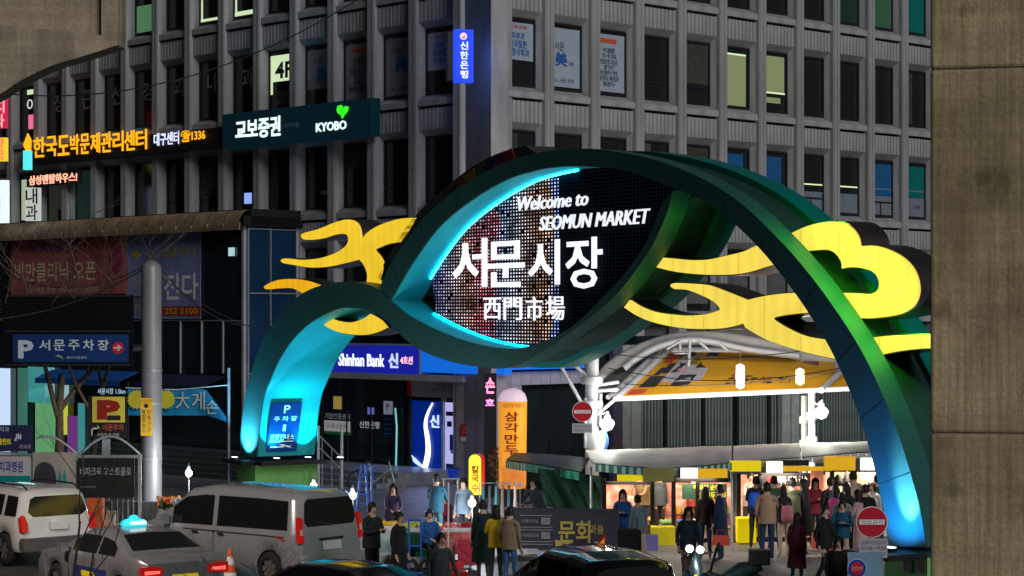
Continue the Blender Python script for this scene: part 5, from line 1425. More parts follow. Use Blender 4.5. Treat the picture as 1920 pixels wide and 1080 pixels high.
b = MB(F1.M); b.lathe([(r_ * 1.1, -zb2 + .0), (r_ * 1.1, -zb2 + .12), (r_ * .8, -zb2 + .15), (r_ * .78, .001)], (cx, 0, zb2), 16); b.build("base", M['blackp'], o)
mr_ = mat("maroon_print", (.25, .015, .02), .5, var=0)
TP("서문시장 떡볶이", F1, 942, 756, 982, 765, -r_ - .02, ink_k, o, th=0)
for i, ch in enumerate("삼각만두"): TP(ch, F1, 946, 772 + i * 21, 972, 790 + i * 21, -r_ - .02, mr_, o, th=0, off_=.02)
o2 = sign("food_sign", "orange food panel standing below the inflatable pillar", Frame(0, 56.6, 0, 0), (941, 874, 985, 914), 0, .06, mat("menu_orange", (.75, .25, .05), .5, emit=(.9, .28, .06), es=.5, var=.25, scale=6))
TP("Fun Cafe", Frame(0, 56.6, 0, 0), 944, 903, 983, 911, -.01, M['white'], o2, th=0, off_=.02)
b = MB(); 
for px in (945, 981): b.box(P(px, 900, 56.65).x - .02, P(px, 900, 56.65).x + .02, 56.63, 56.67, 0, P(px, 914, 56.6).z)
b.build("stand", M['black'], o2)
F2 = Frame(0, 55, 0, 0)
o = thing("lit_pylon_sign", F2.w(F2.hit(893, 930, 0)[0], 0, 0), "lit yellow pylon sign with red letters, rounded top and a red side", "sign")
x0_, z1_ = F2.hit(879, 852, 0); x1_, z0_ = F2.hit(902, 928, 0); w2 = (x1_ - x0_) / 2; cx = (x0_ + x1_) / 2
outl = [(x0_, z0_), (x1_, z0_)] + [(cx + w2 * cos(t * pi / 8), z1_ - w2 + w2 * sin(t * pi / 8)) for t in range(9)]
b = MB(F2.M); b.poly(outl, 0, .05); b.build("face", glow("pylon_yellow", (1.0, .78, .05), 1.1), o)
b = MB(F2.M); b.poly([(x + .09, z) for x, z in outl], .0501, .42); b.build("body", mat("pylon_red", (.5, .02, .03), .4, emit=(.5, .02, .03), es=.4, var=0), o)
for i, ch in enumerate("칼국수"): TP(ch, F2, 884, 873 + i * 17, 898, 888 + i * 17, -.02, mr_ if i < 2 else REDS, o, th=.01, off_=.03)
b = MB(F2.M); b.box(x0_, x1_ + .1, .05, .4, 0.0, z0_); b.build("base", M['blackp'], o)
lamp('POINT', F2.w(cx, -.5, 1.2), 12, (1, .8, .2), o, .1)
# ------------------------------------------------------------------ left foreground: pole, signs, fence, trees
o = thing("steel_pole", G(284, 58), "thick grey round steel pole with a domed cap left of the arch", "pole")
b = MB(); b.lathe([(.285, 0), (.285, .02), (.28, 3.5), (.272, dz(505, 58)), (.24, dz(496, 58)), (.10, dz(489, 58)), (.01, dz(487, 58))], G(284, 58), 24)
b.build("shaft", mat("pole_grey", (.34, .33, .34), .45, metal=.2, var=.15, scale=2, stretch=(1, 1, .4), dirt=.3), o)
b = MB(); b.lathe([(.5, 0), (.5, .04), (.3, .06)], G(284, 58), 20); b.build("base_plate", M['galv'], o)
F3 = Frame(0, 57.7, 0, 0)
for z in (1.7, 3.2, 4.1):
    b = MB(); b.lathe([(.292, -.03), (.296, 0), (.292, .03)], G(284, 58) + Vector((0, 0, z)), 24); b.build("band", M['galv'], o)
o2 = sign("yellow_strip_sign", "narrow yellow vertical notice strapped to the thick grey pole", F3, (264, 746, 286, 817), 0, .015, mat("notice_amber", (.65, .36, .02), .5, var=.08))
for i, ch in enumerate("불법주정차"): TP(ch, F3, 266, 768 + i * 9, 273, 776 + i * 9, -.005, ink_k, o2, th=0)
for i, ch in enumerate("단속구간"): TP(ch, F3, 276, 768 + i * 11, 283, 777 + i * 11, -.005, ink_k, o2, th=0)
b = MB(F3.M); xx, zz = F3.hit(274, 761, -.01); b.disc_y(xx, -.01, zz, .06, .008, 16); b.build("camera_symbol", ink_k, o2)
TP("주차금지", F3, 265, 749, 285, 755, -.005, ink_r, o2, th=0)
F4 = Frame(0, 57.6, 0, 0)
o = thing("parking_gantry_sign", F4.w(F4.hit(125, 685, 0)[0], 0, F4.hit(125, 685, 0)[1]), "big dark display box with a blue P parking strip below, left of the grey pole", "sign")
BP(F4, 6, 553, 247, 686, 0, .32, "case", mat("case_black", (.004, .004, .005), .6, var=0, spec=.05), o)
BP(F4, 24, 627, 241, 679, -.02, .019, "blue_strip", mat("parking_blue", (.008, .03, .12), .4, var=.08), o)
for a, c in ((553, 557), (619, 623), (682, 686)): BP(F4, 8, a, 245, c, -.03, .029, "edge", M['black'], o)
SGW = mat("sign_reflective_white", (.5, .54, .56), .4, var=0)
TP("P", F4, 34, 638, 63, 672, -.03, SGW, o, th=0, off_=.04)
for i, ch in enumerate("서문주차장"): TP(ch, F4, 73 + i * 27.5, 637, 94 + i * 27.5, 657, -.03, SGW, o, th=0, off_=.015)
TP("대구시설공단", F4, 125, 668, 163, 673, -.03, SGW, o, th=0)
b = MB(F4.M); b.poly([F4.hit(a, c, -.03) for a, c in ((103, 666), (110, 665), (117, 669), (119, 675), (115, 671), (108, 669))], -.032, -.03); b.build("swoosh_emblem", mat("emblem_green", (.15, .35, .12), .5, var=0), o)
xx, zz = F4.hit(221, 652, -.03); b = MB(F4.M); b.disc_y(xx, -.034, zz, .16, .01, 20); b.build("arrow_disc", REDS, o)
TP("→", F4, 213, 646, 229, 658, -.04, SGW, o, th=0, off_=.04)
b = MB()
for py in (562, 652): b.tube([P(247, py, 57.7), P(268, py, 57.9)], .10, 8)
b.build("arm", M['black'], o)
# yellow P sign on a post
F5 = Frame(0, 57.2, 0, 0)
o = sign("parking_sign", "square yellow P sign with a dark red letter on a black board", F5, (165, 742, 237, 822), 0, .06, mat("board_black", (.012, .012, .013), .5, var=0))
BP(F5, 173, 744, 234, 792, -.012, .011, "yellow_face", mat("p_yellow", (.6, .47, .06), .5, var=.05), o)
TP("P", F5, 182, 750, 226, 787, -.02, mat("p_red", (.25, .015, .01), .5, var=0), o, th=0, off_=.07)
TP("▬", F5, 201, 779, 226, 788, -.025, M['black'], o, th=0)
TP("↱", F5, 171, 797, 188, 816, -.008, CREAM, o, th=0, off_=.03); TP("서문주차", F5, 192, 795, 232, 808, -.008, mat("p_redbright", (.4, .08, .05), .5, var=0), o, th=0, off_=.02)
TP("우회전 후 진입", F5, 182, 812, 223, 818, -.008, CREAM, o, th=0)
TP("서문시장 1.5km", F5, 183, 728, 235, 739, 0, glow("pale_blue_lit", (.35, .5, .7), 1), o, th=.01)
b = MB(); b.box(P(199, 800, 57.3).x - .1, P(199, 800, 57.3).x + .1, 57.25, 57.35, 0, dz(822, 57.3)); b.build("post", M['galv'], o)
# fence with arched rails and boards
F6 = Frame(0, 56.4, 0, 0)
fence = thing("street_fence", F6.w(F6.hit(160, 900, 0)[0], 0, 0), "grey metal street fence with arched top rails at the left", "fence")
for px in (64, 145, 262):
    x = F6.hit(px, 900, 0)[0]; b = MB(F6.M); b.box(x - .04, x + .04, -.04, .04, 0, F6.hit(px, 852, 0)[1]); b.build("post", M['galv'], fence)
for a, c in ((68, 145), (149, 262)):
    pts = []
    for k in range(11):
        t = k / 10; px = a + (c - a) * t; py = 852 - 34 * sin(pi * (t if a > 100 else min(1, .35 + t * .65)))
        x, z = F6.hit(px, py, 0); pts.append((x, 0, z))
    b = MB(F6.M); b.tube(pts, .035, 6); b.build("arched_rail", M['steel'], fence)
b = MB(F6.M); x0_, x1_ = F6.hit(-40, 850, 0)[0], F6.hit(266, 850, 0)[0]; zz = F6.hit(100, 856, 0)[1]; b.box(x0_, x1_, -.03, .03, zz - .04, zz + .04); b.build("rail", M['galv'], fence)
for i in range(30):
    px = -30 + i * 10; x = F6.hit(px, 900, 0)[0]
    b = MB(F6.M); b.box(x - .012, x + .012, .0, .024, .12, zz - .05); b.build("bar", M['galv'], fence)
F7 = Frame(0, 56.2, 0, 0)
def sboard(label, box, m, cat="signboard", y=0):
    o = sign("sign_board", label, F7, box, y, .05, m, cat)
    return o
o = sboard("navy signboard with yellow blocks and a white hand mark at the left edge", (-30, 797, 60, 846), mat("board_navy", (.02, .02, .07), .5, var=.2), y=-.1)
TP("서울치과", F7, -20, 800, 17, 810, -.11, SGW, o, th=0); TP("임플란트", F7, -12, 822, 21, 834, -.11, M['yellow'], o, th=0, off_=.03); TP("♨", F7, 27, 812, 43, 830, -.11, SGW, o, th=0, off_=.02)
TP("교정 보철 상담", F7, 36, 834, 58, 841, -.11, SKN if 'SKN' in globals() else CREAM, o, th=0)
o = sboard("white signboard with blue letters and a teal foot strip at the left edge", (-30, 856, 57, 908), mat("board_pinkwhite", (.42, .36, .36), .5, var=.1), y=-.1)
TP("서울치과병원", F7, -25, 864, 43, 886, -.11, mat("board_blueink", (.03, .05, .25), .5, var=0), o, th=0, off_=.02)
BP(F7, -30, 892, 57, 910, -.112, .01, "teal_strip", mat("teal_strip", (.0, .18, .16), .5, var=.1), o)
o = sboard("beige signboard with a dark arched figure print and teal bottles", (61, 848, 142, 936), mat("board_beige", (.30, .26, .22), .6, var=.2, scale=2))
b = MB(F7.M); b.poly([F7.hit(a, c, -.01) for a, c in smooth([(66, 912), (66, 880), (76, 868), (90, 868), (102, 880), (103, 912)], 4, True)], -.012, -.008); b.build("figure_print", mat("figure_dark", (.03, .03, .04), .6, var=.3), o)
for px in (112, 121):
    b = MB(F7.M); b.poly([F7.hit(a, c, -.01) for a, c in ((px - 3, 908), (px + 3, 908), (px + 3, 892), (px + 1, 886), (px + 1, 882), (px - 1, 882), (px - 1, 886), (px - 3, 892))], -.012, -.008); b.build("bottle_print", mat("bottle_teal", (.02, .2, .22), .6, var=0), o)
o = sboard("black signboard with grey Korean lettering beside the grey pole", (146, 859, 252, 933), mat("board_soot", (.012, .013, .013), .5, var=.2))
TP("비파크육 고스트폴로", F7, 150, 876, 246, 892, -.01, mat("letter_grey", (.28, .28, .28), .6, var=0), o, th=0, off_=.015)
TP("생고기 무한 리필 전문점", F7, 151, 911, 180, 915, -.01, MATS["letter_grey"], o, th=0)
o = thing("low_wall", G(150, 56.6), "low dark stone planter wall behind the white off-road car", "wall")
bm_ = mat("planter_stone", (.07, .07, .072), .8, var=.3, scale=4)
for k in range(14):
    x = G(-20, 56.6).x + k * .36
    for r in range(3):
        b = MB(); b.box(x + (.18 if r % 2 else 0), x + .35 + (.18 if r % 2 else 0), 56.5, 56.8, r * .22, r * .22 + .21); b.build("stone_block", bm_, o)
# pennant banner on ropes: cyan with yellow sun and Korean letters
F8 = Frame(0, 63.5, 0, 0)
o = sign("cyan_banner", "sagging cyan banner with cream letters and yellow suns beside the arch leg", F8, (238, 735, 240, 737), 0, .001, mat("banner_cyan", (.01, .22, .42), .6, var=.2), "banner")
nx = 20; rows = []
top = lambda px: 729 + (px - 240) * .02 + 4 * sin((px - 240) / 185 * pi); bot = lambda px: (779 if px < 390 else 779 + (px - 390) * .35)
for k in range(6):
    rows.append([P(240 + i * 9.3 * (1 if k == 0 else (1 - .0 * k)), 0, 63.5) for i in range(nx + 1)])
def topy(px): return 729 if px < 385 else 729 + (px - 385) * 1.35
rows = [[P(240 + i * 9.2, topy(240 + i * 9.2) + (bot(240 + i * 9.2) - topy(240 + i * 9.2)) * k / 5, 63.5 + .06 * sin(i * .8 + k * .5)) for i in range(nx + 1)] for k in range(6)]
b = MB(); b.sheet(rows[::-1]); b.sheet([[p + Vector((0, .02, 0)) for p in r] for r in rows]); b.build("cloth", MATS["banner_cyan"], o)
CRM = mat("banner_letter", (.6, .56, .45), .6, var=0)
TP("大", F8, 330, 735, 355, 766, -.12, CRM, o, th=0); TP("게", F8, 360, 735, 384, 768, -.12, CRM, o, th=0); TP("손", F8, 387, 750, 408, 776, -.12, CRM, o, th=0)
for px in (257, 311):
    xx, zz = F8.hit(px, 749, -.1); pts = [(xx + (.30 if k % 2 else .24) * cos(k * pi / 18), zz + (.30 if k % 2 else .24) * sin(k * pi / 18)) for k in range(36)]
    b = MB(F8.M); b.poly(pts, -.14, -.125); b.build("sun_print", mat("sun_yellow", (.6, .52, .03), .6, var=.1), o)
b = MB(); b.tube([P(236, 727, 63.5), P(330, 731, 63.5), P(428, 722, 63.5)], .015, 5); b.build("rope", M['white'], o)
o = thing("banner_post", G(240, 63.6), "thin dark post at the left end of the cyan banner", "post"); b = MB(); b.tube([G(240, 63.6), P(240, 715, 63.6)], .04, 6); b.build("shaft", M['black'], o)
o = thing("banner_post", G(429, 63.6), "thin dark post at the right end of the cyan banner", "post"); b = MB(); b.tube([G(429, 63.6), P(429, 690, 63.6)], .05, 6); b.build("shaft", M['galv'], o)
# white floodlight on a rack (glare left of the van)
def bare_bulb(label, px, py, d, e, col=(.85, .95, 1.0), r=.09, stand=True, s=14):
    o = thing("bare_bulb", P(px, py, d), label, "lamp", "bare bulbs lighting the street stalls")
    b = MB(); b.ball(P(px, py, d), r, 12, 8, 1.1); b.build("bulb", glow("bulb_%d" % int(s), col, s), o)
    b = MB(); b.lathe([(.03, 0), (.05, .02), (.05, .12), (.02, .14)], P(px, py, d) + Vector((0, 0, r * .9)), 8); b.build("socket", M['blackp'], o)
    if stand:
        g_ = G(px, d + .12); b = MB(); b.tube([g_, g_ + Vector((0, 0, P(px, py, d).z + .25)), P(px, py, d) + Vector((0, 0, .25)), P(px, py, d) + Vector((0, 0, .12))], .018, 6); b.build("stand", M['galv'], o)
    lamp('POINT', P(px, py, d) + Vector((0, -r - .08, 0)), e, col, o, .08)
bare_bulb("glaring white bulb above the flowers left of the arch leg", 354, 887, 57, 200)
bare_bulb("glaring bulb just right of the green pedestal, above the silver van", 588, 912, 54, 200)
bare_bulb("glaring bulb on a stand behind the silver van's rear corner", 661, 929, 51, 200)
bare_bulb("glaring bulb above the fruit stall beside the yellow pylon sign", 885, 943, 49.6, 230)

# bare trees
def tree(px, d, label, lean, hgt, r0, seed, cat="tree", levels=4, m=None, name="bare_tree", wide=.5):
    rnd = random.Random(seed); g_ = G(px, d)
    o = thing(name, g_, label, cat)
    tr = MB(); cr = MB()
    def grow(mb, p, dr, L_, r, lv):
        pts = [p]; q = p.copy(); dd = dr.copy(); n_ = 4
        for k in range(n_):
            dd = (dd + Vector((rnd.uniform(-.16, .16), rnd.uniform(-.16, .16), rnd.uniform(-.05, .12)))).normalized()
            q = q + dd * L_ / n_; pts.append(q.copy())
        mb.tube(pts, [r * (1 - .45 * k / n_) for k in range(n_ + 1)], 6 if lv > 1 else 4, caps=False)
        if lv <= 0: return
        nb = rnd.choice((2, 3, 3)) if lv > 1 else 3
        for k in range(nb):
            t = rnd.uniform(.45, 1.0); i = min(n_ - 1, int(t * n_)); s0 = pts[i].lerp(pts[i + 1], t * n_ - i)
            nd = (dd + Vector((rnd.uniform(-1, 1) * wide * 1.6, rnd.uniform(-1, 1) * wide, rnd.uniform(-.1, .6)))).normalized()
            grow(cr, s0, nd, L_ * rnd.uniform(.55, .8), r * .5, lv - 1)
    grow(tr, g_, Vector(lean).normalized(), hgt, r0, levels)
    tr.build("trunk", m or M['bark'], o); c_ = cr.build("crown", m or M['bark'], o)
    return o
tree(97, 58.8, "leaning bare tree with a knobbly trunk behind the parking display", (.14, 0, 1), 4.0, .16, 11, levels=5, wide=.75)
tree(148, 58.9, "slim bare tree right of the leaning one, behind the yellow P sign", (.12, 0, 1), 3.9, .11, 5, levels=5, wide=.7)
# twiggy saplings near the road edge
tree(420, 39.5, "bare twiggy shrub in front of the silver van", (0.02, 0, 1), .75, .02, 21, "shrub", 5, M['twig'], "bare_shrub", .9)
tree(460, 39.2, "second bare twiggy shrub before the van's rear wheel", (0.1, 0, 1), .8, .02, 22, "shrub", 5, M['twig'], "bare_shrub", .9)
tree(140, 38.5, "thin bare sapling before the white off-road car", (0.02, 0, 1), 1.9, .035, 8, "sapling", 4, M['twig'], "bare_sapling", .5)
tree(168, 38.2, "thin bare sapling in front of the taxi's side", (-.04, 0, 1), 1.5, .03, 9, "sapling", 4, M['twig'], "bare_sapling", .5)
tree(1000, 35.5, "bare twiggy shrub in front of the black car with the flag", (0.0, 0, 1), .8, .02, 31, "shrub", 5, M['twig'], "bare_shrub", .9)

# overhead wires
def wire(a, c, sag, r, label):
    o = thing("overhead_wire", P(*a), label, "wire", "overhead wires")
    A, C = P(*a), P(*c); b = MB(); pts = []
    for k in range(17):
        t = k / 16; p = A.lerp(C, t); p.z -= sag * 4 * t * (1 - t); pts.append(p)
    b.tube(pts, r, 5); b.build("cable", M['black'], o)
wire((-40, 170, 64), (700, -20, 64), 1.2, .02, "long sagging wire across the top of the left street front")
wire((268, 505, 58), (-40, 600, 52), .3, .02, "dark cable from the grey pole's top down to the left")
wire((268, 500, 58), (-60, 470, 60), .8, .015, "dark cable from the grey pole's top sagging to the left edge")
wire((296, 498, 58), (520, 600, 61), .7, .015, "dark cable from the grey pole down towards the arch")
wire((300, 520, 58), (700, 650, 63), .6, .012, "thin cable passing behind the left arch leg")
wire((1090, 655, 55), (1760, 600, 45), .5, .012, "upper thin cable crossing the orange banner to the pier")
wire((1140, 690, 55), (1760, 640, 45), .55, .012, "lower thin cable crossing the orange banner to the pier")
wire((1170, 720, 56), (1700, 668, 56), .3, .012, "thin cable along the foot of the orange banner")

# off-frame sodium street lamp that lights the road at the left
o = thing("street_lamp", (-15, 36, 0), "tall grey street lamp with a sodium head over the road at the left", "street lamp")
b = MB(); b.tube([(-15, 36, 0), (-15, 36, 8.5), (-14.6, 36.2, 9.0), (-12.9, 37.2, 9.2)], [.11, .08, .06, .05], 10); b.build("pole", M['galv'], o)
b = MB(); b.box(-13.3, -12.4, 37.1, 37.5, 9.12, 9.28); b.build("head", M['galv'], o)
b = MB(); b.box(-13.2, -12.5, 37.15, 37.45, 9.10, 9.119); b.build("lens", glow("sodium_lens", (1.0, .6, .25), 8), o)
lamp('SPOT', (-12.85, 37.3, 9.05), 5200, (1.0, .84, .70), o, .2, (-8.5, 43.5, 0), radians(88), .9)
# ------------------------------------------------------------------ vehicles
def interp(tab, x):
    if x <= tab[0][0]: return tab[0][1]
    for (a, u), (b, v) in zip(tab, tab[1:]):
        if x <= b:
            t = (x - a) / (b - a); t = t * t * (3 - 2 * t) if len(tab[0]) > 2 else t
            return u + (v - u) * t
    return tab[-1][1]
GLASS = mat("car_glass", (.008, .01, .012), .06, var=0, spec=.8)
TAIL = mat("tail_lens_red", (.35, .01, .01), .2, emit=(.5, .01, .01), es=.35, var=0)
def paint(name, c, metal=.6, rough=.28): return mat(name, c, rough, metal=metal, var=.03, coat=.6)
def vehicle(name, label, loc, heading, sp):
    """x forward, y to the left side, z up.  sp: L, top, belt, low, half widths, wheels"""
    o = thing(name, loc, label, sp.get('cat', 'car'), None)
    L = sp['L']; top, belt = sp['top'], sp['belt']; hw = sp['hw']; htop = sp['htop']; low = sp['low']; wr = sp['wr']; wx = sp['wx']
    rt = sp.get('rear_tilt', 0.0)
    xs = sorted(set([-L / 2 + L * i / 46 for i in range(47)] + [w + wr * 1.13 * cos(pi * k / 10) for w in wx for k in range(11)]))
    def width(x):   # plan rounding at the ends
        e = min(x + L / 2, L / 2 - x); return hw - .13 * max(0, 1 - e / .35) ** 2
    def zl(x):
        z = low
        for w in wx:
            dx = abs(x - w)
            if dx < wr * 1.13: z = max(z, wr + sqrt(max(0, (wr * 1.13) ** 2 - dx * dx)) )
        return z
    def sec(x):
        w = width(x); zb = interp(belt, x); zt = max(interp(top, x), zb + .03); zlo = min(zl(x), zb - .12)
        g = min(1, (zt - zb) / .5); wt = w - (hw - htop) * g
        q = [(w - .05, zlo), (w, zlo + min(.10, (zb - zlo) * .3)), (w + .015, zlo + (zb - zlo) * .55), (w, zb - .06), (w - .03, zb), (wt + .04 * g, zb + (zt - zb) * .80), (wt - .03, zt - .045 * g), (wt - .14, zt), (wt * .5, zt + .02 * g), (0, zt + .03 * g)]
        return q
    def shift(x, z):
        return x + (rt * (z - .8) if x < -L / 2 + .9 and z > .8 else 0) * max(0, min(1, (-L / 2 + .9 - x) / .9))
    b = MB(); b.smooth = True; rows = []
    for x in xs:
        q = sec(x); ring = [(x, y, z) for y, z in q] + [(x, -y, z) for y, z in q[-2::-1]]
        rows.append([(shift(x, z), y, z) for x, y, z in ring])
    b.sheet(rows, True)
    nr_ = len(rows[0])
    b.add(rows[0], [tuple(range(nr_))], False); b.add(rows[-1], [tuple(range(nr_))[::-1]], False)
    # floor pan
    b.add([(-L / 2 + .1, hw - .12, low + .12), (L / 2 - .1, hw - .12, low + .12), (L / 2 - .1, -hw + .12, low + .12), (-L / 2 + .1, -hw + .12, low + .12)], [(0, 1, 2, 3)])
    PM = sp['paint']
    body = b.build("body", PM); body.location = loc; body.rotation_euler = (0, 0, heading); 
    MT = Matrix.Translation(Vector(loc)) @ Matrix.Rotation(heading, 4, 'Z')
    for p in body.data.polygons:
        pass
    o.rotation_euler = (0, 0, heading)
    attach(body, o)
    def part(mb, nm, m, parent=None):
        mb_ = mb; x_ = bpy.data.objects.new(nm, mb_.mesh(nm, m)); COL.objects.link(x_); x_.location = loc; x_.rotation_euler = (0, 0, heading); attach(x_, parent or o); return x_
    # dark wheel wells
    for w in wx:
        for s in (-1, 1):
            b = MB()
            y0_, y1_ = (hw - .30, hw - .06) if s > 0 else (-hw + .06, -hw + .30)
            b.add([(w + wr * 1.12 * cos(t * pi / 12), y, wr + wr * 1.12 * sin(t * pi / 12)) for y in (y0_, y1_) for t in range(13)], [(t, t + 1, t + 14, t + 13) for t in range(12)])
            b.add([(w + wr * 1.12 * cos(t * pi / 12), y0_ if s > 0 else y1_, wr + wr * 1.12 * sin(t * pi / 12)) for t in range(13)], [tuple(range(13))])
            part(b, "wheel_well", M['blackp'])
    for w in wx:
        for s in (-1, 1):
            b = MB(); yc = s * (hw - .12)
            prof = [(wr * .62, -.11), (wr * .9, -.115), (wr, -.08), (wr, .08), (wr * .9, .115), (wr * .62, .11)]
            n_ = 22; vs = [(w + r * cos(2 * pi * k / n_), yc + t, wr + r * sin(2 * pi * k / n_)) for r, t in prof for k in range(n_)]
            b.add(vs, [(i * n_ + k, i * n_ + (k + 1) % n_, (i + 1) * n_ + (k + 1) % n_, (i + 1) * n_ + k) for i in range(5) for k in range(n_)], True)
            wh = part(b, "wheel", M['rubber'])
            b = MB(); yo = yc + s * .085
            b.add([(w + wr * .63 * cos(2 * pi * k / n_), yo - s * .05, wr + wr * .63 * sin(2 * pi * k / n_)) for k in range(n_)], [tuple(range(n_)) if s < 0 else tuple(range(n_))[::-1]])
            for k in range(sp.get('spokes', 7)):
                a = 2 * pi * k / sp.get('spokes', 7); c_, s_ = cos(a), sin(a); t_ = .045
                b.add([(w + wr * .12 * c_ - t_ * s_, yo, wr + wr * .12 * s_ + t_ * c_), (w + wr * .6 * c_ - t_ * s_ * 1.3, yo, wr + wr * .6 * s_ + t_ * c_ * 1.3), (w + wr * .6 * c_ + t_ * s_ * 1.3, yo, wr + wr * .6 * s_ - t_ * c_ * 1.3), (w + wr * .12 * c_ + t_ * s_, yo, wr + wr * .12 * s_ - t_ * c_)], [(0, 1, 2, 3) if s < 0 else (3, 2, 1, 0)])
            b.add([(w + wr * .16 * cos(2 * pi * k / 12), yo + s * .01, wr + wr * .16 * sin(2 * pi * k / 12)) for k in range(12)], [tuple(range(12)) if s < 0 else tuple(range(12))[::-1]])
            part(b, "rim", sp.get('rim', mat("alloy", (.45, .44, .42), .3, metal=.8, var=0)), wh)
    # side glass
    for (xa, xb, nm) in sp['side']:
        for s in (-1, 1):
            b = MB(); rws = []; m_ = 14
            for k in range(m_ + 1):
                x = xa + (xb - xa) * k / m_
                q = sec(x); (ya, za), (yb, zb_) = q[4], q[5]
                yb2, zb2 = q[6]
                inset = .02
                row = []
                zt_ = min(zb_, interp(top, x) - .09)
                ok = max(0.0, zt_ - za - .06)
                f0 = .05 / max(.05, (zb_ - za)); f1 = f0 + ok / max(.05, (zb_ - za))
                for f in (f0, (f0 + f1) / 2, f1):
                    y = ya + (yb - ya) * f + .012; z = za + (zb_ - za) * f
                    row.append((shift(x, z), s * y, z))
                rws.append(row)
            b.sheet(rws if s > 0 else rws[::-1], True); part(b, nm, GLASS)
    # windscreen / rear glass on the slopes
    for (xa, xb, nm) in sp.get('top_glass', ()):
        b = MB(); rws = []
        for k in range(9):
            x = xa + (xb - xa) * k / 8; q = sec(x); w7 = q[7][0] * 1.0
            rws.append([(shift(x, q[9][1]), w7 * u, q[7][1] + (q[9][1] - q[7][1]) * (1 - abs(u)) + .016) for u in (-1, -.5, 0, .5, 1)])
        b.sheet(rws[::-1] if True else rws, True); part(b, nm, GLASS)
    return o, MT, part, body, sec
def rear_panel(part, nm, m, L, pts, tilt, out=.015, th=.03, parent=None):
    """panel on the rear face: pts (y, z)"""
    b = MB(); f = lambda y, z, o_: (-L / 2 - o_ + (tilt * (z - .8) if z > .8 else 0), y, z)
    n_ = len(pts)
    A = sum(pts[i - 1][0] * pts[i][1] - pts[i][0] * pts[i - 1][1] for i in range(n_))
    if A < 0: pts = pts[::-1]
    b.add([f(y, z, out) for y, z in pts] + [f(y, z, out - th) for y, z in pts], [tuple(range(n_))[::-1]] + [(k, (k + 1) % n_, (k + 1) % n_ + n_, k + n_) for k in range(n_)])
    return part(b, nm, m, parent)
def sym(pts): return pts + [(-y, z) for y, z in pts[::-1]]
HD = lambda deg: radians(180 - deg)     # nose to the left and away
PLATE = mat("number_plate", (.5, .5, .48), .4, var=.1)
# silver van
van_p = paint("van_silver", (.36, .37, .39), .4, .18)
sp = dict(L=5.05, cat="van", hw=.96, htop=.80, low=.32, wr=.345, wx=(-1.62, 1.58), paint=van_p, rear_tilt=.12,
          top=[(-2.525, 1.86), (-2.3, 1.93), (-1.2, 1.96), (.4, 1.95), (1.0, 1.86), (1.95, 1.22), (2.3, 1.08), (2.525, .86)],
          belt=[(-2.525, 1.12), (1.0, 1.08), (1.9, 1.04), (2.3, .96), (2.525, .72)],
          side=[(-2.18, -.02, "rear_side_window"), (.12, 1.42, "front_side_window")], top_glass=[(1.08, 1.92, "windscreen")])
def at_px(px, d): return G(px, d)
vloc = G(466, 46.0)
van, MT, part, body, sec = vehicle("parked_van", "silver-grey van parked in front of the green pedestal, teal light on its roof", vloc, HD(40), sp)
T_ = .12
rear_panel(part, "rear_window", GLASS, 5.05, sym([(.66, 1.24), (.74, 1.34), (.70, 1.72), (.60, 1.80)]), T_)
for s in (-1, 1):
    tl_ = rear_panel(part, "tail_light", TAIL, 5.05, [(s * .93, .92), (s * .80, .92), (s * .82, 1.45), (s * .88, 1.45)], T_, .03, .12)
    rear_panel(part, "reverse_lens", mat("lens_clear", (.5, .4, .4), .2, var=0), 5.05, [(s * .91, 1.08), (s * .83, 1.08), (s * .835, 1.2), (s * .90, 1.2)], T_, .036, .01, tl_)
rear_panel(part, "bumper", van_p, 5.05, sym([(.90, .36), (.92, .62), (.80, .66)]), T_, .09, .12)
pl_ = rear_panel(part, "plate", PLATE, 5.05, sym([(.27, .74), (.27, .92)]), T_, .02, .02)
rear_panel(part, "plate_recess", M['blackp'], 5.05, sym([(.34, .95), (.34, .99)]), T_, .03, .03)
rear_panel(part, "wiper", M['blackp'], 5.05, [(-.05, 1.27), (.45, 1.33), (.45, 1.30), (-.05, 1.24)], T_, .05, .02)
for x in (.6, -.2):
    for s in (-1, 1):
        b = MB(); y = s * (.96 + .02); b.box(x - .09, x + .09, min(y, y + s * .03), max(y, y + s * .03), .96, 1.0); part(b, "door_handle", M['chrome'])
for s in (-1, 1):
    b = MB(); b.box(1.45, 1.62, min(s * .98, s * 1.2), max(s * .98, s * 1.2), 1.1, 1.32); part(b, "wing_mirror", van_p)
for s in (-1, 1):
    for xx_ in (-.02 + .07, 1.0 + .48):
        b = MB(); b.box(xx_ - .006, xx_ + .006, min(s * .968, s * .978), max(s * .968, s * .978), .5, 1.06); part(b, "door_gap", M['black'])
    b = MB(); b.box(-2.1, 1.0, min(s * .975, s * .982), max(s * .975, s * .982), 1.02, 1.035); part(b, "slide_rail", M['black'])
    b = MB(); b.add([(-2.15, s * .985, .98), (-1.85, s * .985, 1.05), (-1.83, s * .985, 1.02), (-2.12, s * .985, .95)], [(0, 1, 2, 3) if s < 0 else (3, 2, 1, 0)]); part(b, "red_tape", REDS)
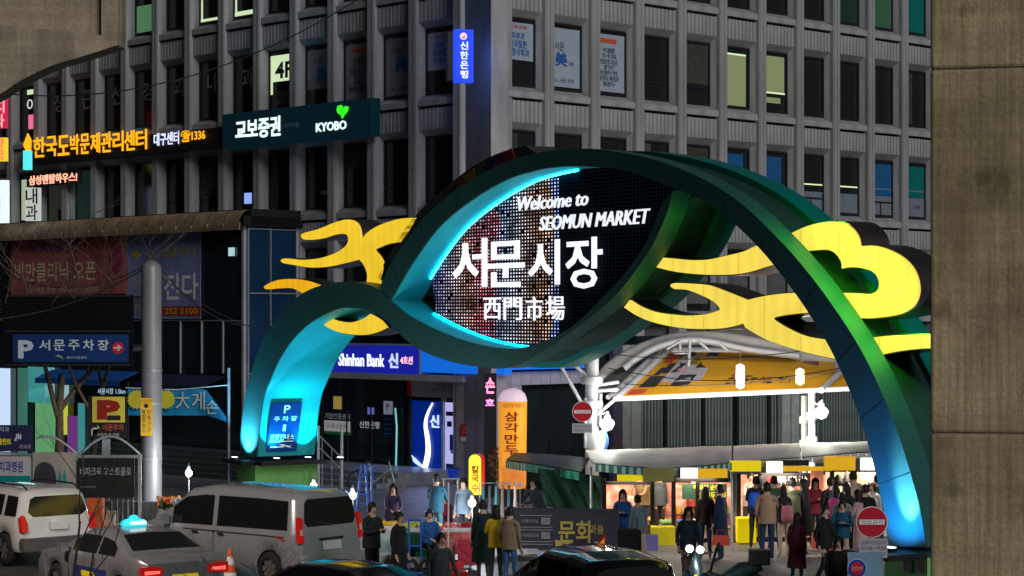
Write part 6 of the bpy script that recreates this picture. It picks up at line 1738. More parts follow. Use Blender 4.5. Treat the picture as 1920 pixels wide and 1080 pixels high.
# white off-road car
suv_p = paint("suv_white", (.6, .58, .56), .1, .22)
sp = dict(L=4.45, cat="car", hw=.93, htop=.74, low=.36, wr=.37, wx=(-1.35, 1.38), paint=suv_p, rear_tilt=.20,
          top=[(-2.225, 1.60), (-2.0, 1.70), (-1.0, 1.73), (.2, 1.71), (.6, 1.6), (1.15, 1.12), (2.0, 1.02), (2.225, .82)],
          belt=[(-2.225, 1.10), (.9, 1.06), (1.2, 1.02), (2.0, .94), (2.225, .7)], spokes=6,
          side=[(-1.95, -1.35, "quarter_window"), (-1.22, -.15, "rear_door_window"), (-.05, .82, "front_door_window")], top_glass=[(.58, 1.12, "windscreen")])
suv, MT, part, body, sec = vehicle("offroad_car", "white off-road car seen from behind at the left edge", G(24, 49.2), HD(50), sp)
rear_panel(part, "rear_window", GLASS, 4.45, sym([(.60, 1.14), (.72, 1.24), (.64, 1.52), (.52, 1.58)]), .20)
for s in (-1, 1):
    rear_panel(part, "tail_light", TAIL, 4.45, [(s * .91, .82), (s * .76, .82), (s * .76, 1.0), (s * .82, 1.18), (s * .91, 1.12)], .20, .03, .15)
rear_panel(part, "bumper", mat("bumper_grey", (.08, .075, .07), .5, var=.1), 4.45, sym([(.92, .40), (.94, .60), (.90, .68)]), .20, .12, .2)
rear_panel(part, "plate", PLATE, 4.45, sym([(.22, .84), (.22, 1.0)]), .20, .03, .02)
for s in (-1, 1):
    b = MB(); b.tube([(-1.9, s * .62, 1.74), (-1.7, s * .62, 1.80), (.0, s * .62, 1.80), (.3, s * .62, 1.72)], .02, 6); part(b, "roof_rail", M['black'])
    b = MB(); b.box(.75, .95, min(s * .95, s * 1.12), max(s * .95, s * 1.12), 1.08, 1.24); part(b, "wing_mirror", suv_p)
    b = MB(); b.box(-1.3, 1.0, min(s * .94, s * .955), max(s * .94, s * .955), .44, .62); part(b, "side_trim", MATS["bumper_grey"])
# taxi
tax_p = paint("taxi_silver", (.33, .33, .36), .6, .25)
sp = dict(L=4.85, cat="taxi", hw=.92, htop=.68, low=.28, wr=.33, wx=(-1.42, 1.42), paint=tax_p, rear_tilt=.05,
          top=[(-2.425, .98), (-2.2, 1.08), (-1.75, 1.12), (-1.0, 1.40), (-.4, 1.46), (.3, 1.44), (1.2, 1.0), (2.1, .88), (2.425, .68)],
          belt=[(-2.425, .93), (-1.7, 1.0), (1.1, .94), (2.1, .8), (2.425, .6)],
          side=[(-1.25, -.52, "rear_door_window"), (-.42, .62, "front_door_window")], top_glass=[(-1.66, -1.02, "rear_window"), (.42, 1.16, "windscreen")])
taxi, MT, part, body, sec = vehicle("taxi", "silver taxi with a glowing teal roof sign and lit tail lights", G(240, 41.9), HD(54), sp)
LIT = glow("tail_lit", (1.0, .10, .08), 1.6)
for s in (-1, 1):
    tl_ = rear_panel(part, "tail_light", TAIL, 4.85, [(s * .90, .74), (s * .48, .76), (s * .46, .90), (s * .70, .95), (s * .90, .93)], .05, .02, .12)
    rear_panel(part, "lit_lens", LIT, 4.85, [(s * .84, .79), (s * .54, .80), (s * .53, .85), (s * .84, .86)], .05, .026, .01, tl_)
rear_panel(part, "bumper", tax_p, 4.85, sym([(.90, .30), (.92, .52), (.88, .60)]), .05, .07, .12)
rear_panel(part, "plate", mat("taxi_plate", (.75, .55, .03), .4, emit=(.4, .28, .01), es=.6, var=0), 4.85, sym([(.27, .62), (.27, .76)]), .05, .02, .02)
b = MB(); b.lathe([(.20, 0), (.21, .05), (.17, .11), (.08, .14), (.06, .19), (.01, .21)], (-.25, 0, 1.49), 16, 1, 1.3); part(b, "roof_sign", glow("taxi_teal", (.03, .62, .75), 1.1))
b = MB(); b.box(-.48, -.44, -.16, .16, 1.53, 1.59); part(b, "roof_sign_lettering", glow("taxi_white", (.8, .95, 1.0), 1.2))
for s in (-1, 1):
    b = MB(); b.box(-1.0, .5, min(s * .935, s * .942), max(s * .935, s * .942), .48, .74); part(b, "door_advert", mat("advert_navy", (.02, .03, .14), .4, var=.5, scale=8))
    b = MB(); b.box(-.5, .1, min(s * .943, s * .948), max(s * .943, s * .948), .55, .66); part(b, "advert_lettering", M['yellow'])
    b = MB(); b.box(.7, .88, min(s * .93, s * 1.1), max(s * .93, s * 1.1), .98, 1.12); part(b, "wing_mirror", tax_p)
    for xx_ in (-.46, .72):
        b = MB(); b.box(xx_ - .006, xx_ + .006, min(s * .93, s * .94), max(s * .93, s * .94), .4, .96); part(b, "door_gap", M['black'])
# black car under the van
blk_p = paint("car_black", (.01, .01, .014), .3, .12)
sp = dict(L=4.7, cat="car", hw=.92, htop=.68, low=.28, wr=.33, wx=(-1.4, 1.4), paint=blk_p, rear_tilt=.05,
          top=[(-2.35, .95), (-2.1, 1.06), (-1.6, 1.10), (-.8, 1.40), (-.2, 1.45), (.4, 1.43), (1.25, 1.0), (2.0, .88), (2.35, .66)],
          belt=[(-2.35, .9), (-1.6, .98), (1.2, .93), (2.0, .8), (2.35, .6)],
          side=[(-1.15, -.45, "rear_door_window"), (-.35, .7, "front_door_window")], top_glass=[(-1.52, -.85, "rear_window"), (.5, 1.2, "windscreen")])
car, MT, part, body, sec = vehicle("black_car", "glossy black car roof with coloured reflections at the bottom edge below the van", G(628, 35.9), HD(38), sp)
for s in (-1, 1): rear_panel(part, "tail_light", TAIL, 4.7, [(s * .90, .74), (s * .48, .76), (s * .46, .90), (s * .90, .93)], .05, .02, .12)
# black high car with pennant
sp = dict(L=4.4, cat="car", hw=.93, htop=.74, low=.34, wr=.36, wx=(-1.35, 1.35), paint=blk_p, rear_tilt=.15,
          top=[(-2.2, 1.50), (-1.95, 1.60), (-1.0, 1.65), (.1, 1.62), (.5, 1.5), (1.2, 1.06), (1.95, .96), (2.2, .78)],
          belt=[(-2.2, 1.04), (.9, 1.0), (1.2, .96), (1.95, .88), (2.2, .66)],
          side=[(-1.85, -1.3, "quarter_window"), (-1.18, -.15, "rear_door_window"), (-.05, .85, "front_door_window")], top_glass=[(.48, 1.16, "windscreen")])
car2, MT, part, body, sec = vehicle("black_estate_car", "tall black car with an orange-red pennant at the bottom middle", G(1098, 36.5), HD(70), sp)
rear_panel(part, "rear_window", GLASS, 4.4, sym([(.60, 1.08), (.70, 1.16), (.62, 1.44), (.52, 1.50)]), .15)
for s in (-1, 1): rear_panel(part, "tail_light", TAIL, 4.4, [(s * .91, .78), (s * .78, .78), (s * .80, 1.1), (s * .91, 1.06)], .15, .03, .15)
b = MB(); b.box(-.9, .3, -.3, -.28, 1.66, 1.68); b.box(-.9, .3, .3, .32, 1.66, 1.68); part(b, "roof_rail", M['chrome'])
o = thing("pennant_flag", P(1134, 1060, 37.0), "triangular orange and red pennant flag on a thin rod above the black car", "flag")
b = MB(); b.tube([P(1134, 1075, 37.0), P(1135, 1002, 37.0)], .012, 6); b.build("rod", REDS, o)
b = MB(); p0, p1_, p2_ = P(1134, 1004, 37.0), P(1134, 1032, 37.0), P(1104, 1038, 37.05)
b.hexa([p0, p1_, p2_, p2_ + Vector((0, 0, .01))], [p + Vector((0, .01, 0)) for p in (p0, p1_, p2_, p2_ + Vector((0, 0, .01)))]); b.build("flag_cloth", mat("flag_orange", (.75, .3, .02), .5, emit=(.6, .2, .01), es=.4, var=0), o)
b = MB(); b.tube([p0, P(1119, 1021, 37.0), p2_], .02, 5); b.build("red_edge", REDS, o)
# scooter with two bright headlamps
o = thing("scooter", G(1302, 41.5), "scooter facing the viewer with two dazzling white headlamps", "scooter")
g_ = G(1302, 41.5)
b = MB(); 
for zc in (0,):
    b.lathe([(.01, 0)], g_, 3)
b = MB(); n_ = 20
for k in range(2):
    yy = g_.y + (-.55 if k == 0 else .65)
    wb = MB(); wb.tube([(g_.x, yy + .22 * cos(2 * pi * t / 20), .24 + .22 * sin(2 * pi * t / 20)) for t in range(21)], .06, 8, False); w0 = wb.build("wheel", M['rubber'], o)
    hb = MB(); hb.ball((g_.x, yy, .24), .09, 10, 6); hb.build("hub", M['galv'], w0)
b = MB(); b.tube([(g_.x, g_.y - .5, .35), (g_.x, g_.y - .42, .7), (g_.x, g_.y - .32, 1.0)], [.07, .13, .05], 10); b.build("front_shield", mat("scooter_dark", (.01, .02, .02), .3, var=.1, coat=.5), o)
b = MB(); b.tube([(g_.x, g_.y - .35, .28), (g_.x, g_.y + .1, .26), (g_.x, g_.y + .5, .45), (g_.x, g_.y + .85, .55)], [.14, .15, .2, .12], 10); b.build("body", MATS["scooter_dark"], o)
b = MB(); b.tube([(g_.x, g_.y + .1, .68), (g_.x, g_.y + .7, .72)], [.12, .14], 10); b.build("saddle", M['blackp'], o)
b = MB(); b.tube([(g_.x - .34, g_.y - .28, 1.02), (g_.x - .15, g_.y - .33, 1.0), (g_.x + .15, g_.y - .33, 1.0), (g_.x + .34, g_.y - .28, 1.02)], .02, 6); b.build("handlebar", M['black'], o)
b = MB(); b.box(g_.x - .06, g_.x - .01, g_.y - .66, g_.y - .62, .1, .62); b.build("yellow_strip", M['yellow'], o)
for px, py in ((1293, 1029), (1313, 1031)):
    c = P(px, py, 40.8); b = MB(); b.ball(c, .065, 14, 8); hl = b.build("headlight", glow("headlamp", (.85, .95, 1.0), 40), o)
    b = MB(); b.tube([c + Vector((0, .05, 0)), c + Vector((0, .22, -.02))], [.085, .05], 10); b.build("housing", M['blackp'], hl)
    lamp('POINT', c + Vector((0, -.25, 0)), 40, (.85, .95, 1), o, .06)
b = MB(); b.tube([P(1293, 1029, 41.0), P(1302, 1034, 41.15), P(1313, 1031, 41.0)], .03, 6); b.build("lamp_bracket", M['black'], o)
# parked scooter / wheeled machine beside it
o = thing("parked_moped", G(1372, 42.6), "dark moped parked sideways right of the dazzling headlamps", "moped")
g_ = G(1372, 42.6)
for s, px in ((-.5, 0), (.42, 0)):
    wb = MB(); wb.tube([(g_.x + s + .2 * cos(2 * pi * t / 20), g_.y, .22 + .2 * sin(2 * pi * t / 20)) for t in range(21)], .05, 8, False); wb.build("wheel", M['rubber'], o)
b = MB(); b.tube([(g_.x - .5, g_.y, .42), (g_.x - .2, g_.y, .3), (g_.x + .2, g_.y, .5), (g_.x + .6, g_.y, .6)], [.1, .12, .18, .1], 10); b.build("body", mat("moped_green_black", (.015, .04, .035), .35, var=.2), o)
b = MB(); b.tube([(g_.x - .45, g_.y, .4), (g_.x - .3, g_.y, .95), (g_.x - .26, g_.y - .1, 1.05)], .03, 8); b.build("steering_column", M['black'], o)
b = MB(); b.box(g_.x + .35, g_.x + .75, g_.y - .2, g_.y + .2, .62, .92); b.build("top_box", M['blackp'], o, bevel=.03)
b = MB(); b.tube([(g_.x - .28, g_.y - .3, 1.0), (g_.x - .26, g_.y + .3, 1.0)], .018, 6); b.build("handlebar", M['black'], o)
# ------------------------------------------------------------------ people
def cloth(c, r=.8): return mat("cloth_%02d_%02d_%02d" % tuple(int(v * 99) for v in c), c, r, var=.12, scale=6)
HAIRM = M['hair']
def person(px, d, label, h=1.7, face=0, pose="stand", top=(.05, .05, .06), legs=(.03, .035, .05), shoes=(.05, .05, .05), hair="short", female=False, coat=None, skirt=None, cap=None, haircol=None, z0=None, bare=False):
    """face: direction the person looks, degrees, 0 = away from the viewer, 180 = towards the viewer, 90 = to the left"""
    z = (.13 if z0 is None else z0)
    s = h / 1.75; rnd = random.Random(int(px * 7 + d * 3))
    loc = G(px, d) + Vector((0, 0, z)); rz = radians(face)
    o = thing("person", loc, label, "person", None, rz)
    MT_ = Matrix.Translation(loc) @ Matrix.Rotation(rz, 4, 'Z') @ Matrix.Scale(s, 4)
    sw = .165 if female else .19
    V = []; R = []; E = []; K = []
    def v(p, r, k, par=None):
        V.append(p); R.append(r if isinstance(r, tuple) else (r, r)); K.append(k)
        if par is not None: E.append((par, len(V) - 1))
        return len(V) - 1
    # K: 0 skin, 1 top, 2 legs, 3 shoes
    sit = pose in ("sit", "crouch"); ph = {"sit": .50, "crouch": .38}.get(pose, .95)
    lean = {"bend": .22, "crouch": .16, "sit": .06, "look": .06}.get(pose, 0.0)
    pel = v((0, 0, ph), (.15, .11), 2)
    w1 = v((0, lean * .3, ph + .14), (.14, .105), 1, pel); ch = v((0, lean * .75, ph + .36), (.17 if not female else .145, .12), 1, w1)
    sh_ = v((0, lean, ph + .49), (.12, .09), 1, ch); nk_ = v((0, lean + .01, ph + .57), .052, 0, sh_)
    hx = lean + .03; hz = ph + .665
    hd = v((0, hx, hz - .02), (.075, .088), 0, nk_); ht = v((0, hx - .008, hz + .075), (.068, .08), 0, hd)
    v((0, hx + .10, hz - .02), .014, 0, hd)         # nose
    stride = {"walk": .20, "stand": .02, "look": .03, "eat": .02, "bend": .05}.get(pose, .03)
    for sd in (-1, 1):
        a = sd * sw
        so = v((a, lean - .005, ph + .455), .062, 1, sh_)
        if pose in ("eat", "look"): el, wr_ = (a + sd * .05, lean + .08, ph + .20), (sd * .06, lean + .30, ph + .27)
        elif pose in ("bend", "crouch", "sit"): el, wr_ = (a + sd * .02, lean + .18, ph + .22), (sd * .10, lean + .42, ph + .16)
        elif pose == "walk": el, wr_ = (a + sd * .05, lean - sd * .10, ph + .18), (a + sd * .04, lean - sd * .14 + .12, ph - .03)
        elif pose == "arm": el, wr_ = ((a + .02, .16, ph + .25), (a - .02, .42, ph + .30)) if sd > 0 else ((a - .04, -.02, ph + .18), (a - .03, .06, ph - .06))
        else: el, wr_ = (a + sd * .05, lean - .02, ph + .18), (a + sd * .04, lean + .07, ph - .06)
        e1 = v(el, .048, 1, so); w2 = v(wr_, .034, 1, e1)
        dr = (Vector(wr_) - Vector(el)).normalized()
        pm = v(tuple(Vector(wr_) + dr * .06), (.036, .022), 0, w2)
        side = dr.cross(Vector((0, 0, 1))); side = Vector((1, 0, 0)) if side.length < .3 else side.normalized()
        curl = Vector((0, .35, -.25)) if abs(dr.z) > .6 else Vector((0, .1, -.5))
        for q, ln in ((-1.4, .055), (-.5, .068), (.4, .064), (1.3, .05)):
            b0 = v(tuple(Vector(wr_) + dr * .095 + side * q * .018), .0095, 0, pm)
            b1 = v(tuple(Vector(wr_) + dr * (.095 + ln * .6) + side * q * .021 + curl * ln * .35), .0085, 0, b0)
            v(tuple(Vector(wr_) + dr * (.095 + ln * .9) + side * q * .021 + curl * ln * 1.0), .007, 0, b1)
        t0 = v(tuple(Vector(wr_) + dr * .05 - side * sd * .045), .011, 0, pm); v(tuple(Vector(wr_) + dr * .09 - side * sd * .062 + curl * .02), .009, 0, t0)
        hp = v((sd * .09, .0, ph - .04), .095, 2, pel)
        if pose == "sit": kn, an = (sd * .11, .40, ph - .02), (sd * .12, .42, .09)
        elif pose == "crouch": kn, an = (sd * .14, .34, .50), (sd * .13, .12, .09)
        else: kn, an = (sd * .10, .03 + sd * stride * .5, .50), (sd * .11, -.02 + sd * stride - (.08 if pose == "walk" and sd < 0 else 0), .09)
        k1 = v(kn, .066, 2, hp); a1 = v(an, .043, 2 if not bare else 0, k1)
        f1 = v((an[0] + sd * .01, an[1] + .07, .05), (.042, .035), 3, a1); v((an[0] + sd * .02, an[1] + .17, .035), (.04, .025), 3, f1)
        if bare: K[k1] = 0 if skirt or female else 2
    me = bpy.data.meshes.new("skeleton"); me.from_pydata(V, E, [])
    ob = bpy.data.objects.new("skeleton", me); COL.objects.link(ob)
    md = ob.modifiers.new("s", 'SKIN'); md.use_smooth_shade = True; md.branch_smoothing = .4
    for i, sv in enumerate(me.skin_vertices[0].data): sv.radius = R[i]; sv.use_root = (i == 0)
    sb_ = ob.modifiers.new("ss", 'SUBSURF'); sb_.levels = 1
    m2 = bpy.data.meshes.new_from_object(ob.evaluated_get(bpy.context.evaluated_depsgraph_get()))
    bpy.data.objects.remove(ob)
    KD = [(Vector(V[a]), Vector(V[b]), K[b] if K[b] != 0 or K[a] == 0 else 0) for a, b in E]
    top = tuple(c * .75 for c in top); legs = tuple(c * .8 for c in legs)
    tm, lm, sm_ = cloth(top), cloth(legs), cloth(shoes, .5)
    for m_ in (M['skin'], tm, lm, sm_): m2.materials.append(m_)
    vs = [p.co for p in m2.vertices]
    for p in m2.polygons:
        c = p.center; best = 1e9; bk = 1
        for a, b, k in KD:
            ab = b - a; t = max(0, min(1, (c - a).dot(ab) / max(1e-9, ab.length_squared))); dd = (a + ab * t - c).length_squared
            if dd < best: best = dd; bk = k
        p.material_index = bk; p.use_smooth = True
    m2.transform(MT_); m2.name = "body"
    body = bpy.data.objects.new("body", m2); COL.objects.link(body); attach(body, o)
    hm = HAIRM if haircol is None else cloth(haircol)
    # eyes and mouth
    b = MB(MT_)
    for sd in (-1, 1): b.ball((sd * .032, hx + .083, hz + .012), .011, 6, 4)
    b.build("eyes", M['hair'], body)
    b = MB(MT_); b.box(-.022, .022, hx + .083, hx + .092, hz - .062, hz - .054); b.build("mouth", mat("lip", (.3, .1, .09), .5, var=0), body)
    # hair: cap round the skull, longer behind
    def hairmesh():
        b = MB(MT_); rows = []; n = 16
        drop = {"short": -.03, "bob": -.16, "long": -.34, "bun": -.04}[hair]
        for i in range(9):
            t = i / 8; row = []
            for k in range(n + 1):
                a = 2 * pi * k / n; front = max(0, sin(a))          # sin>0: the face side
                zmin = (hz + .055) if front > .35 else (hz + drop * (1 if front < .05 else .5))
                if hair == "short" and front < .35: zmin = hz - .045
                zt_ = hz + .155
                z_ = zt_ + (zmin - zt_) * t
                q = (z_ - (hz + .02)) / .135
                r = sqrt(max(.0, 1 - q * q)) if q > 0 else 1.0
                r_ = (.098 + (.015 * t if hair in ("long", "bob") else 0)) * r + .004 * rnd.random()
                row.append((r_ * cos(a) * .95, hx - .014 + r_ * sin(a) * (1.06 if front <= 0 else .97), z_))
            rows.append(row)
        b.sheet(rows[::-1]); b.sheet([[(x * .9, hx + (y - hx) * .9, z_ - .004) for x, y, z_ in r] for r in rows])
        if hair == "bun": b.ball((0, hx - .12, hz + .10), .05, 8, 6)
        return b
    if cap is None: hairmesh().build("hair", hm, o)
    else:
        hairmesh().build("hair", hm, o)
        b = MB(MT_); b.lathe([(.112, .045), (.112, .09), (.09, .15), (.04, .175), (.005, .178)], (0, hx - .005, hz), 16); b.hexa([(-.075, hx + .09, hz + .05), (.075, hx + .09, hz + .05), (.075, hx + .09, hz + .062), (-.075, hx + .09, hz + .062)], [(-.05, hx + .18, hz + .04), (.05, hx + .18, hz + .04), (.05, hx + .18, hz + .052), (-.05, hx + .18, hz + .052)])
        b.build("cap", cloth(cap), o)
    # loose garment over the torso: jacket or coat, hem at its own length
    hem = {None: ph - .10, "coat": .42, "long": .22}[coat] if not sit else ph - .02
    b = MB(MT_); rows = []; n = 18
    for i in range(10):
        t = i / 9; z_ = (ph + .50) + (hem - ph - .50) * t
        ln = lean * max(0, (z_ - ph) / .49)
        if t < .12: rx, ry = .11, .085
        elif t < .25: rx, ry = sw + .015, .115
        else:
            rx = (.185 if not female else .165) + .05 * t * (1.5 if coat else .3); ry = .128 + .04 * t
        row = []
        for k in range(n + 1):
            a = 2 * pi * k / n; f = 1 + .035 * sin(a * 3 + px + i * .4) * t + .02 * sin(a * 7 + i)
            row.append((rx * cos(a) * f, ln + ry * sin(a) * f, z_))
        rows.append(row)
    b.sheet(rows[::-1]); b.sheet([[(x * .96, y * .96, z_) for x, y, z_ in r] for r in rows]); b.build("jacket" if not coat else "coat", tm, o)
    if skirt:
        b = MB(MT_); rows = []
        for i in range(7):
            t = i / 6; z_ = ph + .02 + (.30 - ph) * t * 1.0; r0 = .15 + .10 * t
            rows.append([(r0 * cos(2 * pi * k / 20) * (1 + .05 * sin(k * 1.9) * t), r0 * .85 * sin(2 * pi * k / 20) * (1 + .05 * cos(k * 2.3) * t), z_) for k in range(21)])
        b.sheet(rows[::-1]); b.sheet([[(x * .97, y * .97, z_) for x, y, z_ in r] for r in rows]); b.build("skirt", cloth(skirt), o)
    return o, MT_, ph
def backpack(MTp, ph, label, col, back=-1):
    o = thing("backpack", MTp @ Vector((0, back * .2, ph + .05)), label, "bag")
    b = MB(MTp); rows = []
    b.lathe([(.02, 0), (.13, .02), (.155, .12), (.15, .28), (.12, .40), (.02, .43)], (0, back * .20, ph + .02), 14, 1.0, .62)
    b.build("pack", cloth(col), o)
    b = MB(MTp); b.lathe([(.02, 0), (.09, .01), (.10, .12), (.02, .16)], (0, back * .28, ph + .06), 12, 1, .5); b.build("pocket", cloth(tuple(c * .7 for c in col)), o)
    b = MB(MTp)
    for sd in (-1, 1): b.tube([(sd * .09, back * .12, ph + .42), (sd * .11, -back * .01, ph + .50), (sd * .11, -back * .13, ph + .38), (sd * .12, -back * .12, ph + .15)], .014, 6)
    o2 = b.build("straps", cloth(tuple(c * .7 for c in col)), o); o2["kind"] = "stuff"
def handbag(px, py, d, w, h, label, col, rot=0):
    F = Frame(*P(px, py, d), rot)
    o = thing("handbag", F.w(0, 0, 0), label, "bag")
    b = MB(F.M); b.hexa([(-w / 2, -.05, 0), (w / 2, -.05, 0), (w * .42, -.04, h), (-w * .42, -.04, h)], [(-w / 2, .05, 0), (w / 2, .05, 0), (w * .42, .04, h), (-w * .42, .04, h)]); b.build("bag_body", cloth(col), o)
    b = MB(F.M); b.tube([(-w * .25, 0, h), (-w * .2, 0, h + .12), (w * .2, 0, h + .12), (w * .25, 0, h)], .012, 6); b.build("handle", cloth(tuple(c * .5 for c in col)), o)
def dd(h, py, z=.0): return (H - h - z) * FP / (py - HOR)
ppl = person
ppl(697, dd(1.75, 942, .13), "man in black jacket and trousers standing right of the silver van, hands together", 1.75, 225, "eat", (.022, .024, .028), (.012, .012, .015), (.03, .03, .03))
ppl(748, dd(1.64, 960, .13), "slim woman all in black facing right between the man in black and the fruit", 1.64, 235, "stand", (.015, .015, .018), (.02, .018, .02), (.3, .3, .3), hair="bun", female=True, skirt=None, coat="long")
ppl(803, dd(1.25, 953, .13), "seated stallholder in a blue and black jacket beside the yellow bag", 1.66, 200, "sit", (.02, .10, .35), (.015, .018, .03), hair="short")
ppl(817, dd(1.72, 890, .13), "man in a dark teal jacket standing with his back turned before the bank steps", 1.72, -20, "look", (.01, .06, .10), (.02, .09, .12), (.03, .03, .03), z0=.14)
ppl(836, dd(1.1, 930, .13), "person in a dark red jacket sitting at the stalls behind the white pole", 1.6, 160, "sit", (.30, .02, .05), (.02, .02, .03), hair="bob", female=True)
ppl(826, 38.6, "person in a grey jacket walking between the cars at the bottom edge", 1.66, 215, "walk", (.05, .06, .07), (.03, .03, .04), hair="short", z0=.0)
ppl(906, dd(1.66, 938, .13), "person in a dark green-black coat carrying clothes, left of the yellow jacket", 1.66, 20, "stand", (.01, .03, .035), (.10, .09, .07), hair="short", coat="coat")
ppl(930, dd(1.62, 948, .13), "person in a mustard yellow top with dark trousers", 1.62, 10, "eat", (.60, .40, .02), (.03, .04, .04), (.4, .4, .4), hair="bob", female=True)
ppl(956, dd(1.64, 950, .13), "person in a brown and cream jacket with blue jeans right of the yellow top", 1.64, -30, "stand", (.22, .17, .11), (.05, .12, .28), (.5, .5, .5), hair="short")
o_, mt, ph = ppl(1168, 48.2, "long-haired woman in a blue jacket looking at her phone before the pink poster", 1.66, 170, "eat", (.02, .09, .30), (.02, .05, .12), hair="long", female=True, z0=.004)
ppl(1196, 47.2, "woman in a pale blue top and a cream skirt, hair tied up", 1.62, 25, "stand", (.22, .30, .40), (.5, .4, .35), (.4, .35, .3), hair="bun", female=True, skirt=(.55, .42, .36), z0=.004)
ppl(1208, 53.6, "stallholder in a dark cap and tan apron leaning over the leftmost counter", 1.72, 150, "bend", (.20, .13, .07), (.04, .04, .05), cap=(.03, .04, .05), z0=.004)
ppl(1235, 53.8, "person in a grey jacket behind the leftmost stall's post", 1.66, 200, "stand", (.08, .10, .12), (.03, .03, .03), z0=.004)
ppl(1323, 48.9, "woman with very long hair, brown jacket and blue jeans, seen from behind", 1.66, 5, "stand", (.055, .03, .022), (.06, .11, .22), (.3, .3, .3), hair="long", female=True, z0=.004)
ppl(1351, 48.5, "man in a navy coat turned to the woman with very long hair", 1.74, 60, "stand", (.01, .025, .07), (.02, .05, .08), coat="coat", z0=.004)
handbag(1352, 1022, 48.0, .42, .22, "coral red flat bag held by the man in the navy coat", (.60, .09, .06), -.25)
ppl(1290, 43.6, "person in a dark jacket and brown trousers walking behind the dazzling scooter", 1.68, 185, "walk", (.02, .04, .06), (.13, .05, .04), (.1, .06, .05), hair="bob", female=True, z0=.004)
o_, mt, ph = ppl(1417, 51.2, "dark-haired person with a blue backpack partly hidden by the man in tan", 1.72, -15, "look", (.02, .025, .04), (.02, .02, .03), z0=.004)
backpack(mt, ph, "blue backpack on the person behind the man in tan", (.01, .06, .40))
ppl(1438, 48.4, "man in a tan jacket and dark blue jeans seen from behind, one arm out", 1.80, -8, "arm", (.48, .30, .19), (.02, .05, .13), (.6, .6, .58), z0=.004)
o_, mt, ph = ppl(1470, 49.4, "woman in cream trousers with a dusty pink backpack", 1.66, 15, "look", (.02, .02, .025), (.55, .42, .34), (.5, .4, .35), hair="long", female=True, z0=.004)
backpack(mt, ph - .12, "dusty pink backpack on the woman in cream trousers", (.42, .14, .17))
ppl(1487, 50.0, "man in an olive green jacket seen from behind at the third stall", 1.78, 5, "look", (.09, .10, .05), (.22, .17, .08), (.3, .2, .1), z0=.004)
ppl(1509, 50.2, "woman in a long black coat with long wavy hair", 1.74, 75, "stand", (.012, .012, .014), (.4, .25, .2), hair="long", female=True, coat="coat", z0=.004)
ppl(1494, 44.2, "short person in a maroon coat and jeans in front of the woman in black", 1.50, -30, "stand", (.11, .015, .03), (.02, .07, .12), hair="bob", female=True, coat="coat", z0=.004)
ppl(1546, 43.6, "man in a black leather jacket walking, head lowered", 1.72, 235, "walk", (.018, .018, .02), (.02, .03, .05), (.2, .2, .2), z0=.004)
ppl(1579, 46.6, "boy in a teal blue jacket and beige trousers with clasped hands", 1.55, 170, "eat", (.01, .09, .16), (.5, .38, .28), (.3, .3, .3), z0=.004)
handbag(1556, 1050, 44.8, .24, .26, "bright orange-red shopping bag beside the man in black leather", (.75, .10, .02))
ppl(1558, 50.4, "dark-jacketed man in the crowd at the fourth stall, leftmost there", 1.76, 20, "stand", (.02, .02, .03), (.02, .02, .03), z0=.004)
ppl(1568, 49.2, "woman in a magenta jacket seen from the side in the crowd", 1.66, 30, "stand", (.50, .05, .25), (.02, .02, .03), hair="bob", female=True, z0=.004)
ppl(1588, 49.6, "woman in a dark grey jacket with black bobbed hair in the crowd", 1.70, 0, "stand", (.05, .055, .07), (.02, .02, .04), hair="bob", female=True, z0=.004)
ppl(1579, 48.3, "man in a pale grey top between the crowd and the boy in teal", 1.58, 0, "stand", (.28, .28, .26), (.03, .03, .05), z0=.004)
ppl(1614, 47.6, "person in a long pink coat reaching forward, blue jeans below", 1.70, 60, "look", (.62, .38, .38), (.03, .07, .14), hair="bob", female=True, coat="coat", z0=.004)
ppl(1634, 50.0, "woman in a white top facing the viewer beside the arch leg", 1.70, 165, "stand", (.6, .52, .48), (.03, .03, .04), hair="long", female=True, z0=.004)
ppl(1646, 51.4, "dark-haired person at the far right of the crowd by the arch leg", 1.76, 10, "stand", (.03, .06, .04), (.02, .02, .03), z0=.004)
ppl(1571, 38.9, "dark silhouetted person at the bottom edge left of the blue-rimmed sign", 1.56, 180, "stand", (.008, .008, .01), (.01, .01, .012), hair="bob", z0=.004)
ppl(1013, 50.8, "person bending in dark clothes in front of the green tarpaulin's left end", 1.6, 130, "bend", (.03, .05, .06), (.02, .02, .02), z0=.13)

ppl(1452, 51.0, "person in a dark green jacket just behind the man in tan's shoulder", 1.74, 0, "look", (.03, .06, .04), (.02, .02, .03), z0=.004)
ppl(1528, 51.6, "person in a wine red jacket at the gap between the third and fourth stalls", 1.66, 200, "eat", (.25, .03, .05), (.03, .03, .04), hair="bob", female=True, z0=.004)
ppl(1600, 51.8, "tall person in a beige jacket at the back of the crowd by the fourth stall", 1.80, 20, "stand", (.42, .34, .24), (.03, .04, .07), z0=.004)
ppl(1622, 49.0, "person in a black padded jacket left of the woman in white", 1.70, -20, "eat", (.015, .015, .02), (.04, .06, .12), z0=.004)
ppl(1404, 53.6, "stallholder in a white apron behind the third stall's trays", 1.66, 185, "bend", (.55, .5, .46), (.05, .05, .05), hair="bun", female=True, z0=.004)
ppl(1300, 53.7, "stallholder in a red apron behind the second stall's trays", 1.64, 175, "bend", (.45, .06, .05), (.05, .05, .05), hair="bob", female=True, z0=.004)
ppl(735, 49.4, "stallholder in a purple vest behind the orange citrus basket", 1.58, 190, "bend", (.05, .03, .07), (.04, .04, .05), hair="bob", female=True, z0=.13)
ppl(870, 50.4, "person in a slate blue jacket behind the red-skirted table", 1.62, 150, "stand", (.25, .33, .42), (.03, .03, .04), hair="short", z0=.13)
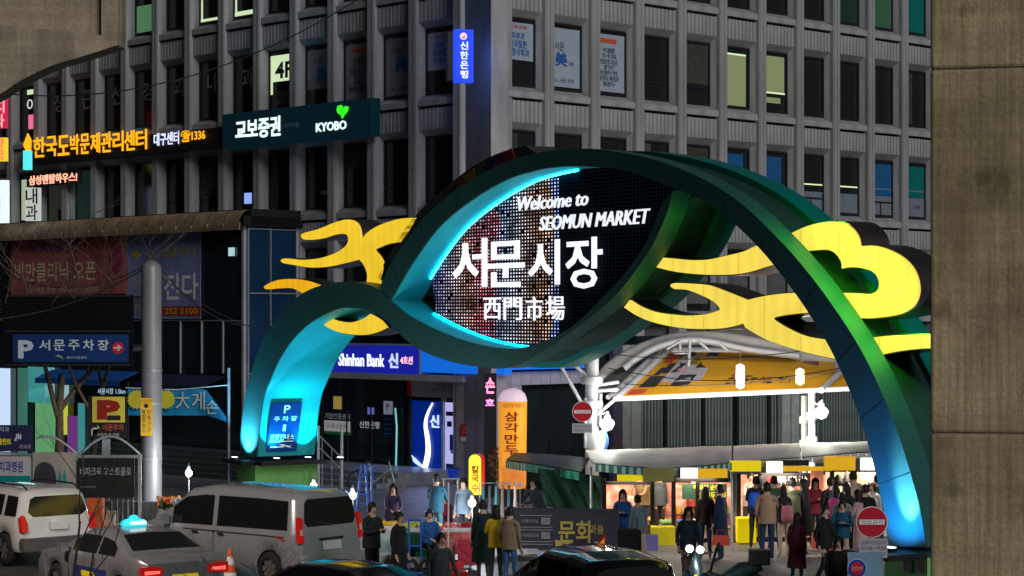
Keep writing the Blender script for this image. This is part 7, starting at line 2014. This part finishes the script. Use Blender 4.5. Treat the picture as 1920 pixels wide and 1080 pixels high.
# ------------------------------------------------------------------ fruit and clothes market in the middle
def table(label, px0, px1, d, z, dep, m_top, m_leg, skirtm=None):
    x0, x1 = G(px0, d).x, G(px1, d).x
    o = thing("market_table", ((x0 + x1) / 2, d, .13), label, "table", "market tables")
    b = MB(); b.box(x0, x1, d, d + dep, z - .04, z); b.build("table_top", m_top, o)
    for x in (x0 + .05, x1 - .05):
        for y in (d + .06, d + dep - .06):
            b = MB(); b.box(x - .02, x + .02, y - .02, y + .02, .13, z - .041); b.build("leg", m_leg, o)
    if skirtm:
        b = MB(); rows = []
        for k in range(5):
            rows.append([(x0 + (x1 - x0) * i / 24, d - .02 - .02 * sin(i * 1.7) * (k / 4), z - (z - .25) * k / 4) for i in range(25)])
        b.sheet(rows[::-1]); b.build("cloth_skirt", skirtm, o)
    return o
def fruit(label, px, d, z, cols, w=.42, n=9, r=.055, basket=(.6, .05, .05)):
    c = G(px, d) + Vector((0, .2, z))
    o = thing("fruit_basket", c, label, "basket", "baskets of fruit on the tables")
    b = MB(); b.lathe([(w * .36, 0), (w * .5, .09), (w * .47, .09), (w * .34, .015)], c, 14); b.build("basket", cloth(basket), o)
    rnd = random.Random(int(px)); mm = [mat("fruit_%02d%02d%02d" % tuple(int(v * 99) for v in q), q, .4, var=.1) for q in cols]
    for k in range(n):
        a = rnd.uniform(0, 6.28); q = w * .36 * sqrt(rnd.random())
        b = MB(); b.ball(c + Vector((q * cos(a), q * sin(a), .08 + .05 * rnd.random() + (w * .36 - q) * .25)), r * rnd.uniform(.85, 1.15), 8, 5); b.build("fruit", mm[k % len(mm)], o)
WT = mat("table_white", (.55, .56, .58), .5, var=.1)
table("low white fruit table between the van and the man in black", 663, 770, 47.6, .80, .8, WT, M['galv'], mat("skirt_pale", (.36, .42, .44), .7, var=.15))
table("fruit table with a green skirt in front of the seated stallholder", 752, 828, 47.2, .80, .7, WT, M['galv'], mat("skirt_green", (.02, .12, .06), .7, var=.2))
table("white table with red goods before the person in dark green-black", 828, 886, 47.8, .74, .7, WT, M['galv'], mat("skirt_redwhite", (.5, .12, .11), .7, var=.5, scale=12))
table("dark-skirted clothes table behind the yellow pylon sign's foot", 930, 1006, 51.0, .95, .7, WT, M['galv'], mat("skirt_dark", (.03, .03, .035), .7, var=.2))
G1, G2, G3 = (.45, .55, .06), (.7, .3, .02), (.6, .05, .03)
specs = [(671, "yellow-green melons beside the van's rear corner", (G1, (.3, .45, .05))), (684, "red apples in the basket nearest the man in black", (G3, (.5, .08, .03))), (714, "orange citrus right of the man in black", (G2, (.75, .4, .02))), (729, "golden pears before the slim woman", ((.7, .5, .05), G2)),
         (761, "pale green pears right of the slim woman", (G1, (.6, .6, .2))), (772, "yellow-green apples at the middle of the green-skirted table", ((.55, .6, .1), G1)), (783, "mixed green and plum fruit on the green-skirted table", ((.2, .02, .08), G1)), (793, "yellow melons next to the seated stallholder", ((.65, .6, .12), G1)), (815, "bright bananas in front of the blue jacket", ((.8, .6, .03), (.75, .55, .05))),
         (840, "red strawberries on the red-skirted table", (G3, (.6, .02, .05))), (854, "pink boxes of fruit on the red-skirted table", ((.6, .2, .2), G3)), (870, "dark red berries at the red-skirted table's end", ((.35, .01, .05), G3))]
for i, (px, lb, cols) in enumerate(specs):
    d_ = 47.65 if px < 745 else (47.25 if px < 828 else 47.85)
    fruit("basket of " + lb, px, d_, .80 if px < 828 else .74, cols, w=.36 if 750 < px < 800 else .42, n=12 if px < 800 else 9, r=.06, basket=random.choice(((.6, .05, .05), (.05, .3, .1), (.6, .6, .6))))
def box_(label, px, d, w, h, dep, m, z=.13, cat="crate", name="crate"):
    x = G(px, d).x; o = thing(name, (x, d, z), label, cat, "boxes and crates round the fruit stalls")
    b = MB()
    b.box(x - w / 2, x + w / 2, d, d + .02, z, z + h); b.build("side_panel", m, o)
    b = MB(); b.box(x - w / 2, x + w / 2, d + dep - .02, d + dep, z, z + h); b.build("side_panel", m, o)
    for s_ in (x - w / 2, x + w / 2 - .02):
        b = MB(); b.box(s_ + .001, s_ + .019, d + .0201, d + dep - .0201, z, z + h - .002); b.build("end_panel", m, o)
    b = MB(); b.box(x - w / 2 + .02, x + w / 2 - .02, d + .021, d + dep - .021, z, z + .02); b.build("bottom", m, o)
    b = MB(); b.box(x - w / 2 - .01, x + w / 2 + .01, d - .012, d - .001, z + h - .05, z + h); b.build("rim", m, o)
box_("crimson plastic crate on the ground left of the man in black", 679, 46.2, .34, .34, .3, mat("crate_crimson", (.4, .01, .04), .4))
box_("low white foam box under the pale fruit table", 724, 46.8, .5, .22, .35, WT)
box_("dark green plastic crate under the second fruit table", 800, 46.6, .46, .3, .3, mat("crate_green", (.02, .15, .05), .4))
box_("red plastic basket on the paving before the red-skirted table", 857, 46.0, .30, .12, .3, M['redp'])
box_("second red plastic basket, nearer the viewer than the first", 862, 44.6, .32, .10, .3, mat("crate_scarlet", (.65, .03, .02), .4))
box_("brown cardboard box standing by the thick grey pole", 326, 55, .6, .35, .4, mat("cardboard", (.30, .17, .08), .8, var=.15))
box_("pale folded cardboard box leaning near the white off-road car", 195, 54, .5, .5, .3, mat("cardboard_pale", (.36, .25, .16), .8, var=.15))
box_("orange-red crate stacked behind the white off-road car", 177, 53, .4, .9, .4, mat("crate_orange", (.45, .09, .03), .5, var=.2))
for i, (px, d, w, h, col, lb) in enumerate(((838, 47.0, .34, .5, (.55, .16, .15), "tall red and white checked carton under the red-skirted table's left end"), (876, 46.8, .42, .5, (.40, .03, .06), "dark red tub right of the checked carton"),
      (893, 48.6, .5, .3, (.55, .56, .58), "white foam box behind the person in dark green-black"), (745, 46.4, .3, .3, (.5, .5, .52), "small white carton at the slim woman's feet"),
      (776, 46.2, .5, .2, (.35, .3, .24), "shallow tan carton below the green skirt"), (992, 49.6, .4, .3, (.5, .5, .5), "white carton at the left end of the dark banner board"),
      (667, 46.9, .3, .5, (.5, .45, .38), "cream carton right behind the van's rear bumper"), (1222, 50.8, .3, .35, (.1, .1, .3), "navy box by the first yellow cart box"), (1345, 51.2, .35, .3, (.45, .25, .12), "brown box under the second stall's counter"), (1540, 51.2, .4, .35, (.5, .1, .06), "red box between the third and fourth stalls"))):
    box_(lb, px, d, w, h, .3, cloth(col), z=.13 if px < 1000 else .004, name="carton", cat="box")
# rail of hanging clothes beside the yellow pylon
o = thing("clothes_rail", G(935, 50.2), "steel clothes rail with dark and teal garments right of the yellow pylon sign", "clothes rail")
g_ = G(935, 50.2); b = MB(); b.tube([g_ + Vector((-.45, 0, .13)), g_ + Vector((-.45, 0, 1.65)), g_ + Vector((.5, 0, 1.65)), g_ + Vector((.5, 0, .13))], .02, 6); b.build("rail", M['galv'], o)
for k, c_ in enumerate(((.01, .05, .06), (.02, .02, .03), (.012, .06, .07), (.06, .05, .04), (.02, .03, .05), (.25, .22, .2))):
    x = -.36 + k * .15; b = MB(); b.hexa([(g_.x + x - .05, g_.y - .2, .85), (g_.x + x + .05, g_.y - .2, .85), (g_.x + x + .03, g_.y - .06, 1.6), (g_.x + x - .03, g_.y - .06, 1.6)], [(g_.x + x - .05, g_.y + .2, .85), (g_.x + x + .05, g_.y + .2, .85), (g_.x + x + .03, g_.y + .06, 1.6), (g_.x + x - .03, g_.y + .06, 1.6)])
    b.build("garment", cloth(c_), o, bevel=.02)
# green-topped cart table, hand truck with wheel
o = thing("hand_truck", G(768, 45.2), "blue hand truck with a black wheel beside the slim woman", "hand truck")
g_ = G(768, 45.2); b = MB()
b.tube([g_ + Vector((0, 0, .2)), g_ + Vector((-.02, .1, 1.25))], .02, 6); b.tube([g_ + Vector((.25, 0, .2)), g_ + Vector((.23, .1, 1.25))], .02, 6); b.tube([g_ + Vector((-.02, .1, 1.25)), g_ + Vector((.23, .1, 1.25))], .02, 6); b.tube([g_ + Vector((0, .05, .7)), g_ + Vector((.25, .05, .7))], .018, 6)
b.build("frame", M['bluep'], o); b = MB(); b.box(g_.x - .05, g_.x + .3, g_.y - .25, g_.y, .15, .17); b.build("toe_plate", M['bluep'], o)
for dx_ in (.02, .36):
    b = MB(); b.tube([(g_.x + dx_ + .13 * cos(t * pi / 8), g_.y - .02 * 0, .28 + .13 * sin(t * pi / 8)) for t in range(17)], .045, 8, False); b.build("wheel", M['rubber'], o)
# folding blue stools / ladder
o = thing("step_ladder", G(690, 53), "tall blue folding step ladder in front of the dark bank wall", "ladder")
for a, c in (((678, 872), (668, 960)), ((686, 872), (690, 960)), ((697, 872), (697, 958))):
    b = MB(); b.tube([P(*a, 53.2), P(c[0], c[1], 53)], .028, 6); b.build("rail", M['bluep'], o)
for k in range(4):
    py = 890 + k * 18; b = MB(); b.tube([P(677 - k * 2, py, 53.1), P(688 + k, py, 53.1)], .02, 6); b.build("rung", M['bluep'], o)
# bicycle on the steps
def bicycle(px, d, z, label, ang):
    F = Frame(G(px, d).x, d, z, ang)
    o = thing("bicycle", F.w(0, 0, 0), label, "bicycle", None, ang)
    for sx_ in (-.52, .52):
        b = MB(F.M); b.tube([(sx_ + .32 * cos(2 * pi * t / 28), 0, .34 + .32 * sin(2 * pi * t / 28)) for t in range(29)], .022, 6, False); w0 = b.build("tyre", mat("tyre_tan", (.25, .15, .1), .7) if sx_ > 0 else M['rubber'], o)
        b = MB(F.M)
        for k in range(10):
            a = 2 * pi * k / 10; b.tube([(sx_, 0, .34), (sx_ + .3 * cos(a), 0, .34 + .3 * sin(a))], .003, 3)
        q_ = b.build("spokes", M['chrome'], w0); q_["kind"] = "stuff"
    fr = mat("bike_silver", (.4, .4, .42), .3, metal=.6)
    for a, c in (((-.52, .34), (-.1, .32)), ((-.52, .34), (-.2, .78)), ((-.1, .32), (-.22, .88)), ((-.2, .78), (.38, .80)), ((-.1, .32), (.40, .72)), ((.36, .92), (.52, .34))):
        b = MB(F.M); b.tube([(a[0], 0, a[1]), (c[0], 0, c[1])], .018, 6); b.build("frame_tube", fr, o)
    b = MB(F.M); b.tube([(.30, -.26, .98), (.36, -.1, .95), (.36, .1, .95), (.30, .26, .98)], .014, 6); b.build("handlebar", M['black'], o)
    b = MB(F.M); b.lathe([(.02, 0), (.07, .02), (.06, .05), (.01, .06)], (-.24, 0, .88), 10, 1.6, .8); b.build("saddle", M['black'], o)
bicycle(706, 60.2, .55, "silver bicycle with tan tyres leaning on the steps in front of the bank wall", radians(-12))
# stair handrail and steel posts near the arch leg
for px, lab in ((597, "slim steel post just right of the arch's left leg"), (641, "slim steel post further right, beside the dark bank wall")):
    o = thing("rail_post", G(px, 62.5), lab, "post"); b = MB(); g_ = G(px, 62.5); b.tube([g_, P(px, 802, 62.5)], .045, 8); b.build("shaft", M['steel'], o)
    b = MB(); b.ball(P(px, 801, 62.5), .055, 8, 6); b.build("knob", M['steel'], o)
o = thing("stair_handrail", P(612, 860, 63), "dark sloping handrail beside the arch's left leg", "handrail")
for dy_ in (0, 22): 
    b = MB(); b.tube([P(600, 818 + dy_, 63), P(640, 858 + dy_, 62.8)], .025, 6); b.build("rail", M['galv'], o)
for px, py in ((604, 822), (622, 840), (638, 856)):
    b = MB(); b.tube([P(px, py, 63), G(px, 63)], .018, 6); b.build("baluster", M['galv'], o)
# advertising boards with the yellow lettering
F9 = Frame(G(1060, 47.5).x, 47.5, 0, radians(-8))
o = sign("menu_banner", "long dark banner board with price rows and big yellow outlined Korean letters", F9, (962, 953, 1160, 1030), 0, .05, mat("banner_slate", (.06, .06, .09), .6, var=.25, scale=1.2), "banner")
xm, zm = F9.hit(1160, 1030, 0); x0m = F9.hit(962, 1030, 0)[0]
YL = mat("letter_yellow", (.62, .52, .14), .5, var=0)
TP("문화", F9, 1047, 976, 1112, 1018, -.02, YL, o, th=0, off_=.02); TP("마을", F9, 1106, 984, 1132, 1001, -.02, YL, o, th=0, off_=.01)
b = MB(F9.M); b.poly([F9.hit(a, c, -.01) for a, c in ((1040, 1012), (1060, 1015), (1073, 1018), (1042, 1025))], -.015, -.01); b.build("brush_print", YL, o)
PL2 = mat("letter_pale", (.4, .4, .44), .5, var=0)
for k, (t1, t2) in enumerate((("아메리카노", "2.0"), ("카페라떼", "3.0"), ("바닐라", ""))):
    y0_ = 971 + k * 27
    TP(t1, F9, 978, y0_ + 2, 1010, y0_ + 10, -.01, PL2, o, th=0)
    if t2: BP(F9, 1015, y0_, 1031, y0_ + 12, -.012, .01, "price_tag", PL2, o); TP(t2, F9, 1018, y0_ + 2, 1028, y0_ + 9, -.02, ink_k, o, th=0)
    for yy in (y0_ - 5, y0_ + 17): BP(F9, 975, yy, 1036, yy + 1.2, -.01, .008, "rule_line", PL2, o)
for px in (965, 1060, 1156):
    b = MB(F9.M); x = F9.hit(px, 1000, .06)[0]; b.box(x - .02, x + .02, .055, .09, 0, F9.hit(px, 950, .06)[1]); b.build("leg", M['black'], o)
# small red-tipped pole, white tent pole, black cloth square
o = thing("umbrella_pole", G(840, 46.4), "thin pinkish white pole among the stalls before the red jacket", "pole"); b = MB(); b.tube([G(840, 46.4), P(841, 905, 46.4)], .02, 6); b.build("shaft", WT, o)
b = MB(); b.lathe([(.2, 0), (.2, .06), (.05, .08)], G(840, 46.4) + Vector((0, 0, .13)), 12); b.build("foot", M['blackp'], o)
o = thing("black_trolley", G(1180, 45.4), "tall black fabric shopping trolley before the blue-jacketed woman", "trolley")
g_ = G(1180, 45.4); b = MB(); b.box(g_.x - .25, g_.x + .25, g_.y - .18, g_.y + .18, .12, 1.05); b.build("bag_body", cloth((.012, .012, .014)), o, bevel=.05)
b = MB(); b.tube([g_ + Vector((-.18, .2, .2)), g_ + Vector((-.18, .26, 1.25)), g_ + Vector((.18, .26, 1.25)), g_ + Vector((.18, .2, .2))], .014, 6); b.build("frame", M['black'], o)
for s_ in (-.22, .22):
    b = MB(); b.tube([(g_.x + s_, g_.y + .2 + .09 * cos(t * pi / 6), .10 + .09 * sin(t * pi / 6)) for t in range(13)], .02, 6, False); b.build("wheel", M['rubber'], o)
# counter with blue lit tub, white boxes before the bank
o = thing("blue_tub", P(843, 905, 55), "bright blue plastic tub on a thin stand before the lit bank door", "tub")
b = MB(); c = P(852, 888, 55); b.lathe([(.14, -.12), (.20, .12), (.21, .12), (.21, .14), (.19, .14), (.13, -.10)], c, 14); b.build("tub", mat("tub_blue", (.01, .04, .5), .35, var=.05), o)
b = MB(); b.box(P(828, 0, 55).x, P(862, 0, 55).x, 54.85, 55.2, P(0, 896, 55).z - .03, P(0, 896, 55).z); b.tube([G(832, 55), P(832, 896, 55)], .02, 6); b.tube([G(858, 55), P(858, 896, 55)], .02, 6); b.build("stand", M['galv'], o)
o = thing("traffic_cone", G(431, 43.5), "orange and white striped traffic cone between the taxi and the van", "cone")
g_ = G(431, 43.5); orc = mat("cone_orange", (.75, .12, .02), .5)
for k in range(5):
    b = MB(); z0_, z1_ = .04 + k * .16, .04 + (k + 1) * .16; rr = lambda z: .17 * (1 - z / .88) + .02
    b.lathe([(rr(z0_), z0_), (rr(z1_), z1_)], g_, 14); b.build("band", orc if k % 2 == 0 else M['white'], o)
b = MB(); b.box(g_.x - .2, g_.x + .2, g_.y - .2, g_.y + .2, 0.004, .04); b.build("foot", orc, o)
# flower buckets left, under the glaring bulb
for i, (px, col, nm) in enumerate(((308, (.6, .15, .05), "orange-red"), (322, (.75, .35, .05), "amber"), (340, (.6, .6, .62), "white"), (356, (.62, .62, .65), "pale"), (372, (.55, .58, .6), "silvery white"))):
    d_ = 54.5 + .2 * (i % 2); c = G(px, d_) + Vector((0, 0, .62))
    o = thing("flower_bucket", G(px, d_), "bucket of %s flowers on the stand left of the arch" % nm, "flowers", "buckets of flowers")
    b = MB(); b.lathe([(.14, 0), (.19, .62), (.17, .62)], G(px, d_), 12); b.build("bucket", M['galv'], o)
    rnd = random.Random(i); b = MB()
    for k in range(26):
        a = rnd.uniform(0, 6.28); r = .22 * sqrt(rnd.random()); b.ball(c + Vector((r * cos(a), r * sin(a), .1 + rnd.uniform(0, .22))), rnd.uniform(.03, .06), 5, 3)
    q_ = b.build("blossoms", cloth(col), o); q_["kind"] = "stuff"
    b = MB()
    for k in range(12):
        a = rnd.uniform(0, 6.28); r = .24; b.quad(c, c + Vector((r * cos(a), r * sin(a), .12)), c + Vector((r * cos(a + .2), r * sin(a + .2), .22)), c + Vector((0, 0, .1)))
    q_ = b.build("leaves", mat("leaf", (.04, .1, .03), .6), o); q_["kind"] = "stuff"
# bushy plant by the orange pillar
o = thing("potted_plant", G(940, 58.5), "dry brown bushy plant left of the orange inflatable pillar", "plant")
rnd = random.Random(3); b = MB(); c0 = P(938, 870, 58.3)
for k in range(160):
    a, q = rnd.uniform(0, 6.28), rnd.uniform(-1, 1); r = .36 * rnd.random() ** .4
    p = c0 + Vector((r * cos(a) * sqrt(1 - q * q), r * sin(a) * sqrt(1 - q * q), r * q * 1.5)); u = Vector((rnd.uniform(-1, 1), rnd.uniform(-1, 1), rnd.uniform(-1, 1))).normalized() * .06; w = u.cross(Vector((.3, .9, .2))).normalized() * .03
    b.quad(p - u, p + w, p + u, p - w)
q_ = b.build("foliage", mat("dry_leaf", (.22, .10, .05), .7, var=.4, scale=8), o); q_["kind"] = "stuff"
b = MB(); b.tube([G(938, 58.3), c0], .03, 6); b.build("stem", M['bark'], o)
b = MB(); b.lathe([(.18, 0), (.24, .4), (.21, .4)], G(938, 58.3), 12); b.build("pot", M['blackp'], o)
